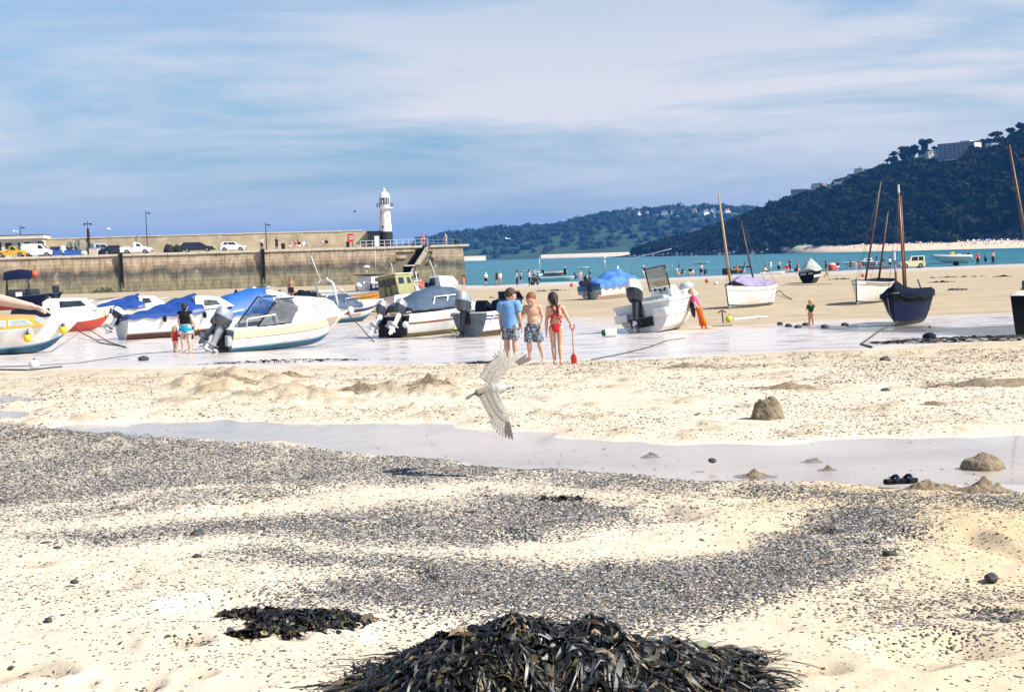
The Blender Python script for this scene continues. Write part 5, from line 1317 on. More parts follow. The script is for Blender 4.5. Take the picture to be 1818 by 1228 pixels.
# ---------------------------------------------------------------- small cabin boat under the pier steps
b = Boat('cabin_cruiser', 'small white cabin boat with blue bottom below the pier steps', 752, 531, 52, 4.9, 1.9, .9, heel=-4, ax=.5)
b.shape(sheer=.35, rake=.6); b.hull([(.5, NAVYH), (1, GEL)], GELD, GEL, deck=(.6, GEL))
b.cabin([(1.9, .9), (4.2, 1.15), (3.7, 1.75), (2.2, 1.85), (1.9, 1.8)], 1.5, 1.2, GEL, [[(2.5, 1.3), (3.6, 1.35), (3.45, 1.62), (2.5, 1.66)]], PERSP)
b.box((1.82, .1, 1.4), (.06, .5, .6), STRB, 'companionway'); b.box((1.5, .4, 1.2), (.4, .35, .4), NAVYH, 'seat', bevel=.05); b.tube([(2.2, 0, 1.85), (1.75, .1, 3.2)], .03, WPIPE, 'aerial')
b.ball(b.pt(.86, .95, -1, .1) + Vector((0, 0, .25)), (.16, .16, .2), REDH, 'bow_buoy')

# ---------------------------------------------------------------- motor boat with slate cover and two engines
b = Boat('motor_boat', 'white motor boat with slate blue cover and two tilted outboards', 703, 599, 52, 5.2, 2.05, .92, heel=-3, ax=.1)
b.shape(sheer=.30, rake=.7, tw=.9); b.hull([(.26, AF_GREEN), (.62, GELD), (.70, WOODV), (1, GEL)], AF_BLACK, GEL, deck=(.7, GEL))
b.cabin([(2.0, .92), (4.4, 1.12), (3.9, 1.35), (2.0, 1.35)], 1.75, 1.5, GEL, [[(2.2, 1.02), (2.7, 1.04), (2.65, 1.27), (2.25, 1.27)]], PERSP, front=False)
b.cover(.03, .80, [(0.03, .25), (.3, .72), (.5, .85), (.68, .72), (.8, .25)], TARPG, seed=15, sharp=2.0, wr=.03, skirt=.05, zoff=.16)
for x in (1.35, 2.15, 3.2): b.tube([(x, -.93, 1.1), (x + .28, -.84, 1.55)], .028, WPIPE, 'cover_frame')
b.tube([(1.63, -.84, 1.55), (3.48, -.8, 1.6)], .028, WPIPE, 'cover_frame')
b.outboard(.55, 38, 1.0, ENG, ENGS, ENGW); b.outboard(-.45, 38, 1.0, ENG, ENGS, ENGW)
for yy in (.95, .05, -.8): b.ball((-.16, yy, .55), (.14, .12, .13), GELD, 'transom_fender')
b.box((-.05, 0, .35), (.08, 1.5, .5), AF_BLACK, 'transom_board'); b.box(b.pt(.55, .82, -1, .015), (.9, .012, .1), ENGB, 'name_script', rot=rotm(rz=.1))
b.ball(b.w((1.3, 0, 0)) * 0 + Vector((2.3, -1.2, .16)), (.16, .13, .15), mat('lime_fender', (.45, .5, .08), rough=.6), 'hanging_fender')
bo = thing('mooring_buoy', 'orange-red mooring buoy lying behind the two-engined boat', 'buoy', ground(681, 558) + Vector((0, 0, .42))); q = MB(); q.ell((0, 0, 0), (.42, .42, .40), 16, 10); q.build('float', ORB, bo, smooth=True); q = MB(); q.tube([(0, 0, .38), (.05, 0, .52)], .06, 6); q.build('eye', ENGB, bo)
bo = thing('mooring_buoy', 'pale pink mooring buoy right of the orange-red one', 'buoy', ground(698, 560) + Vector((0, 0, .3))); q = MB(); q.ell((0, 0, 0), (.3, .3, .28), 14, 9); q.build('float', mat('faded_pink_buoy', (.75, .5, .42), rough=.5), bo, smooth=True); q = MB(); q.tube([(0, 0, .26), (.04, 0, .38)], .05, 6); q.build('eye', ENGB, bo)

# ---------------------------------------------------------------- white boat behind the boy in blue
b = Boat('speedboat', 'white open boat with navy stripes and black seats behind the boy in blue', 838, 598, 58, 3.7, 1.8, .98, heel=-1, ax=.1)
b.shape(sheer=.22, rake=.6, tw=.9); b.hull([(.16, AF_GREEN), (.30, WOODD), (.34, AF_GREEN), (.74, GEL), (.80, STRB), (.84, GEL), (.90, STRB), (1, GEL)], AF_GREY, GEL, deck=(.72, GEL), inner=GEL)
b.outboard(.15, 14, 1.35, ENG, ENGS, ENGB); 
for x, y in ((1.3, .35), (1.3, -.4), (2.6, .3)): b.cabin([(x, .9), (x + .5, .9), (x + .45, 1.25), (x + .15, 1.42), (x, 1.35)], .6, .5, DKC, name='seat', front=False, yc=y, bevel=.08)
b.box((2.9, 0, 1.22), (.35, 1.0, .4), ENGB, 'console', bevel=.06); b.box((2.70, -.1, 1.25), (.02, .4, .14), GELD, 'instrument_panel')
q = MB(); q.add([(3.05, -.6, 1.35), (3.05, .6, 1.35), (2.85, .5, 1.7), (2.85, -.5, 1.7)], [(0, 1, 2, 3)]); q.build('windscreen', BGL, b.root)
b.tube([(.2, -.75, .55), (.5, -.95, 1.05)], .02, WPIPE, 'strap'); b.box(b.pt(.3, .87, -1, .02), (.5, .02, .07), LBLUE, 'name_script', rot=rotm(rz=.05))

# ---------------------------------------------------------------- boat with faded blue tarp, centre right
b = Boat('motor_boat', 'white boat under a bulky faded blue tarp right of the three children', 1052, 532, 53, 6.4, 2.25, 1.05, heel=-5, ax=.2)
b.shape(sheer=.35, rake=.8, tw=.88); b.hull([(.22, GELD), (.28, REDH), (1, GEL)], PERSP, GEL, deck=(.6, GEL))
b.cover(-.02, 1.0, [(-.02, .15), (.12, .55), (.22, .35), (.38, 1.0), (.55, 1.05), (.75, .6), (1.0, .08)], TARP3, seed=21, sharp=1.7, wr=.08, skirt=.28)
b.outboard(.0, 6, 1.25, ENGB, ENGB, ENGB); b.box((-.02, .75, .72), (.06, .5, .5), PERSP, 'transom_panel'); b.box((-.02, -.75, .55), (.06, .45, .5), PERSP, 'transom_panel')
b.tube([(2.6, .2, 1.9), (2.6, .2, 3.1)], .025, STEEL, 'mast_pole'); b.ball((2.6, .2, 3.1), .12, GEL, 'mast_light')
q = MB(); q.tube([b.pt(.1, 1, 1) + Vector((0, 0, .1)), b.pt(.0, 1, .2) + Vector((-.2, .4, .25)), b.pt(0, 1, -1) + Vector((-.1, .1, .05))], [.16, .2, .15], 10); q.build('rolled_tarp', TARP, b.root, smooth=True)

# ---------------------------------------------------------------- white console boat
b = Boat('console_boat', 'large white console boat with big outboard that the person in orange trousers leans on', 1150, 590, 64, 5.6, 2.4, 1.15, heel=-10, ax=.1)
b.shape(sheer=.28, rake=.9, tw=.94, pw=(.30, .95)); b.hull([(.22, GELD), (1, GEL)], GELD, GEL, deck=(.75, GEL), inner=GEL, sole=.55, gr=.06, inset=.2); b.strake(.55, GELD, .02); b.strake(.96, GEL, .045)
b.outboard(.15, 22, 1.5, ENGB, ENGW, ENGB)
for sd in (-1, 1): b.box((-.14, sd * .78, .72), (.5, .52, .3), GELD, 'bathing_step', bevel=.05)
b.cabin([(2.3, .62), (3.6, .7), (3.45, 1.35), (3.0, 1.72), (2.4, 1.7)], .95, .85, GEL, name='console', front=False); b.cabin([(1.35, .62), (2.0, .62), (2.0, 1.35), (1.35, 1.4)], .95, .9, PERSP, name='seat_box', front=False, bevel=.08)
for y in (-.42, .42): b.tube([(2.35, y, 1.6), (2.2, y, 2.5)], .03, ENGB, 'screen_post')
q = MB(); q.add([(2.34, -.42, 1.72), (2.34, .42, 1.72), (2.2, .42, 2.5), (2.2, -.42, 2.5)], [(0, 1, 2, 3)]); q.build('smoked_screen', clear_screen('smoked_perspex', (.30, .28, .22)), b.root); b.tube([(2.2, -.42, 2.5), (2.2, .42, 2.5)], .025, ENGB, 'screen_frame')
for y, z in ((-.2, 1.62), (0, 1.6), (.2, 1.64)): b.ball((2.32, y, z), .055, ENGB, 'gauge')
q = MB(); q.tube([(2.28 + .02 * math.sin(a), .15 * math.cos(a) - .15, 1.42 + .15 * math.sin(a)) for a in np.linspace(0, math.tau, 17)], .015, 5); q.build('steering_wheel', ENGB, b.root)
b.tube([(1.9, .98, 1.25), (1.9, 1.0, 3.0), (1.9, -.9, 3.05)], .012, STEEL, 'aerial_line')
q = MB(); q.ell(b.pt(.46, .62, -1, .11), (.11, .1, .42), 12, 10); q.build('fender', FENDK, b.root, smooth=True)
b.cabin([(3.7, 1.1), (5.1, 1.25), (4.9, 1.5), (3.8, 1.5)], 1.3, 1.0, GEL, name='bow_locker', front=False); b.ball((4.7, -.3, 1.6), (.35, .3, .2), PERSP, 'bow_cushion')
b.box((-.04, .1, .45), (.05, .9, .35), AF_BLACK, 'transom_bracket')

# ---------------------------------------------------------------- luggers
def mast(b, x, h, r0, m, lean=0, name='mast', z=.3, y=0, tip=None, side=0):
    p0 = Vector((x, y, z)); p1 = Vector((x - lean * h, y + side * h, z + h)); q = MB(); q.tube([p0, p0.lerp(p1, .5), p1], [r0, r0 * .9, r0 * .55], 8); o = q.build(name, m, b.root, smooth=True)
    if tip: q = MB(); q.tube([p1, p1 + (p1 - p0).normalized() * .3], r0 * .6, 8); q.build('mast_tip', tip, o)
    return p1
b = Boat('lugger', 'white two-masted lugger with purple cover on the dry sand', 1330, 545, 232, 4.9, 1.75, 1.15, heel=2, ax=2.4)
b.shape(sheer=.16, stern=.12, rake=.12, tw=.62, ent=2.6, pw=(.42, .75), fore=.12); b.hull([(.18, AF_GREY), (.22, GUN), (.80, GEL), (.82, GUN), (1, GEL)], GEL, GUN, sole=.55, gr=.03)
p1 = mast(b, 4.2, 6.0, .075, WOODP, lean=-.06, side=-.06); p2 = mast(b, 1.3, 4.5, .06, WOODD, lean=-.12, side=-.12)
b.cover(.08, .80, [(.08, .3), (.4, .45), (.66, .60), (.8, .25)], PURP, seed=31, wr=.06, skirt=.04, sharp=1.5); b.cover(.80, .93, [(.8, .25), (.93, .15)], DKC, seed=33, skirt=.02)
b.tube([p1 * .98, b.pt(.5, 1, -1)], .008, GUN, 'shroud'); b.tube([p1 * .98, b.pt(.99, 1)], .008, GUN, 'forestay'); b.tube([p2, b.pt(.05, 1, 1)], .008, GUN, 'shroud'); b.tube([p2, b.pt(.4, 1, 1)], .008, GUN, 'shroud')
b.tube([b.pt(.985, .1) + Vector((.03, 0, 0)), b.pt(1, 1) + Vector((.03, 0, .1))], .04, GUN, 'stem_post')
rope('dark mooring line running right from the lugger with the purple cover', [b.w(b.pt(.02, .6, 1)), gp(1385, 523, .3), gp(1392, 527, .1), gp(1406, 532)], .03, GUN)
b = Boat('lugger', 'white two-masted lugger with open dark interior, second from the right', 1546, 538, 236, 5.0, 1.95, 1.2, heel=-3, ax=2.5)
b.shape(sheer=.16, stern=.12, rake=.12, tw=.62, ent=2.6, pw=(.42, .75), fore=.12); b.hull([(.16, AF_GREY), (.20, GUN), (.84, GEL), (.87, GUN), (1, GEL)], GELD, GUN, sole=.5, inner=AF_BLACK)
p1 = mast(b, 3.9, 6.4, .06, WOODD, lean=.10, side=.085); p2 = mast(b, 1.6, 4.8, .065, WOODD, lean=.08, side=.07)
b.cover(.1, .9, [(.1, .12), (.5, .18), (.9, .1)], DKC, seed=35, wr=.06, skirt=0, zoff=-.1)
b.tube([p1, b.pt(.98, 1)], .008, GUN, 'forestay'); b.tube([p1, b.pt(.45, 1, -1)], .008, GUN, 'shroud'); b.tube([p2, b.pt(.1, 1, -1)], .008, GUN, 'shroud')
b.tube([b.pt(.985, .1) + Vector((.03, 0, 0)), b.pt(1, 1) + Vector((.03, 0, .1))], .045, GUN, 'stem_post')
b = Boat('lugger', 'dark navy lugger with slate tent cover beside the wet sand at right', 1612, 575, 242, 4.6, 1.8, 1.15, heel=3, ax=2.3)
b.shape(sheer=.14, stern=.15, rake=.12, tw=.62, ent=2.6, pw=(.42, .75), fore=.12); b.hull([(.2, AF_BLACK), (.75, NAVYH), (1, BLKH)], BLKH, GUN, sole=.5)
p1 = mast(b, 2.6, 4.7, .055, WOODV, lean=-.015, side=.01, tip=ENGW); mast(b, 2.35, 4.6, .05, WOODD, side=.012, lean=-.01); mast(b, 3.9, 2.2, .06, WOODV, lean=-.015, tip=ENGW)
b.cover(.12, .95, [(.12, .05), (.45, .15), (.78, .35), (.86, .45), (.95, .1)], DKC, seed=37, wr=.04, skirt=.2, sharp=1.2); b.tube([b.pt(.03, .4) + Vector((-.05, 0, 0)), b.pt(0, 1) * 1 + Vector((-.1, -b.pt(0, 1).y, .35))], .03, GUN, 'rudder_post')
for t in (.93, .80): b.tube([b.pt(t, 1, -1, .02), b.pt(t - .05, .5, -1, .03), b.pt(t - .02, .1, -1, .02)], .014, GELD, 'hanging_rope')
b.tube([p1, b.pt(.98, 1)], .008, GUN, 'forestay'); b.tube([p1, b.pt(.3, 1, -1)], .008, GUN, 'shroud')
rope('green weedy rope trailing left from the dark navy lugger', [b.w(b.pt(.98, .15)), gp(1560, 590, .05), gp(1545, 600), gp(1528, 612), gp(1548, 617)], .022)
b = Boat('lugger', 'black hulled lugger cut off by the right edge of the view', 1905, 594, 205, 4.8, 1.8, 1.05, heel=4, ax=2.6)
b.shape(sheer=.16, stern=.12, rake=.12, tw=.62, ent=2.6, pw=(.42, .75), fore=.12); b.hull([(.75, BLKH), (1, BLKH)], BLKH, GELD, sole=.6, inner=GELD)
p1 = mast(b, 3.75, 4.9, .06, WOODD, lean=-.16, side=.0); b.cover(.35, .96, [(.35, .15), (.7, .22), (.96, .1)], GELD, seed=39, wr=.06, skirt=0, zoff=-.03); b.box((4.0, 0, 1.45), (.35, .4, .3), ENGB, 'winch', bevel=.04); b.ball((3.9, -.25, 1.33), (.22, .18, .15), FENDY, 'fender'); b.tube([p1, b.pt(.4, 1, 1)], .008, GUN, 'shroud')
mast(b, 1.2, 3.8, .06, WOODP, lean=.03)
b = Boat('rowing_boat', 'dark rowing boat with white stripe under a peaked grey cover near the water', 1436, 503, 64, 4.3, 1.9, 1.1, heel=-7, ax=.4)
b.shape(sheer=.3, rake=.3, tw=.8); b.hull([(.55, AF_BLACK), (.72, GEL), (1, BLKH)], BLKH, GUN, sole=.5); b.cover(.02, .97, [(0.02, .3), (.35, 1.0), (.55, 1.2), (.75, .85), (.97, .25)], GREYC, seed=41, wr=.05, sharp=1.25, skirt=.05)
b.box((-.03, .3, .95), (.05, .5, .14), PERSP, 'transom_patch'); b.box((-.03, -.4, .93), (.05, .4, .12), PERSP, 'transom_patch')

# ---------------------------------------------------------------- low dark boats under the wall
for px, py, yaw, L_, lb, m_ in ((486, 548, 30, 5.2, 'low black open boat under the wall beside the bare-chested man', BLKH), (150, 560, 20, 4.6, 'low white dinghy between the left boats and the wall', GELD), (445, 556, 160, 4.2, 'dark navy dinghy under the wall left of the black open boat', NAVYH)):
    b = Boat('dinghy', lb, px, py, yaw, L_, 1.8, .95, heel=random.uniform(-6, 6), ax=L_ / 2); b.shape(sheer=.3, rake=.3, tw=.75); b.hull([(.3, AF_BLACK), (1, m_)], m_, GUN, sole=.5); b.box((L_ * .35, 0, .8), (.3, 1.3, .06), WOODD, 'thwart'); b.outboard(0, 30, .9, ENGB); b.ball((L_ * .6, .1, .85), (.35, .3, .3), ORB if px == 445 else GELD, 'net_float')
# ================================================================== people
def _caps(mb, a, b, ra, rb):
    a, b = Vector(a), Vector(b); d = b - a
    n = 3
    pts = [a.lerp(b, i / n) for i in range(n + 1)]
    mb.tube(pts, [ra + (rb - ra) * i / n for i in range(n + 1)], 10)
    mb.ell(a, ra * .995, 10, 7); mb.ell(b, rb * .995, 10, 7)
def fuse(prims, voxel, smooth_it=2):
    """one continuous skin from overlapping forms; each face takes the material number of the form nearest to it"""
    mb = MB()
    for p in prims:
        if p[0] == 'cap': _caps(mb, *p[1:5])
        elif p[0] == 'ell': mb.ell(p[1], p[2], 14, 10, p[4] if len(p) > 4 else None)
        elif p[0] == 'loft': mb.loft(p[1])
    me = bpy.data.meshes.new('form'); me.from_pydata(mb.v, [], mb.f)
    b = bmesh.new(); b.from_mesh(me); bmesh.ops.recalc_face_normals(b, faces=b.faces); b.to_mesh(me); b.free()
    ob = bpy.data.objects.new('form', me); COL.objects.link(ob)
    md = ob.modifiers.new('remesh', 'REMESH'); md.mode = 'VOXEL'; md.voxel_size = voxel
    dg = bpy.context.evaluated_depsgraph_get()
    out = bpy.data.meshes.new_from_object(ob.evaluated_get(dg)); bpy.data.objects.remove(ob)
    b = bmesh.new(); b.from_mesh(out)
    for _ in range(smooth_it): bmesh.ops.smooth_vert(b, verts=b.verts, factor=.5, use_axis_x=True, use_axis_y=True, use_axis_z=True)
    b.to_mesh(out); b.free()
    n = len(out.polygons); C = np.zeros(n * 3); out.polygons.foreach_get('center', C); C = C.reshape(-1, 3)
    best = np.full(n, 1e9); idx = np.zeros(n, int)
    for p in prims:
        if p[0] == 'cap':
            a, bb = np.array(p[1]), np.array(p[2]); d = bb - a; t = np.clip(((C - a) @ d) / (d @ d + 1e-12), 0, 1)
            dist = np.linalg.norm(C - a - t[:, None] * d, axis=1) - (p[3] + (p[4] - p[3]) * t); mi = p[5]
        elif p[0] == 'ell':
            rad = np.array(p[2]) if hasattr(p[2], '__len__') else np.array([p[2]] * 3)
            q = C - np.array(p[1])
            if len(p) > 4 and p[4] is not None: q = q @ np.array(p[4])
            dist = (np.linalg.norm(q / rad, axis=1) - 1) * rad.min(); mi = p[3]
        else: continue
        k = dist < best; best[k] = dist[k]; idx[k] = mi
    out.polygons.foreach_set('material_index', idx.astype(np.int32)); out.polygons.foreach_set('use_smooth', np.ones(n, bool))
    return out
BASEJ = dict(pelvis=(0, 0, .52), chest=(0, 0, .71), neck=(0, -.005, .82), head=(0, .008, .915),
             sL=(-.105, 0, .795), sR=(.105, 0, .795), eL=(-.128, -.01, .625), eR=(.128, -.01, .625), wL=(-.132, .02, .475), wR=(.132, .02, .475),
             hL=(-.055, 0, .50), hR=(.055, 0, .50), kL=(-.058, .012, .275), kR=(.058, .012, .275), aL=(-.06, -.012, .045), aR=(.06, -.012, .045))
def joints(H, pose=None):
    J = {k: Vector(v) for k, v in BASEJ.items()}
    for k, v in (pose or {}).items(): J[k] = Vector(v)
    return {k: v * H for k, v in J.items()}
def hand_prims(w, e, H, m, curl=.5, fing=True, side=1, fr=.0052, palm_n=None, scale=1.0):
    """palm, four unequal fingers and a thumb leaving the side of the palm"""
    d = (w - e).normalized(); h = .105 * H * scale
    n = palm_n.normalized() if palm_n is not None else Vector((side, 0, 0))
    n = (n - d * n.dot(d)).normalized(); lat = d.cross(n).normalized() * (-1 if side < 0 else 1)
    P = []
    pc = w + d * h * .26
    M_ = Matrix((lat, n, d)).transposed()
    P.append(('ell', pc, (h * .23, h * .11, h * .32), m, M_))
    if not fing:
        P.append(('cap', pc, w + d * h * .8 + n * h * .1 * -1, h * .16, h * .09, m)); return P
    for k, (off, ln) in enumerate(((-.17, .40), (-.06, .46), (.06, .44), (.165, .34))):
        a = w + d * h * .48 + lat * h * off; b1 = a + (d * (1 - .3 * curl) - n * .55 * curl + lat * off * .5).normalized() * h * ln * .55
        c1 = b1 + (d * (1 - .8 * curl) - n * 1.0 * curl + lat * off * .3).normalized() * h * ln * .5
        P += [('cap', a, b1, h * .075, h * .065, m), ('cap', b1, c1, h * .065, h * .05, m)]
    a = w + d * h * .12 + lat * h * -.18; b1 = a + (d * .6 - lat * .75 - n * .25).normalized() * h * .28; c1 = b1 + (d * .9 - lat * .2 - n * .3).normalized() * h * .22
    P += [('cap', a, b1, h * .09, h * .075, m), ('cap', b1, c1, h * .072, h * .055, m)]
    return P
def body_prims(J, H, build=1.0, head=1.0, sleeve=.0, legs=.0, hair=1, fine=False, hands=(.4, .4), feet=True, skirt=False, look=(0, 1, 0), fem=False, palms=(None, None), face=True):
    """mat numbers: 0 skin, 1 top, 2 bottoms, 3 hair. sleeve and legs give how far the cloth reaches down arm and leg"""
    P = []; b_ = build
    pe, ch, ne, hd = J['pelvis'], J['chest'], J['neck'], J['head']
    up = (ch - pe).normalized(); side = (J['sR'] - J['sL']).normalized(); fw = side.cross(up) * -1
    fw = up.cross(side).normalized()
    Mt = Matrix((side, fw, up)).transposed()
    mid = pe.lerp(ch, .5)
    P.append(('ell', ch + up * .015 * H, (.108 * H * b_, .066 * H * b_, .105 * H), 1, Mt))
    P.append(('ell', mid, (.088 * H * b_, .058 * H * b_, .10 * H), 1, Mt))
    P.append(('ell', pe - up * .0 * H, (.094 * H * b_ * (1.08 if fem else 1), .068 * H * b_, .075 * H), 2, Mt))
    P.append(('cap', ch + up * .07 * H, ne, .05 * H * b_, .030 * H, 1)); P.append(('cap', ne - up * .005 * H, hd - (hd - ne) * .2, .028 * H, .027 * H, 0))
    for s in 'LR':
        sh, el, wr = J['s' + s], J['e' + s], J['w' + s]; sg = 1 if s == 'R' else -1
        P.append(('cap', ch + up * .065 * H + side * sg * .03 * H, sh, .048 * H * b_, .040 * H * b_, 1))
        cut = sh.lerp(el, max(sleeve, .05)); m1 = 1 if sleeve > .05 else 0
        P.append(('cap', sh, cut, .040 * H * b_, .036 * H * b_, m1)); 
        if sleeve < 1: P.append(('cap', cut, el, .034 * H * b_, .028 * H * b_, 0))
        if sleeve > 1: c2 = el.lerp(wr, sleeve - 1); P += [('cap', el, c2, .03 * H * b_, .026 * H * b_, 1), ('cap', c2, wr, .023 * H * b_, .018 * H * b_, 0)]
        else:
            fm = el.lerp(wr, .3); P += [('cap', el, fm, .027 * H * b_, .028 * H * b_, 0), ('cap', fm, wr, .028 * H * b_, .0175 * H * b_, 0)]
        P += hand_prims(wr, el, H, 0, hands[0 if s == 'L' else 1], fine, sg, palm_n=palms[0 if s == 'L' else 1])
        hp, kn, an = J['h' + s], J['k' + s], J['a' + s]
        f = min(legs, 1); c1 = hp.lerp(kn, f) if f > .03 else hp
        if f > .03: P.append(('cap', hp, c1, .064 * H * b_, (.064 - .020 * f) * H * b_ * 1.06, 2))
        if f < 1: P.append(('cap', c1, kn, (.062 - .020 * f) * H * b_, .040 * H * b_, 0))
        cm = kn.lerp(an, .3)
        lm = 2 if legs > 1.3 else 0
        P += [('cap', kn, cm, .039 * H * b_, .042 * H * b_, lm), ('cap', cm, an, .041 * H * b_, .022 * H * b_, 2 if legs > 1.7 else lm if legs > 1.5 else 0)]
        if feet:
            fd = (an - hp).cross(side); fdir = Vector((0, 1, 0)) if 'foot' + s not in J else J['foot' + s].normalized()
            P += [('cap', an + Vector((0, 0, -.012 * H)) - fdir * .015 * H, an + fdir * .075 * H + Vector((0, 0, -.027 * H)), .026 * H, .018 * H, 0), ('cap', an + fdir * .07 * H + Vector((0, 0, -.027 * H)), an + fdir * .105 * H + Vector((0, 0, -.031 * H)), .022 * H, .014 * H, 0)]
    lk = Vector(look).normalized(); rt = lk.cross(Vector((0, 0, 1))).normalized(); u2 = rt.cross(lk).normalized(); Mh = Matrix((rt, lk, u2)).transposed()
    r = head * H
    P.append(('ell', hd, (.060 * r, .074 * r, .080 * r), 0, Mh)); P.append(('ell', hd - u2 * .042 * r + lk * .018 * r, (.045 * r, .05 * r, .045 * r), 0, Mh))
    if face:
        P.append(('cap', hd + lk * .072 * r + u2 * .004 * r, hd + lk * .086 * r - u2 * .018 * r, .008 * r, .011 * r, 0))
        for sg in (-1, 1): P.append(('ell', hd + rt * sg * .061 * r - u2 * .006 * r, (.010 * r, .016 * r, .022 * r), 0, Mh))
    if hair:
        P.append(('ell', hd + u2 * .020 * r - lk * .014 * r, (.066 * r, .076 * r, .074 * r), 3, Mh))
        P.append(('ell', hd - u2 * (.02 if hair == 1 else .0) * r - lk * .035 * r, (.058 * r, .052 * r, (.062 if hair == 1 else .05) * r), 3, Mh))
    return P, (hd, lk, rt, u2, r)
SKIN = mat('skin_fair', (.62, .36, .25), rough=.5, var=.06, scale=9); SKINP = mat('skin_pale', (.70, .46, .36), rough=.5, var=.05, scale=9); SKINT = mat('skin_tanned', (.42, .21, .12), rough=.5, var=.06, scale=9)
HBR = mat('brown_hair', (.06, .03, .015), rough=.6, var=.3, scale=40, bump=.4); HGI = mat('ginger_hair', (.30, .09, .02), rough=.6, var=.3, scale=40, bump=.4); HDK = mat('dark_hair', (.02, .012, .01), rough=.5, var=.3, scale=40, bump=.4); HBL = mat('blond_hair', (.50, .32, .12), rough=.6, var=.25, scale=40, bump=.4); HGR = mat('grey_blond_hair', (.42, .32, .22), rough=.7, var=.25, scale=40, bump=.4)
def cloth(n, c, var=.08): return mat('cloth_' + n, c, rough=.85, var=var, scale=9, spec=.2, bump=.35)
C_BLUE = cloth('sky_blue', (.16, .34, .62)); C_BLACK = cloth('black', (.012, .012, .014)); C_WHITE = cloth('white', (.78, .78, .78), .04); C_RED = cloth('red', (.62, .03, .035)); C_PINK = cloth('pink', (.70, .07, .22)); C_ORANGE = cloth('orange', (.72, .14, .015)); C_GREEN = cloth('dark_green', (.015, .08, .035)); C_NAVY = cloth('navy', (.015, .02, .06)); C_TEAL = cloth('turquoise', (.03, .34, .52)); C_GREY = cloth('grey', (.25, .26, .28)); C_CORAL = cloth('coral', (.70, .12, .09)); C_KHAKI = cloth('khaki', (.36, .30, .2)); C_LPINK = cloth('pale_pink', (.70, .48, .48))
def floral(name, base, light):
    if name in MATS: return MATS[name]
    m = mat(name, base, rough=.85, scale=10); t = m.node_tree; r = [n for n in t.nodes if n.type == 'VALTORGB'][0]
    n1 = [n for n in t.nodes if n.type == 'TEX_NOISE'][0]; n1.inputs['Scale'].default_value = 17; n1.inputs['Detail'].default_value = 2; n1.inputs['Distortion'].default_value = 1.2
    r.color_ramp.interpolation = 'CONSTANT'; e = r.color_ramp.elements; e[0].position = 0; e[0].color = (*base, 1); e[1].position = .50; e[1].color = (*light, 1); q = e.new(.60); q.color = (*[c * 1.8 + .02 for c in base], 1)
    return m
def person(label, loc, yaw, H, mats, pose=None, voxel=.03, name='person', group=None, cat='person', **kw):
    J = joints(H, pose); P, hd = body_prims(J, H, **kw)
    me = fuse(P, voxel)
    for m in mats: me.materials.append(m)
    t_ = thing(name, label, cat, loc, (0, 0, R(yaw)), group)
    me.name = 'body'; o = link('body', me, t_)
    return t_, J, hd, P
def eyes(t_, hd, m=None):
    c, lk, rt, u2, r = hd
    for sg in (-1, 1):
        q = MB(); q.ell(c + lk * .071 * r + rt * sg * .026 * r + u2 * .008 * r, (.008 * r, .006 * r, .006 * r), 8, 6); q.build('eye', m or HDK, t_)
    q = MB(); q.ell(c + lk * .066 * r - u2 * .042 * r, (.020 * r, .006 * r, .0055 * r), 8, 6); q.build('mouth', mat('lips', (.42, .15, .12), rough=.5), t_)
def garment(t_, prims, voxel, m, name, smooth_it=2):
    me = fuse(prims, voxel, smooth_it); me.materials.append(m)
    me.polygons.foreach_set('material_index', np.zeros(len(me.polygons), np.int32)); me.name = name
    return link(name, me, t_)
def oval(c, rx, ry, side, fw, n=20, wob=0.0):
    return [c + side * rx * math.cos(math.tau * k / n) * (1 + wob * math.sin(3 * math.tau * k / n)) + fw * ry * math.sin(math.tau * k / n) * (1 + wob * math.cos(4 * math.tau * k / n)) for k in range(n)]
def flat_tube(a, b, ra, rb, n=16):
    mb = MB(); mb.tube([a, a.lerp(b, .5), b], [ra, (ra + rb) / 2, rb], n)
    return ('loft', [[Vector(v) for v in mb.v[i * n:(i + 1) * n]] for i in range(3)])
X1, Y1, Z1 = Vector((1, 0, 0)), Vector((0, 1, 0)), Vector((0, 0, 1))

# ---- boy in the blue T-shirt, seen from behind, head turned to the right and down
g = ground(907, 643); H = 1.52
pose = dict(sL=(-.11, 0, .79), sR=(.11, .0, .79), eL=(-.135, .02, .62), wL=(-.135, .06, .48), eR=(.135, 0, .62), wR=(.15, .05, .475), head=(.02, .03, .905), kL=(-.05, .02, .275), aL=(-.045, -.01, .045), kR=(.065, .0, .275), aR=(.075, -.02, .045))
t_, J, hd, P = person('boy in blue T-shirt and dark patterned shorts seen from behind', g, -12, H, [SKIN, SKIN, SKIN, HBR], pose, .0085, fine=True, head=1.08, look=(.65, .7, -.28), hair=2)
Hh = H
sh = [('loft', [oval(Vector((0, 0, z * H)), rx * H, ry * H, X1, Y1, wob=.03) for z, rx, ry in ((.455, .118, .084), (.50, .116, .083), (.58, .108, .078), (.68, .114, .080), (.76, .118, .074), (.80, .100, .062), (.825, .045, .042))])]
for s in 'LR':
    sh.append(flat_tube(J['s' + s] + Vector((0, 0, .004)), J['s' + s].lerp(J['e' + s], .62), .056 * H, .058 * H))
    sh.append(('cap', Vector((0, 0, .79 * H)), J['s' + s] + Vector((0, 0, .0)), .052 * H, .054 * H, 0))
garment(t_, sh, .010, C_BLUE, 'shirt')
FL1 = floral('navy_floral_cloth', (.02, .025, .05), (.42, .44, .50)); FL2 = floral('grey_floral_cloth', (.045, .06, .09), (.36, .41, .46))
so = [('loft', [oval(Vector((0, 0, z * H)), rx * H, ry * H, X1, Y1) for z, rx, ry in ((.42, .098, .076), (.50, .108, .08), (.55, .10, .072))])]
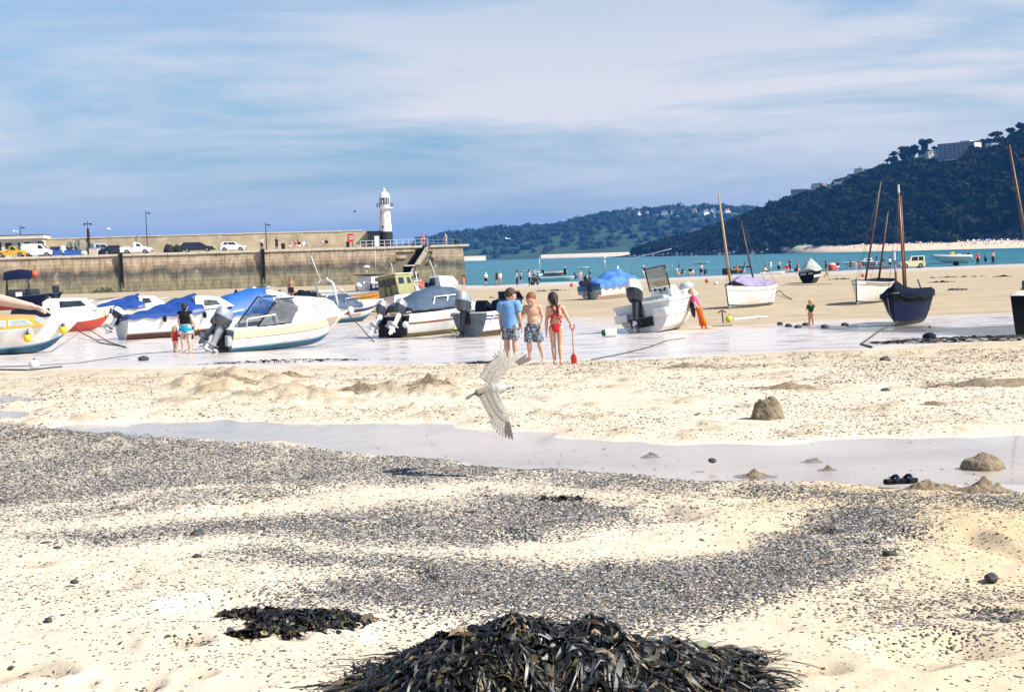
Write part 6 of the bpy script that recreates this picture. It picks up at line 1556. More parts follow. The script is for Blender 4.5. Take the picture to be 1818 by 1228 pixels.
for s in 'LR': so.append(flat_tube(J['h' + s], J['h' + s].lerp(J['k' + s], .84), .075 * H, .068 * H))
garment(t_, so, .010, FL1, 'shorts')
# blue spade trailing from his left hand
sp = thing('toy_spade', 'long thin toy spade with pale blue blade held by the boy in blue', 'spade')
w0 = t_.matrix_basis @ (J['wL'] + Vector((0, .03, -.1))); 
w0 = Matrix.Translation(g) @ Matrix.Rotation(R(-12), 4, 'Z') @ (J['wL'] + Vector((-.0, .02, -.06)))
tip = ground(890, 649) + Vector((0, 0, .02)); sp.location = tip
q = MB(); q.tube([Vector((0, 0, .16)), w0 - tip], .011, 8); q.build('shaft', mat('pale_wood_shaft', (.55, .42, .3), rough=.6), sp); 
dr = (w0 - tip).normalized()
q = MB(); q.loft([oval(dr * 0.0, .055, .008, X1, Y1, 12), oval(dr * .10, .06, .012, X1, Y1, 12), oval(dr * .17, .045, .014, X1, Y1, 12), oval(dr * .2, .014, .014, X1, Y1, 12)]); q.build('blade', mat('pale_blue_plastic', (.25, .52, .80), rough=.4), sp, smooth=40)

# ---- ginger boy without shirt, facing the viewer and looking down
g = ground(948, 641.5); H = 1.42
pose = dict(sL=(-.102, 0, .79), sR=(.102, 0, .79), eR=(.165, .015, .625), wR=(.195, .06, .50), eL=(-.15, -.01, .63), wL=(-.13, .06, .52), kR=(.062, .02, .275), aR=(.055, -.02, .045), kL=(-.085, .0, .28), aL=(-.135, -.03, .045), head=(.012, .035, .90))
t_, J, hd, P = person('bare-chested ginger boy in grey patterned shorts facing the camera', g, 174, H, [SKIN, SKIN, SKIN, HGI], pose, .0085, fine=True, head=1.16, look=(.15, .85, -.5), build=.93, hair=2)
eyes(t_, hd)
so = [('loft', [oval(Vector((0, 0, z * H)), rx * H, ry * H, X1, Y1) for z, rx, ry in ((.42, .096, .075), (.50, .103, .078), (.565, .092, .068))])]
for s in 'LR': so.append(flat_tube(J['h' + s], J['h' + s].lerp(J['k' + s], .96), .074 * H, .072 * H))
garment(t_, so, .010, FL2, 'shorts')

# ---- girl in the red swimsuit, from behind
g = ground(989, 647); H = 1.36
pose = dict(sL=(-.10, 0, .785), sR=(.10, 0, .785), eR=(.155, .0, .66), wR=(.205, .055, .545), eL=(-.13, .01, .61), wL=(-.14, .03, .465), head=(-.035, .012, .905), neck=(-.01, -.005, .82), kL=(-.045, .02, .275), aL=(-.03, -.01, .045), kR=(.05, .0, .275), aR=(.06, -.03, .045), pelvis=(0, 0, .52))
t_, J, hd, P = person('girl in red swimsuit with dark plait holding a red spade, seen from behind', g, -6, H, [SKIN, SKIN, SKIN, HDK], pose, .0085, fine=True, head=1.12, look=(-.35, .85, -.25), build=.88, fem=True)
sw = [('ell', Vector((0, 0, .525 * H)), (.090 * H, .066 * H, .062 * H), 0), ('ell', Vector((0, .0, .49 * H)), (.086 * H, .068 * H, .045 * H), 0), ('ell', Vector((0, .032 * H, .62 * H)), (.080 * H, .036 * H, .12 * H), 0), ('ell', Vector((0, .03 * H, .71 * H)), (.085 * H, .042 * H, .06 * H), 0)]
garment(t_, sw, .010, C_RED, 'swimsuit')
q = MB()
bk = lambda x, z, dy: Vector((x * H, dy * H, z * H))
for sg in (-1, 1):
    q.tube([bk(sg * .075, .575, -.045), bk(sg * .055, .64, -.062), bk(sg * .012, .70, -.070), bk(sg * .02, .745, -.068), bk(sg * .05, .80, -.045), bk(sg * .055, .825, 0), bk(sg * .05, .79, .05)], .011 * H, 7)
    q.tube([bk(sg * .012, .70, -.070), bk(sg * .078, .665, -.045), bk(sg * .09, .66, .0), bk(sg * .07, .67, .05)], .009 * H, 7)
q.build('straps', C_RED, t_, smooth=True)
c0, lk, rt, u2, r = hd
q = MB(); b0 = c0 - lk * .075 * r - u2 * .03 * r; q.tube([b0 + Vector((0, 0, .03)), b0 + Vector((.02, -.015, -.06)), b0 + Vector((.04, -.01, -.14)), b0 + Vector((.055, .0, -.24)), b0 + Vector((.06, .0, -.29))], [.03, .027, .024, .018, .006], 8); q.build('plait', HDK, t_, smooth=True)
sp = thing('toy_spade', 'red toy spade with long shaft held by the girl in red', 'spade', ground(1019, 645))
w0 = Matrix.Translation(g) @ Matrix.Rotation(R(-6), 4, 'Z') @ (J['wR'] + Vector((.02, .03, -.06))); v = w0 - sp.location; dr = v.normalized()
q = MB(); q.tube([dr * .16, v - dr * .06], .011, 8); q.build('shaft', mat('orange_wood_shaft', (.62, .25, .08), rough=.5), sp)
q = MB(); q.tube([v - dr * .07, v + Vector((-.045, 0, .02)), v + Vector((-.05, 0, .05)), v + Vector((.05, 0, .05)), v + Vector((.045, 0, .02)), v - dr * .07], .01, 6); q.build('handle', C_RED, sp)
q = MB(); q.loft([oval(Vector((0, 0, 0)), .05, .008, X1, Y1, 12), oval(dr * .10, .06, .014, X1, Y1, 12), oval(dr * .16, .05, .016, X1, Y1, 12), oval(dr * .21, .016, .016, X1, Y1, 12)]); q.build('blade', mat('red_plastic', (.72, .04, .03), rough=.35), sp, smooth=40)

# ---- woman in the black vest with toddler, and the child hidden by her
g = ground(331, 625); H = 1.66
pose = dict(eL=(-.125, .0, .62), wL=(-.10, .05, .48), sR=(.11, 0, .79), eR=(.15, .0, .63), wR=(.185, .04, .50), sL=(-.11, 0, .79), kL=(-.06, .01, .275), aL=(-.06, -.01, .045), kR=(.062, .01, .275), aR=(.085, -.01, .045))
t_, J, hd, P = person('woman in black vest and turquoise shorts walking away over wet sand', g, 0, H, [SKINP, C_BLACK, SKINP, HDK], pose, .014, fine=True, build=1.18, legs=.05, fem=True, look=(.1, 1, -.1))
so = [('loft', [oval(Vector((0, 0, z * H)), rx * H, ry * H, X1, Y1) for z, rx, ry in ((.41, .12, .092), (.48, .122, .094), (.56, .108, .08))])]
for s in 'LR': so.append(flat_tube(J['h' + s], J['h' + s].lerp(J['k' + s], .45), .082 * H, .080 * H))
garment(t_, so, .016, C_TEAL, 'shorts'); c0, lk, rt, u2, r = hd; q = MB(); q.ell(c0 - lk * .075 * r + u2 * .05 * r, .03 * r, 10, 8); q.build('hair_bun', HDK, t_, smooth=True)
q = MB(); 
for s in 'LR': q.tube([J['h' + s].lerp(J['k' + s], .30), J['h' + s].lerp(J['k' + s], .50)], [.088 * H, .084 * H], 16)
q.build('hem', C_WHITE, t_)
g = ground(312, 625.5); H = .88
person('toddler in red swimsuit beside the woman in the black vest', g, -20, H, [SKIN, C_RED, C_RED, HBL], dict(eR=(.17, .05, .68), wR=(.22, .08, .78), head=(0, .0, .89), neck=(0, 0, .80), kL=(-.06, .03, .25), kR=(.07, .0, .25), aR=(.09, -.05, .045)), .012, head=1.45, build=1.12, legs=.1, sleeve=.05)
g = ground(338.5, 621); H = 1.0
person('child half hidden in front of the woman in black vest, legs showing', g, 8, H, [SKIN, C_NAVY, C_NAVY, HBR], None, .02, head=1.3, legs=.4, sleeve=.5)

# ---- person in pink top and orange trousers leaning on the console boat
g = ground(1249, 584); H = 1.66
pose = dict(pelvis=(-.10, 0, .50), chest=(-.19, 0, .675), neck=(-.235, -.005, .775), head=(-.255, .01, .865), sL=(-.225, .10, .75), sR=(-.225, -.10, .75), eL=(-.24, .13, .59), eR=(-.20, -.12, .58), wL=(-.16, .12, .47), wR=(-.12, -.10, .50), hL=(-.10, .05, .485), hR=(-.10, -.05, .485), kL=(-.06, .055, .265), kR=(-.035, -.05, .265), aL=(-.02, .05, .045), aR=(.06, -.055, .045))
pose = {k: (v[0], v[1], v[2]) for k, v in pose.items()}
# modelled facing local +x here: left and right lie along y, so the feet point that way too
pose['footL'] = (1, .2, 0); pose['footR'] = (1, -.1, 0)
t_, J, hd, P = person('person in pink top and orange trousers leaning back against the console boat', g, 0, H, [SKIN, C_PINK, C_ORANGE, HBL], pose, .014, fine=True, legs=1.55, sleeve=.5, look=(.85, -.45, 0), build=1.05)
c0, lk, rt, u2, r = hd; q = MB(); q.ell(c0 - lk * .085 * r + u2 * .02 * r, (.028 * r,) * 3, 10, 8); q.build('hair_bun', HBL, t_, smooth=True)
for s in 'LR': q = MB(); q.tube([J['k' + s].lerp(J['a' + s], .1), J['k' + s].lerp(J['a' + s], .80)], [.055 * H, .058 * H], 14); q.build('trouser_leg', C_ORANGE, t_, smooth=40)
g2 = ground(1225, 583)
# ---- small child in the green top
g = ground(1440, 580); H = 1.02
person('small child in dark green top standing at the puddle edge', g, 160, H, [SKIN, C_GREEN, SKIN, HBL], dict(head=(.0, .03, .89), eL=(-.15, .07, .66), wL=(-.10, .15, .56), eR=(.15, .05, .64), wR=(.16, .13, .56), kL=(-.07, .03, .26), aL=(-.07, -.01, .045), chest=(0, .02, .70)), .014, head=1.38, build=1.1, legs=.2, sleeve=.6, look=(0, .8, -.6))
# ---- man by the wall and child by the pier head
person('bare-chested man standing in a boat near the harbour wall', ground(518, 549) + Vector((0, 0, .55)), 190, 1.72, [SKINT, SKINT, C_NAVY, HBR], None, .03, legs=.6)
person('child in red wetsuit walking out from the end of the pier', ground(824, 510.5), 70, 1.42, [SKIN, C_CORAL, C_CORAL, HDK], dict(kL=(-.06, .06, .28), aL=(-.06, .09, .05), kR=(.06, .0, .28), aR=(.06, -.09, .05)), .03, head=1.15, legs=.7, sleeve=.5)

# ---- the arm that reaches in from the left: a whole person standing just outside the view
hp = at(82, 549, 10.4); wr = at(56, 544, 10.4); el = at(-22, 528, 10.5)
H = 1.70; gx = at(-118, 545, 10.7).x; gy = 10.7; gz = float(zt(gx, gy))
base = Vector((gx, gy, gz))
def loc_u(p): q_ = (p - base) / H; return (q_.x, q_.y, q_.z)
pose = dict(sR=(.115, -.02, .80), eR=loc_u(el), wR=loc_u(wr), footL=(.5, .8, 0), footR=(.5, .8, 0))
t_, J, hd, P = person('person at the left edge reaching a bare forearm and open hand into view', base, 0, H, [SKINP, C_WHITE, C_NAVY, HBR], pose, .0075, fine=True, sleeve=.5, legs=.9, look=(.8, .5, -.1), hands=(.4, .28), palms=(None, Vector((0, .25, 1))))

# ---------------------------------------------------------------- small figures: a few poses, each copy dressed on its own
def template(pose, H, **kw):
    J = joints(H, pose); P, hd = body_prims(J, H, face=False, **kw); me = fuse(P, .036, 1)
    for m in (SKIN, C_WHITE, C_NAVY, HBR): me.materials.append(m)
    me.name = 'figure'; return me
TP = {
    'stand': template(None, 1.7, sleeve=.5, legs=.8),
    'trous': template(dict(aR=(.09, -.03, .045), eR=(.15, .06, .64), wR=(.10, .14, .60)), 1.72, sleeve=.6, legs=1.8),
    'walk': template(dict(kL=(-.06, .08, .28), aL=(-.06, .11, .05), kR=(.06, .02, .28), aR=(.06, -.13, .06), eL=(-.13, -.06, .63), wL=(-.13, -.03, .5), eR=(.13, .06, .63), wR=(.13, .13, .52)), 1.68, sleeve=.4, legs=.7),
    'bather': template(dict(eL=(-.16, .03, .64), wL=(-.14, .12, .55), eR=(.16, .03, .64), wR=(.14, .12, .55)), 1.65, sleeve=.0, legs=.3),
    'child': template(dict(eR=(.17, .04, .66), wR=(.2, .1, .58)), 1.2, sleeve=.3, legs=.4, head=1.3),
    'crouch': template(dict(pelvis=(0, -.10, .24), chest=(0, .03, .38), neck=(0, .08, .47), head=(0, .11, .56), sL=(-.105, .06, .45), sR=(.105, .06, .45), eL=(-.15, .16, .33), eR=(.15, .16, .33), wL=(-.08, .25, .22), wR=(.08, .25, .22), hL=(-.06, -.08, .22), hR=(.06, -.08, .22), kL=(-.10, .14, .27), kR=(.10, .14, .27), aL=(-.08, .02, .045), aR=(.08, .02, .045)), 1.68, sleeve=.5, legs=.7),
    'sit': template(dict(pelvis=(0, 0, .30), chest=(0, .02, .48), neck=(0, .04, .59), head=(0, .05, .685), sL=(-.105, .02, .565), sR=(.105, .02, .565), eL=(-.14, .06, .41), eR=(.14, .06, .41), wL=(-.08, .19, .36), wR=(.08, .19, .36), hL=(-.055, .02, .29), hR=(.055, .02, .29), kL=(-.06, .24, .29), kR=(.06, .24, .29), aL=(-.06, .25, .05), aR=(.06, .25, .05)), 1.7, sleeve=.5, legs=.8),
    'wade': template(dict(eL=(-.19, .02, .70), wL=(-.27, .05, .66), eR=(.19, .02, .70), wR=(.27, .05, .66)), 1.65, sleeve=.0, legs=.3),
}
FIG_N = [0]
def fig(kind, label, loc, yaw, mats, s=1.0, group=None):
    o = thing('person', label, 'person', loc, (0, 0, R(yaw)), group); o.scale = (s, s, s)
    c = link('body', TP[kind], o)
    for i, m in enumerate(mats): c.material_slots[i].link = 'OBJECT'; c.material_slots[i].material = m
    return o
WG = 'people along the water edge'
def shore(px, py): 
    g_ = ground(px, py); g_.z = max(g_.z, -.35); return g_
for kind, px, py, yaw, s, mm, lb in (
    ('stand', 863, 506, 10, .95, (SKIN, C_WHITE, C_BLACK, C_WHITE), 'person in white hat and dark shorts paddling nearest the pier head'),
    ('bather', 882, 506, 40, .95, (SKINT, C_BLACK, C_BLACK, HDK), 'dark-haired bather in black beside the person in white T-shirt'),
    ('stand', 888.5, 505, -150, .95, (SKIN, C_WHITE, C_KHAKI, HBL), 'person in loose white T-shirt beside the dark-haired bather'),
    ('trous', 918, 507, 60, 1.05, (SKIN, C_GREY, C_NAVY, HDK), 'person in grey top and navy trousers behind the boy in blue'),
    ('stand', 925, 503, -60, .95, (SKIN, C_WHITE, C_NAVY, HDK), 'person in white shirt right of the one in navy trousers'),
    ('trous', 940, 508, -80, 1.08, (SKIN, C_WHITE, C_BLACK, HDK), 'person in white shirt and black trousers pushing the pushchair'),
    ('bather', 948, 497, 180, 1.0, (SKIN, C_LPINK, C_BLACK, HDK), 'person in pale top standing behind the pushchair'),
    ('crouch', 957, 501, 100, 1.0, (SKIN, C_NAVY, C_NAVY, HDK), 'person in navy crouching right of the pushchair'),
    ('stand', 1003.5, 493, 170, 1.08, (SKINT, C_NAVY, C_BLACK, C_WHITE), 'person in dark clothes and white cap beside the long white boat'),
    ('crouch', 1022, 497, 60, 1.0, (SKIN, C_NAVY, C_NAVY, HDK), 'person in navy stooping left of the blue tarp boat'),
    ('sit', 1030, 499, 180, 1.1, (SKIN, C_LPINK, C_RED, HBR), 'person with bare pink shoulders at the stern of the blue tarp boat'),
    ('bather', 1047, 493, 0, .9, (SKINT, SKINT, C_NAVY, HDK), 'bather wading behind the faded blue tarp'),
    ('stand', 1097, 486, 20, .95, (SKIN, C_WHITE, C_WHITE, C_WHITE), 'person in white behind the pole of the tarp boat'),
    ('walk', 1143, 494, 30, 1.05, (SKIN, C_BLACK, C_WHITE, C_WHITE), 'person in black top and white hat off the bow of the tarp boat'),
    ('bather', 1176, 483, 0, .85, (SKINT, SKINT, C_BLACK, HDK), 'lone bather standing in the shallows above the console boat screen'),
    ('crouch', 1204, 492, 90, 1.05, (SKIN, C_KHAKI, C_KHAKI, C_WHITE), 'person in khaki crouching at the water edge'),
    ('crouch', 1211, 489, -60, .95, (SKIN, C_NAVY, C_BLACK, HDK), 'person in navy crouching behind the one in khaki'),
    ('sit', 1226, 491, 160, 1.05, (SKIN, C_BLACK, C_GREY, HDK), 'person in black sitting beside a child at the water edge'),
    ('child', 1231, 491, 30, .8, (SKIN, C_WHITE, C_KHAKI, HBL), 'child in white beside the seated person in black'),
    ('stand', 1245, 490, -20, 1.05, (SKIN, C_WHITE, C_NAVY, HDK), 'person in white T-shirt and navy shorts watching the bathers'),
    ('crouch', 1252.5, 489, 0, .9, (SKIN, C_BLACK, C_BLACK, HDK), 'person in black crouching right of the white T-shirt'),
    ('wade', 1206, 478, 0, .9, (SKINT, SKINT, C_BLACK, HDK), 'bather wading out beside a white body board'),
    ('sit', 1308, 486, 200, 1.0, (SKINT, C_ORANGE, C_RED, HDK), 'person sitting on the red inflatable behind the purple lugger'),
    ('walk', 1322, 487, 80, 1.0, (SKINP, C_NAVY, C_LPINK, HDK), 'person in navy top walking between the two masts'),
    ('stand', 1368, 481, 0, 1.05, (SKIN, C_WHITE, C_WHITE, HBL), 'person all in white standing among the kayaks'),
    ('crouch', 1360, 487, 100, 1.15, (SKIN, C_WHITE, C_BLACK, HDK), 'person in white and black bending over a kayak'),
    ('stand', 1383, 484, 150, 1.05, (SKIN, C_WHITE, C_NAVY, HDK), 'person in white shirt in the middle of the kayak group'),
    ('trous', 1402, 482, 200, 1.1, (SKIN, C_NAVY, C_BLACK, HDK), 'tall person in dark clothes in the kayak group'),
    ('sit', 1397, 487, 170, 1.1, (SKIN, C_RED, C_KHAKI, HDK), 'person in red sitting in the kayak group'),
    ('crouch', 1414, 486, 250, 1.2, (SKIN, C_BLACK, C_BLACK, HDK), 'person in black crouching at the bow of the grey-covered boat'),
    ('walk', 1467, 493.5, -100, 1.12, (SKINT, C_BLACK, C_KHAKI, HDK), 'person in black T-shirt walking right of the grey-covered boat'),
    ('sit', 1488, 480, 140, 1.05, (SKIN, C_NAVY, C_WHITE, HDK), 'person in navy sitting beside the orange beach shelter'),
    ('sit', 1511, 479, 100, 1.1, (SKIN, C_NAVY, C_NAVY, HDK), 'person in navy in the seated pair left of the dark mast'),
    ('sit', 1519, 479, 170, 1.05, (SKIN, C_LPINK, C_BLACK, HDK), 'person in pale pink in the seated pair left of the dark mast'),
    ('sit', 1526, 478, 210, 1.0, (SKIN, C_CORAL, C_RED, HBR), 'person in coral sitting right of the seated pair'),
    ('stand', 1556, 477, 60, 1.1, (SKIN, C_NAVY, C_LPINK, HDK), 'person in navy standing between the masts of the open lugger'),
    ('stand', 1580, 476, 30, 1.0, (SKIN, C_WHITE, C_NAVY, HDK), 'person in white left of the yellow jeep'),
    ('trous', 1736, 471, 180, 1.15, (SKIN, C_RED, C_BLACK, HDK), 'person in red top at the water edge right of the inflatable boat'),
    ('stand', 1750, 470, 150, 1.05, (SKINT, C_TEAL, C_NAVY, HDK), 'person in turquoise between the two taller people at right'),
    ('trous', 1763, 470, 200, 1.3, (SKINT, C_GREY, C_BLACK, HDK), 'tallest person in dark wetsuit at the water edge on the right'),
): fig(kind, lb, shore(px, py), yaw, mm, s, WG)
PG = 'people on the pier'
def onp(px, v, dz=0): return on_pier(px, v) + Vector((0, 0, dz))
for kind, px, v, yaw, s, mm, lb, dz in (
    ('trous', 465, .9, 190, 1.08, (SKIN, C_LPINK, C_NAVY, HDK), 'person in pale pink top at the head of the right-hand ladder', 0),
    ('trous', 491.5, 2, 200, 1.05, (SKINT, C_BLACK, C_BLACK, HDK), 'person in black standing alone on the pier', 0),
    ('sit', 517, 2.4, 150, 1.05, (SKINP, C_LPINK, C_LPINK, HBR), 'leftmost person of the group sitting on the pier', -.05),
    ('sit', 525, 2.2, 190, 1.05, (SKIN, C_PINK, C_GREY, HBR), 'person in pink in the group sitting on the pier', -.05),
    ('stand', 531, 4.2, 180, 1.0, (SKIN, C_KHAKI, C_NAVY, HBR), 'person standing behind the group sitting on the pier', 0),
    ('sit', 532, 2.2, 170, 1.05, (SKIN, C_BLACK, C_WHITE, HDK), 'person in black top and white trousers in the pier group', -.05),
    ('sit', 539, 2.3, 200, 1.05, (SKIN, C_WHITE, C_WHITE, HBL), 'person in white in the group sitting on the pier', -.05),
    ('sit', 545, 2.5, 210, 1.0, (SKIN, C_BLUE, C_NAVY, HDK), 'rightmost person of the pier group, in blue', -.05),
    ('sit', 572.5, 2.4, 160, 1.1, (SKIN, C_WHITE, C_BLACK, HDK), 'person in white of the pair sitting on the pier', -.05),
    ('sit', 580, 2.2, 195, 1.15, (SKINT, C_BLACK, C_LPINK, HDK), 'person in black of the pair sitting on the pier', -.05),
    ('stand', 752, 2.2, 200, 1.05, (SKIN, C_CORAL, C_RED, HDK), 'person in red at the top of the pier steps', 0),
    ('bather', 792, 1.4, 150, 1.05, (SKINP, C_LPINK, C_LPINK, HDK), 'bather in pale swimwear standing on the pier head', 0),
): fig(kind, lb, onp(px, v, dz), yaw, mm, s, PG)
# ================================================================== craft and gear near the water
def small_boat(name, label, px, py, yaw, L, B, H, bands, gun, inner=INNER, heel=0, float_=None, **kw):
    loc = None
    if float_ is not None: loc = at(px, py, float_); loc.z = -.12
    else:
        loc = ground(px, py); loc.z = max(loc.z, -.05)
    b_ = Boat(name, label, px, py, yaw, L, B, H, heel=heel, ax=L / 2, loc=loc, group='small craft near the water'); b_.shape(**kw); b_.hull(bands, bands[-1][1], gun, inner=inner, ns=12); return b_
RIBG = mat('grey_hypalon', (.62, .62, .60), rough=.5, var=.06); YEL = mat('yellow_gelcoat', (.75, .58, .12), rough=.4)
b = small_boat('rowing_boat', 'long white rowing boat pulled up at the water edge', 988, 499, 6, 5.2, 1.5, .55, [(.3, GELD), (.85, GEL), (.9, WOODV), (1, GEL)], GELD, sheer=.2, rake=.3)
b = small_boat('speedboat', 'red and white speedboat afloat beyond the long white boat', 987, 485, 5, 4.2, 1.6, .8, [(.4, GEL), (.75, REDH), (1, GEL)], GEL, float_=225, sheer=.2, rake=.8); b.box((1.7, 0, .85), (1.4, 1.2, .25), C_CORAL, 'cockpit_cover', bevel=.05); b.outboard(0, 5, .9, ENGB)
b = small_boat('dinghy', 'low white board-like dinghy afloat behind the paddlers', 942, 477, 4, 3.6, 1.3, .4, [(1, GEL)], GEL, float_=300, sheer=.1, rake=.3); b.box((1.5, 0, .42), (.9, .5, .12), INNER, 'thwart')
b = small_boat('sailing_dinghy', 'tiny sailing dinghy with bare white mast beyond the pushchair', 957, 486, 70, 3.4, 1.3, .5, [(1, GEL)], GEL, float_=222, sheer=.15, rake=.3); b.tube([(2.2, 0, .3), (2.2, 0, 3.4)], .04, WPIPE, 'mast'); b.tube([(2.2, 0, .9), (.5, 0, .95)], .05, C_WHITE, 'furled_sail')
b = small_boat('dinghy', 'small white dinghy afloat above the blue tarp boat', 1034, 473, 10, 3.4, 1.4, .5, [(1, GEL)], GEL, float_=330, sheer=.2, rake=.4); b.box((1.2, 0, .5), (.7, .6, .35), ENGS, 'console')
b = small_boat('dinghy', 'white dinghy afloat right of the lone bather', 1246, 467, -8, 4.2, 1.6, .6, [(1, GEL)], GEL, float_=360, sheer=.3, rake=.5); b.box((1.5, 0, .7), (.7, .6, .5), INNER, 'console')
b = small_boat('dinghy', 'white dinghy afloat right of the orange beach shelter', 1510, 462.5, 5, 3.6, 1.5, .55, [(.5, AF_GREY), (1, GEL)], GEL, float_=260, sheer=.2, rake=.5); b.box((1.2, 0, .55), (.8, .7, .3), INNER, 'thwart')
b = small_boat('motor_cruiser', 'white motor cruiser afloat behind the open lugger', 1540, 462, 172, 5.0, 1.9, .8, [(.4, AF_GREY), (.7, GEL), (.78, STRB), (1, GEL)], GEL, float_=235, sheer=.3, rake=.9); b.cabin([(1.6, .8), (3.6, .9), (3.0, 1.45), (1.8, 1.5)], 1.4, 1.1, GEL, [[(1.9, 1.05), (2.9, 1.08), (2.75, 1.35), (1.95, 1.36)]]); b.outboard(0, 0, .9, ENGB)
b = small_boat('inflatable_dinghy', 'dark inflatable dinghy at the water edge under the motor cruiser', 1556, 478, 180, 3.6, 1.6, .55, [(1, AF_GREY)], AF_GREY, sheer=.25, rake=.3); b.box((1.2, 0, .5), (.8, 1.1, .1), WOODV, 'thwart')
b = small_boat('red_inflatable', 'red inflatable dinghy behind the mast of the purple-covered lugger', 1301, 486, 175, 3.0, 1.5, .55, [(1, C_CORAL)], C_CORAL, sheer=.25, rake=.3); b.outboard(0, 10, .8, ENGB)
for px, py, yaw, lb, m_ in ((1372, 487, 8, 'white kayak lying in front of the kayak group', GEL), (1388, 484, -4, 'pale kayak behind the white one in the group', GELD), (1318, 478, 4, 'dark canoe afloat behind the purple-covered lugger', AF_BLACK)):
    b = small_boat('kayak', lb, px, py, yaw, 3.6, .75, .32, [(1, m_)], m_, sheer=.3, rake=.2, tw=.15, mid=.5); b.box((1.6, 0, .3), (.7, .4, .08), ENGB, 'seat')
# RIB on its trailer
b = Boat('rigid_inflatable', 'grey rigid inflatable boat on a trailer at the right', 1688, 469, 172, 5.6, 1.9, .75, ax=2.8, loc=ground(1688, 472) + Vector((0, 0, .62)))
b.shape(sheer=.25, rake=.9, tw=.8); b.hull([(.8, GELD), (1, GELD)], GELD, None, inner=INNER, ns=12)
for sd in (-1, 1): b.tube([b.pt(t, 1, sd, .05) + Vector((0, 0, .1)) for t in np.linspace(-.04, 1, 12)], .25, RIBG, 'tube', n=10)
b.cabin([(2.2, .7), (3.0, .7), (2.9, 1.55), (2.3, 1.6)], .9, .7, YEL, name='console', front=False); b.box((1.6, 0, 1.0), (.6, .6, .6), GELD, 'seat', bevel=.05); b.outboard(0, 40, 1.1, ENGB)
tr = thing('boat_trailer', 'dark boat trailer under the grey inflatable boat', 'trailer', ground(1688, 472), (0, 0, R(172))); q = MB(); q.box((0, 0, .42), (5.0, .16, .12)); q.box((-.8, 0, .42), (.12, 1.7, .12)); q.build('frame', ENGB, tr)
for s in (-.8, .8): q = MB(); q.tube([(-.8, s - .09, .3), (-.8, s + .09, .3)], .3, 16); q.build('wheel', M_TYRE, tr)
q = MB(); q.tube([(2.2, 0, .42), (3.6, 0, .3)], .05, 6); q.build('drawbar', ENGB, tr)
j = vehicle('jeep', 'yellow and white open jeep on the sand beside the water', 'jeep', ground(1641, 475.5), R(176), 1.6, outline(0, 3.5, [(3.55, .5), (3.5, .95), (2.3, 1.05), (.02, 1.05), (0, .6)], [.7, 2.85]), [(.05, 1.05), (2.3, 1.04), (2.0, 1.75), (.12, 1.80)], [[(.25, 1.1), (.95, 1.1), (.95, 1.68), (.3, 1.68)], [(1.05, 1.1), (2.0, 1.08), (1.85, 1.66), (1.05, 1.68)]], [.7, 2.85], mat('pale_yellow_paint', (.76, .72, .42), rough=.4, var=.05), wr=.36)
# orange shelter, pushchair, boxes
t_ = thing('beach_shelter', 'round orange and white beach shelter near the water', 'beach shelter', ground(1478, 480)); q = MB(); q.cm = 0; q.lathe([(.85, 0), (.8, .45), (.6, .85)], n=18, caps=False); q.cm = 1; q.lathe([(.6, .85), (.3, 1.08), (.02, 1.15)], n=18, caps=False); q.build('fabric', [C_CORAL, C_LPINK], t_, smooth=True)
t_ = thing('pushchair', 'black pushchair with big wheels at the water edge', 'pushchair', ground(949.5, 506), (0, 0, .3)); q = MB(); q.box((0, 0, .62), (.55, .5, .45), rot=rotm(ry=.3)); q.build('seat', C_BLACK, t_)
q = MB(); q.tube([(-.5, -.25, 1.05), (-.2, -.25, .7), (.3, -.25, .25)], .025, 6); q.tube([(-.5, .25, 1.05), (-.2, .25, .7), (.3, .25, .25)], .025, 6); q.tube([(-.5, -.25, 1.05), (-.5, .25, 1.05)], .025, 6); q.build('frame', ENGB, t_)
for x, s, r_w in ((-.25, -.3, .2), (-.25, .3, .2), (.35, 0, .16)): q = MB(); q.tube([(x, s - .03, r_w), (x, s + .03, r_w)], r_w, 14); q.build('wheel', M_TYRE, t_)
t_ = thing('equipment_box', 'black equipment box at the water edge left of the red inflatable', 'box', ground(1290, 488)); q = MB(); q.box((0, 0, .45), (1.1, .6, .8)); q.build('box_body', C_BLACK, t_, bevel=.04); q = MB(); q.box((0, 0, .88), (1.16, .66, .08)); q.build('lid', ENGB, t_)
for px, D_, lb in ((1193, 300, 'swimmer with white cap beyond the bathers'), (1431, 420, 'swimmer far out right of the kayak group'), (1416, 350, 'swimmer with a pale float beyond the kayak group')):
    p = at(px, 470, D_); fig('wade', lb, Vector((p.x, D_, -1.05)), random.uniform(0, 360), (SKINT, SKINT, C_BLACK, HDK if px != 1193 else C_WHITE), 1.0, WG)
t_ = thing('body_board', 'white body board beside the wading bather', 'body board', Vector((at(1210, 476, 218).x, 218, .03))); q = MB(); q.loft([oval(Vector((0, 0, z)), .75, .28, X1, Y1, 18) for z in (0, .07)]); q.build('board', GEL, t_, bevel=.02)
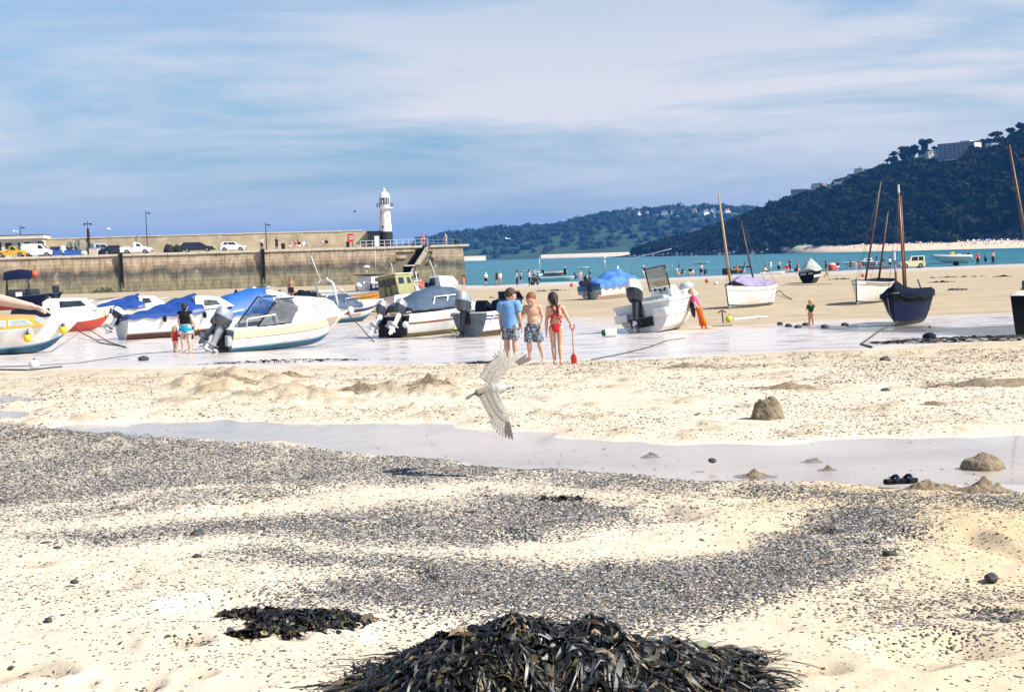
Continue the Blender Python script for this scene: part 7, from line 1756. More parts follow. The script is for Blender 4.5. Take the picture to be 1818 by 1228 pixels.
# crowd on the far beach
r = np.random.default_rng(8); fv, ff, fm = [], [], []; o = 0
V0, F0 = crown_template(0, 0, 3); V0 = V0 / np.abs(V0).max(0)
for k in range(620):
    px = 1440 + 520 * r.random() ** .6; f = r.beta(3.2, 1.4)
    dw = np.interp(px, [1420, 1530, 1700, 1818, 1950, 2200], [1030, 930, 830, 775, 720, 640]); db = np.interp(px, [1420, 1530, 1700, 1818, 1950, 2200], [1050, 985, 915, 872, 830, 770])
    D_ = dw + (db - dw) * f; rr_ = ray(px, 440); z = np.interp(f, [0, .35, .75, 1], [0, 2.05, 4.3, 5.4])
    big = f > .8 and r.random() < .4
    sc3 = np.array([.9, .6, .7]) * r.uniform(.8, 1.6) if big else np.array([.28, .28, .62]) * r.uniform(.8, 1.25)
    Vp = V0 * sc3 + np.array([rr_.x / rr_.y * D_, D_, z + sc3[2] * .8]); fv.append(Vp); ff.append(F0 + o); o += len(Vp); fm += [int(r.choice([0, 1, 2, 3, 4, 5, 6], p=[.22, .22, .16, .10, .12, .1, .08]))] * len(F0)
ob = np_mesh('crowd', np.concatenate(fv), np.concatenate(ff), [SKIN, C_WHITE, C_NAVY, C_RED, C_BLUE, C_BLACK, C_LPINK], midx=fm, kind='stuff'); tag(ob, 'distant crowd with windbreaks along the beach below the hill', 'crowd')

# ================================================================== houses, hotel and trees on the hills
HW = [mat('house_wall_white', (.80, .79, .76), rough=.8, var=.05), mat('house_wall_cream', (.70, .64, .54), rough=.8, var=.06), mat('house_wall_grey', (.42, .43, .44), rough=.85, var=.08)]
HRF = mat('slate_roof', (.10, .11, .13), rough=.7, var=.15); HRT = mat('brown_tile_roof', (.20, .11, .08), rough=.8, var=.15)
hills_txt = {1: 'on the wooded near hillside', 0: 'on the hazy far hillside'}
cnt = 0
ORD = {0: sorted([h[0] for h in HOUSES if not h[4]]), 1: sorted([h[0] for h in HOUSES if h[4]])}
NUMW = ['first', 'second', 'third', 'fourth', 'fifth', 'sixth', 'seventh', 'eighth', 'ninth', 'tenth', 'eleventh', 'twelfth', 'thirteenth', 'fourteenth', 'fifteenth', 'sixteenth', 'seventeenth', 'eighteenth', 'nineteenth', 'twentieth', 'twenty-first', 'twenty-second', 'twenty-third', 'twenty-fourth', 'twenty-fifth', 'twenty-sixth']
for h, p in zip(HOUSES, HPOS):
    px, py, w, hh, nr, kind = h; w, hh = (w, hh) if nr else (w * .5, hh * .62); wm = HW[[0, 0, 1, 0, 2, 0][cnt % 6]] if not nr else HW[[2, 1, 0, 2, 1][cnt % 5]]
    i = ORD[nr].index(px); cn = {0: 'white', 1: 'cream', 2: 'grey'}[HW.index(wm)]
    t_ = thing('hillside_house', f'{cn} {"flat-roofed" if kind == "flat" else "gabled"} house, {NUMW[i]} from the left {hills_txt[nr]}', 'house', p + Vector((0, 0, -1.5)), (0, 0, R(random.uniform(-35, 35))), group='houses on the ' + ('near' if nr else 'far') + ' hill')
    d_ = w * .75; H_ = hh * (.68 if kind == 'gable' else 1) + 1.5
    q = MB(); q.box((0, 0, H_ / 2), (w, d_, H_)); q.build('wall', wm, t_)
    q = MB()
    if kind == 'gable': q.prism([(-d_ / 2 - .4, H_ - .1), (d_ / 2 + .4, H_ - .1), (0, H_ + hh * .45)], -w / 2 - .3, w / 2 + .3, axis='x'); rf = q.build('roof', HRF if cnt % 3 else HRT, t_); q = MB(); q.box((w * .3, 0, H_ + hh * .42), (1.0, 1.0, hh * .4)); q.build('chimney', wm, rf)
    else: q.box((0, 0, H_ + .2), (w + .6, d_ + .6, .4)); q.build('roof', HRF, t_)
    if nr:
        for k in range(max(2, int(w / 3))):
            q = MB(); q.box((-w / 2 + (k + .5) * w / max(2, int(w / 3)), -d_ / 2 - .03, H_ - 1.9), (1.2, .08, 1.4)); q.build('window', BGL, t_)
    cnt += 1
# hotel: long block, balconies facing the viewer, blank white end wall to the right
ht = thing('hotel', 'large white hotel with balconied front high on the wooded hill', 'hotel', HOTEL + Vector((0, 0, -.5)), (0, 0, R(-46)))
ht.scale = (.74,) * 3
Wh, Dh, Hh_ = 44, 16, 19
q = MB(); q.box((0, Dh / 2, Hh_ / 2), (Wh, Dh, Hh_)); q.build('wall', HW[0], ht); q = MB(); q.box((0, Dh / 2 - .6, Hh_ + .3), (Wh + 1.6, Dh + 2.4, .6)); q.build('roof', HRF, ht); q = MB(); q.box((9, Dh / 2, Hh_ + 1.4), (12, Dh * .7, 1.8)); q.build('roof_storey', HW[0], ht)
for fl in range(5):
    z = 3.6 + fl * 3.3
    for k in range(8):
        x = -Wh / 2 + (k + .5) * Wh / 8
        if z + 1.4 < Hh_: q = MB(); q.box((x, -.05, z + .2), (3.2, .12, 2.0)); q.build('window', BGL, ht)
    q = MB(); q.box((0, -.8, z - 1.1), (Wh, 1.7, .22)); q.build('balcony', HW[2], ht)
for k in range(9): q = MB(); q.box((-Wh / 2 + k * Wh / 8, -.9, Hh_ / 2), (.35, 1.6, Hh_ - .2)); q.build('fin_wall', HW[2], ht)
q = MB(); q.box((-22, 8, 7), (12, 11, 14)); q.build('side_wing', HW[2], ht); q = MB(); q.box((30, 11, 6), (11, 9, 4)); q.build('terrace_block', HW[0], ht)
# trees that stand out against the sky
M_TRUNK = mat('bark', (.05, .035, .025), rough=.95, var=.2)
def tree(px, py, w, h, label, kind):
    p = on_hill(px, py, HN, HNx, HNt); t_ = thing('pine_tree' if kind == 'pine' else 'tree', label, 'tree', p + Vector((0, 0, -1)), group='trees on the skyline of the near hill')
    th_ = h * (.6 if kind == 'pine' else .35); q = MB(); q.tube([(0, 0, 0), (w * .03, 0, th_ * .5), (-w * .02, 0, th_), (0, 0, h * .8)], [w * .05, w * .04, w * .03, .05], 7)
    for k in range(5):
        a = k * 1.26; q.tube([(0, 0, th_ * .85), (math.cos(a) * w * .3, math.sin(a) * w * .25, h * .82)], [w * .025, .05], 5)
    q.build('trunk', M_TRUNK, t_)
    r_ = np.random.default_rng(int(px)); P_ = []; Q_ = []
    for k in range(9 if kind == 'pine' else 12):
        a = r_.uniform(0, 6.28); rr_ = r_.uniform(0, .36) * w
        z = h * r_.uniform(.80, .96) if kind == 'pine' else h * r_.uniform(.42, .9)
        P_.append((math.cos(a) * rr_ * 1.1, math.sin(a) * rr_, z)); Q_.append(w * r_.uniform(.15, .24))
    cr = scatter_crowns('crown', np.array(P_), np.array(Q_), '', '', CT, t_, seed=int(px))
for px, py, w, h, lb, kd in ((1584, 297, 13.8, 16.8, 'dark round tree, leftmost of the skyline clump left of the hotel', 'round'), (1604, 290, 17.0, 19.8, 'tall dark tree in the skyline clump left of the hotel', 'round'), (1622, 288, 14.9, 17.9, 'dark tree in the middle of the skyline clump left of the hotel', 'round'), (1640, 284, 16.0, 21.8, 'tallest dark tree just left of the hotel', 'round'), (1662, 276, 9.5, 13.0, 'dark tree rising behind the left wing of the hotel', 'round'), (1722, 266, 9.3, 8.7, 'dark tree behind the hotel roof', 'round'), (1738, 262, 10.2, 9.3, 'dark tree right of the hotel roof', 'round'),
    (1770, 256, 11.9, 11.8, 'lone umbrella pine on the skyline right of the hotel', 'pine'), (1796, 248, 13.6, 11.2, 'umbrella pine, second from the right on the skyline', 'pine'), (1814, 244, 14.4, 11.8, 'umbrella pine at the right edge of the skyline', 'pine'), (1504, 327, 7.6, 6.2, 'round tree among the lower hillside houses', 'round'), (1459, 340, 6.8, 5.6, 'small round tree beside the lowest hillside houses', 'round')): tree(px, py, w, h, lb, kd)

# ================================================================== on the sand
M_SANDL = mat('damp_sand_lump', (.31, .245, .165), rough=.95, var=.18, scale=14, bump=.9, spec=.15, col2=(.17, .13, .085))  # darker than the beach: shaded sides of dug sand put into the colour
def gsurf(px, py):
    g_ = ground(px, py); x_, y_ = np.array([g_.x, g_.x]), np.array([g_.y, g_.y])
    g_.z = float((zt(x_, y_) + rough_h(x_, y_) - stream_depth(x_, y_))[0]); return g_
def lump(name, label, cat, px, py, w, d_, h, seed, mt=M_SANDL, steep=1.0, flat=0.0, rough_=.5, n=46):
    g = gsurf(px, py); t_ = thing(name, label, cat, g)
    gx_, gy_ = np.meshgrid(np.linspace(-1, 1, n), np.linspace(-1, 1, n)); rr_ = np.sqrt(gx_ ** 2 + gy_ ** 2) * (1 + (fbm(gx_ * 2.2 + seed, gy_ * 2.2, 3, seed) - .5) * .55)
    z = np.clip(1 - rr_, 0, 1) ** (1 / steep); 
    if flat: z = np.minimum(z * (1 + flat), 1.0)
    z = z * (1 + rough_ * (fbm(gx_ * 3.2 + 9, gy_ * 3.2, 4, seed + 1, .5) - .5) * 2) * h - .02
    z = np.where(rr_ > .97, -.12, z)
    np_mesh('heap', np.stack([gx_.ravel() * w / 2, gy_.ravel() * d_ / 2, z.ravel()], -1), grid_faces(n, n), mt, t_); return t_
def clods(name, label, cat, px, py, w, h, n, seed, top=.75):
    g = gsurf(px, py); t_ = thing(name, label, cat, g); r_ = np.random.default_rng(seed); P_ = []
    for k in range(n):
        f = r_.random() ** .8; a = r_.uniform(0, 6.28); rr_ = w / 2 * (1 - (1 - top) * f) * math.sqrt(r_.random()) * .9; s_ = r_.uniform(.02, .055) * (w / .4)
        P_.append(('ell', Vector((math.cos(a) * rr_, math.sin(a) * rr_ * .8, f * h)), (s_, s_ * r_.uniform(.7, 1), s_ * r_.uniform(.6, 1.1)), 0))
    P_.append(('loft', [oval(Vector((0, 0, z)), w / 2 * k_, w / 2 * k_ * .8, X1, Y1, 24, .05) for z, k_ in ((-.05, 1.05), (h * .5, .86), (h * .9, .70))]))
    me = fuse(P_, .011, 1)
    co = np.zeros(len(me.vertices) * 3); me.vertices.foreach_get('co', co); co = co.reshape(-1, 3); d_ = (fbm(co[:, 0] * 40 + co[:, 2] * 25, co[:, 1] * 40 + co[:, 2] * 31, 3, seed) - .5) * .022; nn = np.zeros(len(me.vertices) * 3); me.vertices.foreach_get('normal', nn); co = co + nn.reshape(-1, 3) * d_[:, None]; me.vertices.foreach_set('co', co.ravel())
    me.materials.append(M_SANDL); me.name = 'heap'; link('heap', me, t_)
clods('sand_castle', 'crumbling bucket-shaped sand castle beside the stream', 'sand castle', 1363, 741, .36, .20, 46, 3)
clods('sand_heap', 'low heap of sand standing in the stream at right', 'sand heap', 1745, 814, .38, .085, 60, 5, top=.25)
for k, (px, py, w, h, lb) in enumerate(((400, 683, .9, .20, 'tallest lump of dug sand at the left of the trampled ridge'), (516, 672, .75, .12, 'rounded grey lump of dug sand behind the ridge'), (762, 690, 1.1, .16, 'wide lump of dug sand near the gull'), (640, 698, 1.0, .15, 'lump of dug sand in the middle of the ridge'), (1155, 796, .25, .05, 'tiny sand lump in the middle of the stream'), (1442, 803, .28, .06, 'small sand lump in the stream below the castle'), (1470, 817, .3, .05, 'low sand lump nearest the near bank of the stream'), (1340, 829, .5, .06, 'crumbs of sand on the near bank of the stream'), (1650, 864, .45, .09, 'sand lump right of the dark sandal'), (1742, 866, .55, .09, 'sand lump at the right on the near stream bank'), (1660, 716, .5, .06, 'crumbled sand in front of the dug pit'), (1220, 652, 1.2, .08, 'broad low heap of scraped sand right of the children'), (1400, 690, 1.3, .07, 'wide patch of lumpy sand left of the dug pit'), (1770, 683, 1.6, .10, 'wide patch of lumpy sand right of the dug pit'))):
    lump('sand_heap', lb, 'sand heap', px, py, w, w * .55, h, 20 + k, rough_=1.0)
# weed and stones scattered singly
M_WD = mat('black_weed', (.010, .009, .007), rough=.45, var=.4, scale=20, spec=.6); M_WO = mat('olive_weed', (.075, .06, .022), rough=.45, var=.35, scale=20, spec=.6); M_WB = mat('brown_weed', (.12, .065, .025), rough=.5, var=.35, scale=20); M_WT = mat('sand_dusted_weed', (.34, .25, .14), rough=.8, var=.3, scale=20); M_WP = mat('bleached_weed', (.34, .33, .34), rough=.5, var=.25, scale=20)
def frond(V, F_, MI, p, yaw, L_, w, lift, mi, r_, surf=None, segs=8):
    o_ = len(V); cx, cy = math.cos(yaw), math.sin(yaw); bend = r_.normal(0, 2.2); tw_ = r_.uniform(-1, 1); x, y = p
    st = L_ / segs
    for i in range(segs + 1):
        f = i / segs; a = yaw + bend * f; 
        ww = w * (math.sin(math.pi * min(1, f * .9 + .12)) ** .6) * (1 + .35 * math.sin(f * 11 + tw_ * 5))
        zb = surf(x, y); z = zb + lift * math.sin(math.pi * f) + r_.uniform(0, .012)
        nx, ny = -math.sin(a), math.cos(a); tz = ww * .9 * math.sin(tw_ * 4 * f + tw_)
        V.append((x - nx * ww, y - ny * ww, z - tz)); V.append((x + nx * ww, y + ny * ww, z + tz)); 
        x += math.cos(a) * st; y += math.sin(a) * st
    for i in range(segs): F_.append((o_ + 2 * i, o_ + 2 * i + 1, o_ + 2 * i + 3, o_ + 2 * i + 2)); MI.append(mi)
def weed_heap(name, label, px, py, w, d_, h, n, seed, base=True, pale=0, hmat=M_WD, lmin=.12, lmax=.34, wid=.012, center=None):
    g = center if center is not None else ground(px, py); t_ = thing(name, label, 'seaweed', g); r_ = np.random.default_rng(seed)
    n_g = 40; ga_ = np.linspace(-1.3, 1.3, n_g); GX, GY = np.meshgrid(ga_ * w / 2, ga_ * d_ / 2)
    GZ = h * np.maximum(0, 1 - (2 * GX / w) ** 2 - (2 * GY / d_) ** 2) ** .8 * (1 + (2.0 if h > .1 else .7) * (fbm(GX * 5, GY * 5, 4, seed, .6) - .5)) - .01
    GZ = GZ.tolist()
    def hgt(x, y):
        u_ = min(max((2 * x / w + 1.3) / 2.6 * (n_g - 1), 0), n_g - 1.001); v_ = min(max((2 * y / d_ + 1.3) / 2.6 * (n_g - 1), 0), n_g - 1.001); i_, j_ = int(u_), int(v_); a_, b2 = u_ - i_, v_ - j_
        return (GZ[j_][i_] * (1 - a_) + GZ[j_][i_ + 1] * a_) * (1 - b2) + (GZ[j_ + 1][i_] * (1 - a_) + GZ[j_ + 1][i_ + 1] * a_) * b2
    if base:
        n_ = 44; gx_, gy_ = np.meshgrid(np.linspace(-1, 1, n_), np.linspace(-1, 1, n_)); zz = np.array([[hgt(a * w / 2, b_ * d_ / 2) for a, b_ in zip(ra_, rb_)] for ra_, rb_ in zip(gx_, gy_)])
        np_mesh('mat_of_weed', np.stack([gx_.ravel() * w / 2, gy_.ravel() * d_ / 2, zz.ravel() - .025], -1), grid_faces(n_, n_), hmat, t_)
    V, F_, MI = [], [], []
    for k in range(n):
        while True:
            x, y = r_.uniform(-1, 1), r_.uniform(-1, 1)
            if x * x + y * y < 1.05: break
        x *= w / 2; y *= d_ / 2
        out = math.atan2(y / d_, x / w) + r_.normal(0, 1.7)
        frond(V, F_, MI, (x, y), out, r_.uniform(lmin, lmax), wid * (r_.uniform(.35, 1.2) if r_.random() < .82 else r_.uniform(1.4, 2.6)), r_.uniform(0, .045) * (1 if h > .1 else .4), int(r_.choice([0, 1, 2, 3], p=[.82, .11, .05, .02])), r_, hgt)
    np_mesh('fronds', np.array(V), np.array(F_), [M_WD, M_WO, M_WB, M_WT], t_, smooth=True, midx=MI, kind='stuff')
    for k in range(pale):
        V, F_, MI = [], [], []; x = r_.normal(.12, .13) * w * .5; y = -d_ * r_.uniform(.02, .26)
        frond(V, F_, MI, (x, y), -math.pi / 2 + r_.normal(0, .5), r_.uniform(.10, .22), .006, .02, 0, r_, lambda a, b_: hgt(a, b_) + .015, 8)
        np_mesh('bleached_frond', np.array(V), np.array(F_), M_WP, t_, smooth=True)
    return t_, hgt, g
gc = ground(965, 1185); gc = Vector((gc.x + .02, 4.72, float(zt(gc.x, 4.72))))
hp_, hg_, gg = weed_heap('seaweed_heap', 'big dark mound of tangled seaweed at the bottom of the picture', 0, 0, 1.46, 1.15, .18, 13000, 3, pale=22, lmin=.05, lmax=.38, wid=.0038, center=gc, hmat=mat('weed_mat_dark', (.022, .017, .010), rough=.6, var=.4, scale=14, bump=.8, col2=(.10, .075, .035)))
weed_heap('seaweed_patch', 'flat patch of black seaweed left of the big mound', 545, 1104, .50, .26, .035, 420, 5, base=False, lmin=.06, lmax=.16, wid=.007)
weed_heap('seaweed_patch', 'narrow strand of black seaweed at the left end of the flat patch', 455, 1092, .30, .12, .02, 130, 6, base=False, lmin=.05, lmax=.14, wid=.007)
weed_heap('seaweed_patch', 'small black seaweed strand nearest the viewer on the left', 462, 1128, .32, .10, .02, 130, 7, base=False, lmin=.05, lmax=.12, wid=.007)
weed_heap('seaweed_patch', 'thin tangle of dark weed right of the big mound', 1275, 1180, .42, .30, .05, 300, 8, base=False, lmin=.1, lmax=.3, wid=.004)
weed_heap('seaweed_line', 'long dark band of weed on the wet sand at the right edge', 1775, 604, 6.5, 2.6, .07, 520, 9, base=False, lmin=.15, lmax=.6, wid=.018)
weed_heap('seaweed_patch', 'little dark strip of weed in the middle of the shingle', 993, 886, .32, .07, .012, 60, 10, base=False, lmin=.05, lmax=.1, wid=.006)
weed_heap('seaweed_line', 'thin dark line of weed on the wet sand below the nearest cabin boat', 500, 643, 4.2, .35, .06, 200, 12, base=False, lmin=.08, lmax=.3, wid=.010)
weed_heap('seaweed_line', 'strand of olive weed left of the children', 862, 646, 1.0, .25, .05, 120, 13, base=False, lmin=.1, lmax=.25, wid=.012)
def stone(label, px, py, w, h, m, seed, dz=0, center=None, name='stone'):
    g = center if center is not None else ground(px, py); r_ = np.random.default_rng(seed); bm = bmesh.new(); bmesh.ops.create_icosphere(bm, subdivisions=3, radius=1)
    for v_ in bm.verts: k = 1 + .28 * (float(fbm(np.array(v_.co.x * 1.6 + seed), np.array(v_.co.y * 1.6 + v_.co.z), 3, seed)) - .5) * 2; v_.co = Vector((v_.co.x * w / 2 * k, v_.co.y * w * .38 * k, v_.co.z * h / 2 * k))
    me = bpy.data.meshes.new(name); bm.to_mesh(me); bm.free(); me.materials.append(m); me.polygons.foreach_set('use_smooth', [True] * len(me.polygons))
    o_ = link(name, me); o_.location = g + Vector((0, 0, h * .3 + dz)); o_.rotation_euler = (0, 0, r_.uniform(0, 6)); tag(o_, label, 'stone'); return o_
M_STW = mat('pale_stone', (.62, .60, .58), rough=.7, var=.1, scale=14); M_STD = mat('dark_stone', (.05, .05, .055), rough=.7, var=.25, scale=12); M_STG = mat('weedy_green_stone', (.10, .13, .05), rough=.7, var=.3, scale=9, col2=(.30, .30, .24))
def on_heap(px, x, y): return gg + Vector((x, y, hg_(x, y)))
stone('pale round stone lying on top of the seaweed mound', 0, 0, .065, .055, M_STW, 1, center=on_heap(0, .03, -.04)); stone('smaller pale stone right of the top of the seaweed mound', 0, 0, .04, .03, M_STW, 2, center=on_heap(0, .17, -.02)); stone('green weed-stained stone right of the seaweed mound', 1243, 1163, .125, .075, M_STG, 3)
for k, (px, py, w, lb) in enumerate(((350, 952, .11, 'grey stone above the flat seaweed patch'), (350, 990, .06, 'small dark stone below the grey one on the left'), (80, 968, .07, 'dark stone in the left shingle'), (102, 976, .06, 'dark stone right of its neighbour at far left'), (133, 1035, .05, 'dark pebble alone on the pale sand at left'), (86, 1103, .05, 'flat dark pebble low on the left'), (255, 640, .35, 'dark weedy stone on the wet sand below the woman'), (1571, 642, .22, 'dark clump standing alone on the sand at right'), (1572, 695, .11, 'dark stone left of the dug pit'), (1580, 986, .07, 'dark stone in the yellow sand at right'), (1760, 1030, .09, 'flat grey stone at the right edge of the yellow sand'), (1265, 820, .08, 'little dark stone at the near bank in the middle'))): stone(lb, px, py, w, w * .5, M_STD, 30 + k)
t_ = thing('driftwood_stick', 'thin reddish stick lying across the right of the seaweed mound', 'stick', on_heap(0, .30, .05) + Vector((0, 0, .01))); q = MB(); q.tube([(0, 0, .0), (.12, -.01, -.02), (.24, .0, -.065)], [.006, .005, .004], 6); q.build('twig', mat('reddish_twig', (.20, .06, .03), rough=.7), t_)
# sandal on the stream bank
g = ground(1598, 858); t_ = thing('sandal', 'dark sandal lying on the near bank of the stream', 'sandal', g, (0, 0, R(8)))
q = MB(); q.loft([[(x, y * wd, z) for x, y, wd in ((-.13, 0, 1), (-.11, -.035, 1), (-.03, -.032, 1), (.06, -.045, 1), (.12, -.03, 1), (.14, 0, 1), (.12, .03, 1), (.06, .045, 1), (-.03, .032, 1), (-.11, .035, 1))] for z in (.0, .035)]); q.build('sole', C_BLACK, t_, bevel=.008)
for x in (.05, -.05): q = MB(); q.tube([(x, -.045, .03), (x + .02, -.03, .052), (x + .025, 0, .058), (x + .02, .03, .052), (x, .045, .03)], .013, 6); q.build('strap', C_NAVY, t_)
# floats, anchors and lines on the wet sand
def ball_thing(name, label, px, py, r_, m, cat='buoy', squash=.95):
    t_ = thing(name, label, cat, ground(px, py)); q = MB(); q.ell((0, 0, r_ * squash), (r_, r_, r_ * squash), 14, 10); q.build('float', m, t_, smooth=True); q = MB(); q.tube([(0, 0, r_ * 1.85), (0.02, 0, r_ * 2.15)], r_ * .18, 6); q.build('eye', ENGB, t_)
ball_thing('mooring_buoy', 'yellow mooring buoy on the sand right of the console boat', 1294, 572, .15, mat('lime_yellow_buoy', (.66, .72, .06), rough=.45)); ball_thing('mooring_buoy', 'small white ball float at the far left of the wet sand', 61, 656, .13, GELD)
t_ = thing('mooring_float', 'white barrel float lying on wet sand left of the console boat', 'float', ground(1083, 598), (0, 0, .2)); q = MB(); q.tube([(-.2, 0, .15), (.22, 0, .15)], [.15, .15], 14); q.build('barrel', GEL, t_, bevel=.03); q = MB(); q.tube([(-.28, 0, .15), (-.2, 0, .15)], .11, 12); q.build('end_cap', C_GREEN, t_)
t_ = thing('anchor', 'rusty anchor sticking up left of the yellow buoy', 'anchor', ground(1284, 572), (0, 0, .4)); M_RU = mat('rusty_iron', (.10, .05, .03), rough=.9, var=.3); q = MB(); q.tube([(0, 0, 0), (-.05, 0, .5)], .03, 6); q.build('shank', M_RU, t_); q = MB(); q.tube([(-.25, 0, .42), (-.05, 0, .52), (.15, 0, .42)], .03, 6); q.build('fluke', M_RU, t_)
t_ = thing('oar', 'pale oar lying on the sand right of the yellow buoy', 'oar', ground(1302, 569)); e2 = ground(1348, 565) - ground(1302, 569); q = MB(); q.tube([(0, 0, .05), e2 + Vector((0, 0, .06))], .05, 6); q.build('shaft', WPIPE, t_); q = MB(); q.box(e2 * 1.08 + Vector((0, 0, .06)), (.7, .2, .04), rot=rotm(rz=math.atan2(e2.y, e2.x))); q.build('blade', WPIPE, t_)
ball_thing('mooring_buoy', 'red buoy on the dry sand between the console boat and the water', 1255, 502, .22, ORB); ball_thing('mooring_buoy', 'white buoy on the dry sand left of the purple-covered lugger', 1271, 506, .2, GEL); ball_thing('mooring_buoy', 'orange buoy on the sand behind the open lugger', 1532, 492, .2, ORB); ball_thing('mooring_buoy', 'dark blue float left of the weed band at the right edge', 1650, 605, .18, NAVYH, squash=.6); ball_thing('mooring_buoy', 'small red float left of the blue tarp boat', 1015, 509, .2, ORB)
rope('thin dark rope lying across the wet sand right of the girl', [gp(1050, 640), gp(1110, 628), gp(1150, 618), gp(1185, 605), gp(1215, 601)], .012, GUN)
rope('dark line across wet sand at the far left', [gp(-20, 652), gp(60, 650), gp(140, 645), gp(240, 630), gp(360, 620)], .011, GUN); rope('second dark line below it at the far left', [gp(-20, 657), gp(50, 658), gp(110, 652)], .02)
rope('thin line on the dry sand left of the grey-covered boat', [gp(1385, 507), gp(1430, 506), gp(1475, 504)], .03, GUN); rope('dark line on the sand right of the person in orange trousers', [gp(1265, 580), gp(1300, 578)], .025, GUN)
for px, py, L_, lb in ((978, 516, 2.6, 'dark strand of weed on the sand right above the ginger boy'), (900, 528, 3, 'weed strand on the sand left of the children'), (1105, 527, 2, 'weed scrap off the bow of the tarp boat'), (1487, 496, 2.2, 'weed scrap right of the person in black T-shirt'), (1700, 492, 5, 'long weed strand on the dry sand below the inflatable boat'), (1672, 501, 2, 'short weed strand below the long one at right'), (1695, 515, 1.2, 'small weed scrap on the dry sand at right'), (1780, 491, 1.5, 'weed scrap near the leaning mast at right')):
    weed_heap('seaweed_strand', lb, px, py, L_, .5, .06, 40, int(px), base=False, lmin=.3, lmax=.7, wid=.05)
for k, (px, py) in enumerate(((1385, 577), (1400, 580), (1417, 582), (1465, 582), (1430, 578), (1500, 578))): stone('dark weed-covered stone in the puddle around the child in green' if False else ['dark stone, leftmost in the puddle by the child in green', 'dark stone second from left in the puddle', 'dark stone just left of the child in green', 'dark stone right of the child in green', 'small dark stone behind the child in green', 'dark stone at the right end of the puddle stones'][k], px, py, .3, .16, M_STD, 60 + k)

# ================================================================== shingle: tens of thousands of small stones and crumbs
def pebbles(name, label, X_, Y_, Zs, size, cols, seed, flat=(.35, .6)):
    r_ = np.random.default_rng(seed); n = len(X_)
    T0 = np.array([(1, 0, 0), (-1, 0, 0), (0, 1, 0), (0, -1, 0), (0, 0, 1), (.62, .62, .45), (-.62, .6, .5), (-.6, -.62, .4), (.6, -.6, .5)], float)
    F0 = np.array([(0, 5, 8), (5, 4, 8), (2, 6, 5), (6, 4, 5), (1, 7, 6), (7, 4, 6), (3, 8, 7), (8, 4, 7), (0, 2, 5), (2, 1, 6), (1, 3, 7), (3, 0, 8)])
    s3 = np.stack([size * r_.uniform(.7, 1.5, n), size * r_.uniform(.5, 1.0, n), size * r_.uniform(*flat, n)], -1)
    an = r_.uniform(0, 6.28, n); c, s_ = np.cos(an), np.sin(an)
    V = T0[None] * s3[:, None, :] * r_.uniform(.8, 1.2, (n, 9, 1))
    x = V[..., 0] * c[:, None] - V[..., 1] * s_[:, None]; y = V[..., 0] * s_[:, None] + V[..., 1] * c[:, None]
    tz = r_.normal(0, .25, n)[:, None] * x
    V = np.stack([x + X_[:, None], y + Y_[:, None], V[..., 2] + tz + Zs[:, None]], -1).reshape(-1, 3)
    Fc = (F0[None] + (np.arange(n) * 9)[:, None, None]).reshape(-1, 3)
    ci = r_.choice(len(cols), n, p=[q_[1] for q_ in cols]); tint = np.array([q_[0] for q_ in cols])[ci] * r_.uniform(.7, 1.3, (n, 1))
    o_ = np_mesh(name, V, Fc, mat('shingle_stone', (1, 1, 1), rough=.75, var=.12, scale=30, vcol=True, spec=.3), tint=np.repeat(tint, 9, 0), kind='stuff'); tag(o_, label, 'shingle')
from bisect import bisect
def surf_z(x, y):
    return zt(x, y) + np.where((y > 2) & (y < 160), rough_h(x, y), 0) - stream_depth(x, y)
r_ = np.random.default_rng(99)
def sample(n, ymin, ymax, dens):
    X_, Y_ = np.zeros(0), np.zeros(0)
    while len(X_) < n:
        y = ymin * (ymax / ymin) ** r_.random(n * 2); x = r_.uniform(-1, 1, n * 2) * (.42 * y + .5)
        k = r_.random(n * 2) < dens(x, y); X_ = np.concatenate([X_, x[k]]); Y_ = np.concatenate([Y_, y[k]])
    return X_[:n], Y_[:n]
PC = [((.05, .050, .055), .20), ((.10, .10, .108), .16), ((.19, .185, .19), .16), ((.32, .30, .28), .15), ((.03, .026, .022), .11), ((.52, .46, .39), .12), ((.26, .18, .10), .10)]
x, y = sample(96000, 4.4, 16.5, lambda a, b_: shingle_w(a, b_) ** 1.6); pebbles('shingle', 'grey shingle spread in bands over the near sand', x, y, surf_z(x, y), (.0038 + .00044 * y) * r_.uniform(.45, 1.7, len(x)), PC, 1)
x, y = sample(3200, 4.3, 15, lambda a, b_: .12 + .88 * shingle_w(a, b_)); pebbles('larger_shingle', 'larger stones and pale shells lying among the shingle', x, y, surf_z(x, y) - .004, .008 + .016 * r_.random(len(x)) ** 3, [((.06, .06, .065), .3), ((.14, .14, .15), .25), ((.28, .26, .24), .2), ((.52, .49, .45), .15), ((.28, .17, .09), .1)], 4)
WC = [((.03, .024, .016), .55), ((.07, .05, .03), .2), ((.10, .10, .11), .15), ((.30, .22, .13), .1)]
x, y = sample(30000, 4.2, 26, lambda a, b_: np.clip(fbm(a * .9, b_ * .9, 3, 123) * 2.2 - .75, .02, 1) * (1 + .8 * sstep(0, 3, a)) / 1.8 * (stream_depth(a, b_) < .02)); pebbles('weed_crumbs', 'dark crumbs of weed and shell scattered over the sand', x, y, surf_z(x, y), (.0022 + .0006 * y) * r_.uniform(.4, 1.7, len(x)), WC, 2, (.2, .5))

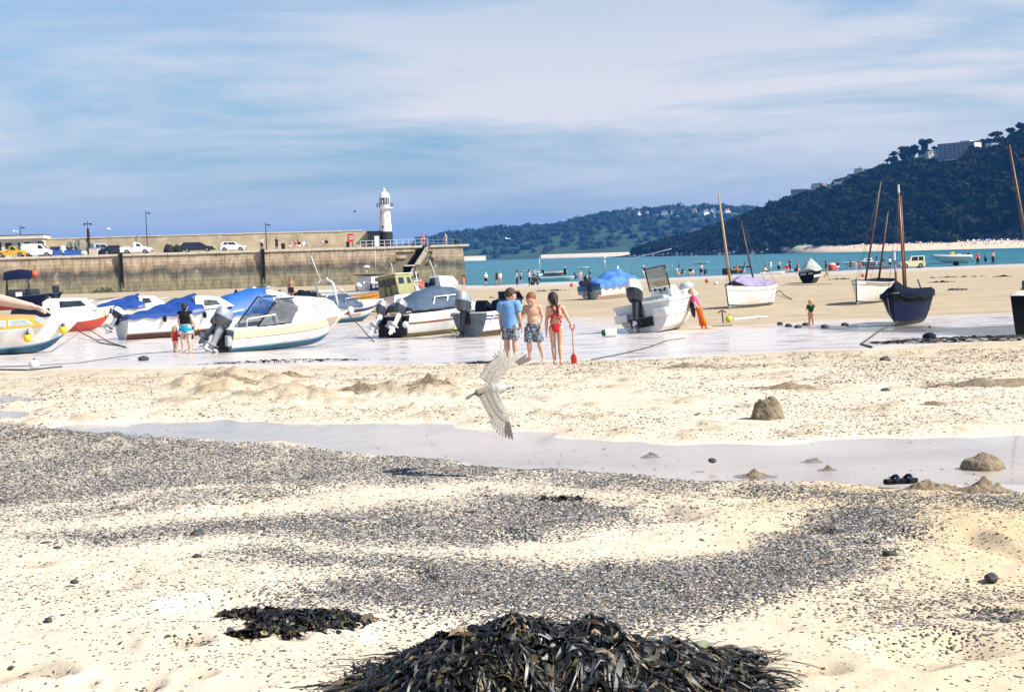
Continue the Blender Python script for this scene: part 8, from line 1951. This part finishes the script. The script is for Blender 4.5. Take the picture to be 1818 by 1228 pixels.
# ================================================================== gulls
GF = [mat('gull_pale_feather', (.52, .49, .45), rough=.8, var=.12, scale=30), mat('gull_mottled_brown', (.38, .345, .30), rough=.8, scale=42, col2=(.22, .195, .16), var=.2), mat('gull_dark_feather', (.12, .10, .085), rough=.8, var=.2, scale=30), mat('gull_bill', (.05, .04, .035), rough=.4)]
def gull(label, c, s=1.0, D_=18.0):
    """juvenile gull banking: body along +x, near wing swept down towards the viewer, far wing up"""
    t_ = thing('gull', label, 'gull', c); t_.scale = (s, s, s)
    bodyp = [('cap', Vector((-.17, 0, -.02)), Vector((.05, 0, 0)), .062, .098, 1), ('cap', Vector((.05, 0, 0)), Vector((.15, 0, .008)), .098, .065, 0), ('cap', Vector((.14, 0, .008)), Vector((.215, -.005, .012)), .048, .038, 0), ('ell', Vector((.245, -.008, .014)), (.045, .036, .036), 0), ('cap', Vector((.275, -.01, .008)), Vector((.325, -.012, -.004)), .015, .009, 3), ('cap', Vector((-.17, 0, -.02)), Vector((-.24, 0, -.03)), .045, .02, 1)]
    me = fuse(bodyp, .009)
    for m in GF: me.materials.append(m)
    me.name = 'body'; link('body', me, t_)
    for sg in (-1, 1): q = MB(); q.ell((.262, -.008 + sg * .033, .02), .006, 8, 6); q.build('eye', GF[3], t_)
    def feather(V, F_, MI, root, tip, w, mi, nrm):
        d = (tip - root); lat = d.cross(nrm).normalized() * w; o_ = len(V)
        for f, k in ((0, .6), (.35, 1), (.75, .95), (.93, .6), (1, .1)):
            p = root + d * f + nrm * .012 * math.sin(f * 3) 
            V += [p - lat * k, p + nrm * w * .18, p + lat * k]
        for i in range(4):
            a = o_ + i * 3
            for j in (0, 1): F_.append((a + j, a + j + 1, a + j + 4, a + j + 3)); MI.append(mi if i < 3 else 2)
    def wing(sh, el, wr, tip, back, name):
        """sh-el-wr-tip: leading edge; back: trailing direction"""
        arm = [('cap', sh, el, .034, .026, 1), ('cap', el, wr, .026, .018, 1), ('cap', wr, wr.lerp(tip, .35), .018, .008, 1)]
        nrm = (wr - sh).cross(back).normalized()
        if nrm.z < 0: nrm = -nrm
        me = fuse(arm, .009)
        for m in GF: me.materials.append(m)
        w_ = link(name, me, t_)
        V, F_, MI = [], [], []
        for lay, (ln, off, n_) in enumerate(((1.0, 0, 14), (.66, .008, 14), (.40, .016, 13))):   # secondaries and two rows of coverts
            for k in range(n_):
                f = k / (n_ - 1); root = sh.lerp(el, f * 2) if f < .5 else el.lerp(wr, f * 2 - 1)
                dirn = (back * 1.0 + (wr - el).normalized() * (.15 + .4 * f)).normalized(); feather(V, F_, MI, root + nrm * off, root + nrm * off + dirn * .26 * ln * (1 - .1 * f), .025, 1, nrm)
        for k in range(10):     # primaries fan from the wrist to the tip
            f = k / 9; root = wr.lerp(tip, .02 + .35 * f); outd = (tip - wr).normalized(); dirn = (back * (1 - f) * 1.0 + outd * (.35 + .65 * f)).normalized(); L_ = .27 + .10 * f
            feather(V, F_, MI, root, root + dirn * L_, .021, 2 if k > 6 else 1, nrm)
        for k in range(8):
            f = k / 7; root = wr.lerp(tip, .02 + .25 * f) + nrm * .01; outd = (tip - wr).normalized(); feather(V, F_, MI, root, root + (back * (1 - f) + outd * (.35 + .65 * f)).normalized() * .14, .02, 1, nrm)
        np_mesh('flight_feathers', np.array(V), np.array(F_), GF, w_, smooth=True, midx=MI, kind='stuff')
    wing(Vector((.06, -.05, .0)), Vector((.10, -.10, -.15)), Vector((.155, -.16, -.28)), Vector((.17, -.24, -.42)), Vector((-.97, -.10, -.18)).normalized(), 'near_wing')
    wing(Vector((.06, .05, .03)), Vector((.13, .10, .15)), Vector((.26, .16, .24)), Vector((.40, .22, .27)), Vector((-.72, .10, .45)).normalized(), 'far_wing')
    V, F_, MI = [], [], []
    for k in range(11):
        a = (k - 5) / 5; root = Vector((-.20, a * .02, -.025)); feather(V, F_, MI, root, root + Vector((-.15, a * .10, -.055 + a * .0)) * 1.05, .016, 2 if abs(a) > .6 or k % 2 else 0, Vector((0, 0, 1)))
    np_mesh('tail', np.array(V), np.array(F_), GF, t_, smooth=True, midx=MI, kind='stuff')
    return t_
gl = gull('juvenile gull banking low over the stream with wings spread', at(872, 692, 10.4), .58); gl.rotation_euler = (R(4), R(-4), R(6))
def far_gull(px, py, D_, s, yaw, label, m):
    t_ = thing('gull', label, 'gull', at(px, py, D_), (R(10), 0, R(yaw)), group='distant gulls'); t_.scale = (s,) * 3
    q = MB(); q.tube([(-.28, 0, 0), (-.1, 0, 0), (.12, 0, 0), (.26, 0, .01)], [.02, .07, .06, .02], 8); q.build('body', m, t_, smooth=True)
    for sd in (-1, 1):
        q = MB(); q.loft([[(.1 - .02, sd * y, z), (.1, sd * y, z + .015), (.1 - c_, sd * (y), z)] for y, z, c_ in ((.04, .02, .2), (.28, .14, .17), (.5, .12, .13), (.68, .04, .03))], True); q.build('wing', m, t_)
M_GW = mat('white_gull_feather', (.75, .75, .75), rough=.7)
far_gull(630, 376, 150, .8, 0, 'dark gull silhouette flying left of the lighthouse', M_BLACK); far_gull(900, 424, 190, 1.0, 40, 'white gull flying in front of the far hill', M_GW); far_gull(193, 407, 170, .95, 30, 'pale gull flying right of the floodlight mast', M_GW); far_gull(26, 411, 175, .9, 60, 'pale gull above the low building roof', M_GW); far_gull(343, 418, 200, .7, 90, 'tiny white gull over the parapet', M_GW)
# ------------------------------------------------------------------ the air
hz = MB(); hz.box((0, 3940, 95), (18000, 8000, 200))
mh = bpy.data.materials.new('sea_haze'); mh.use_nodes = True
t = mh.node_tree; t.nodes.clear()
pv = t.nodes.new('ShaderNodeVolumePrincipled'); pv.inputs['Color'].default_value = (.09, .36, 1.0, 1); pv.inputs['Density'].default_value = 0.0001
pv.inputs['Anisotropy'].default_value = 0.0
om = t.nodes.new('ShaderNodeOutputMaterial'); t.links.new(pv.outputs[0], om.inputs['Volume'])
o = hz.build('haze', mh, kind='stuff')
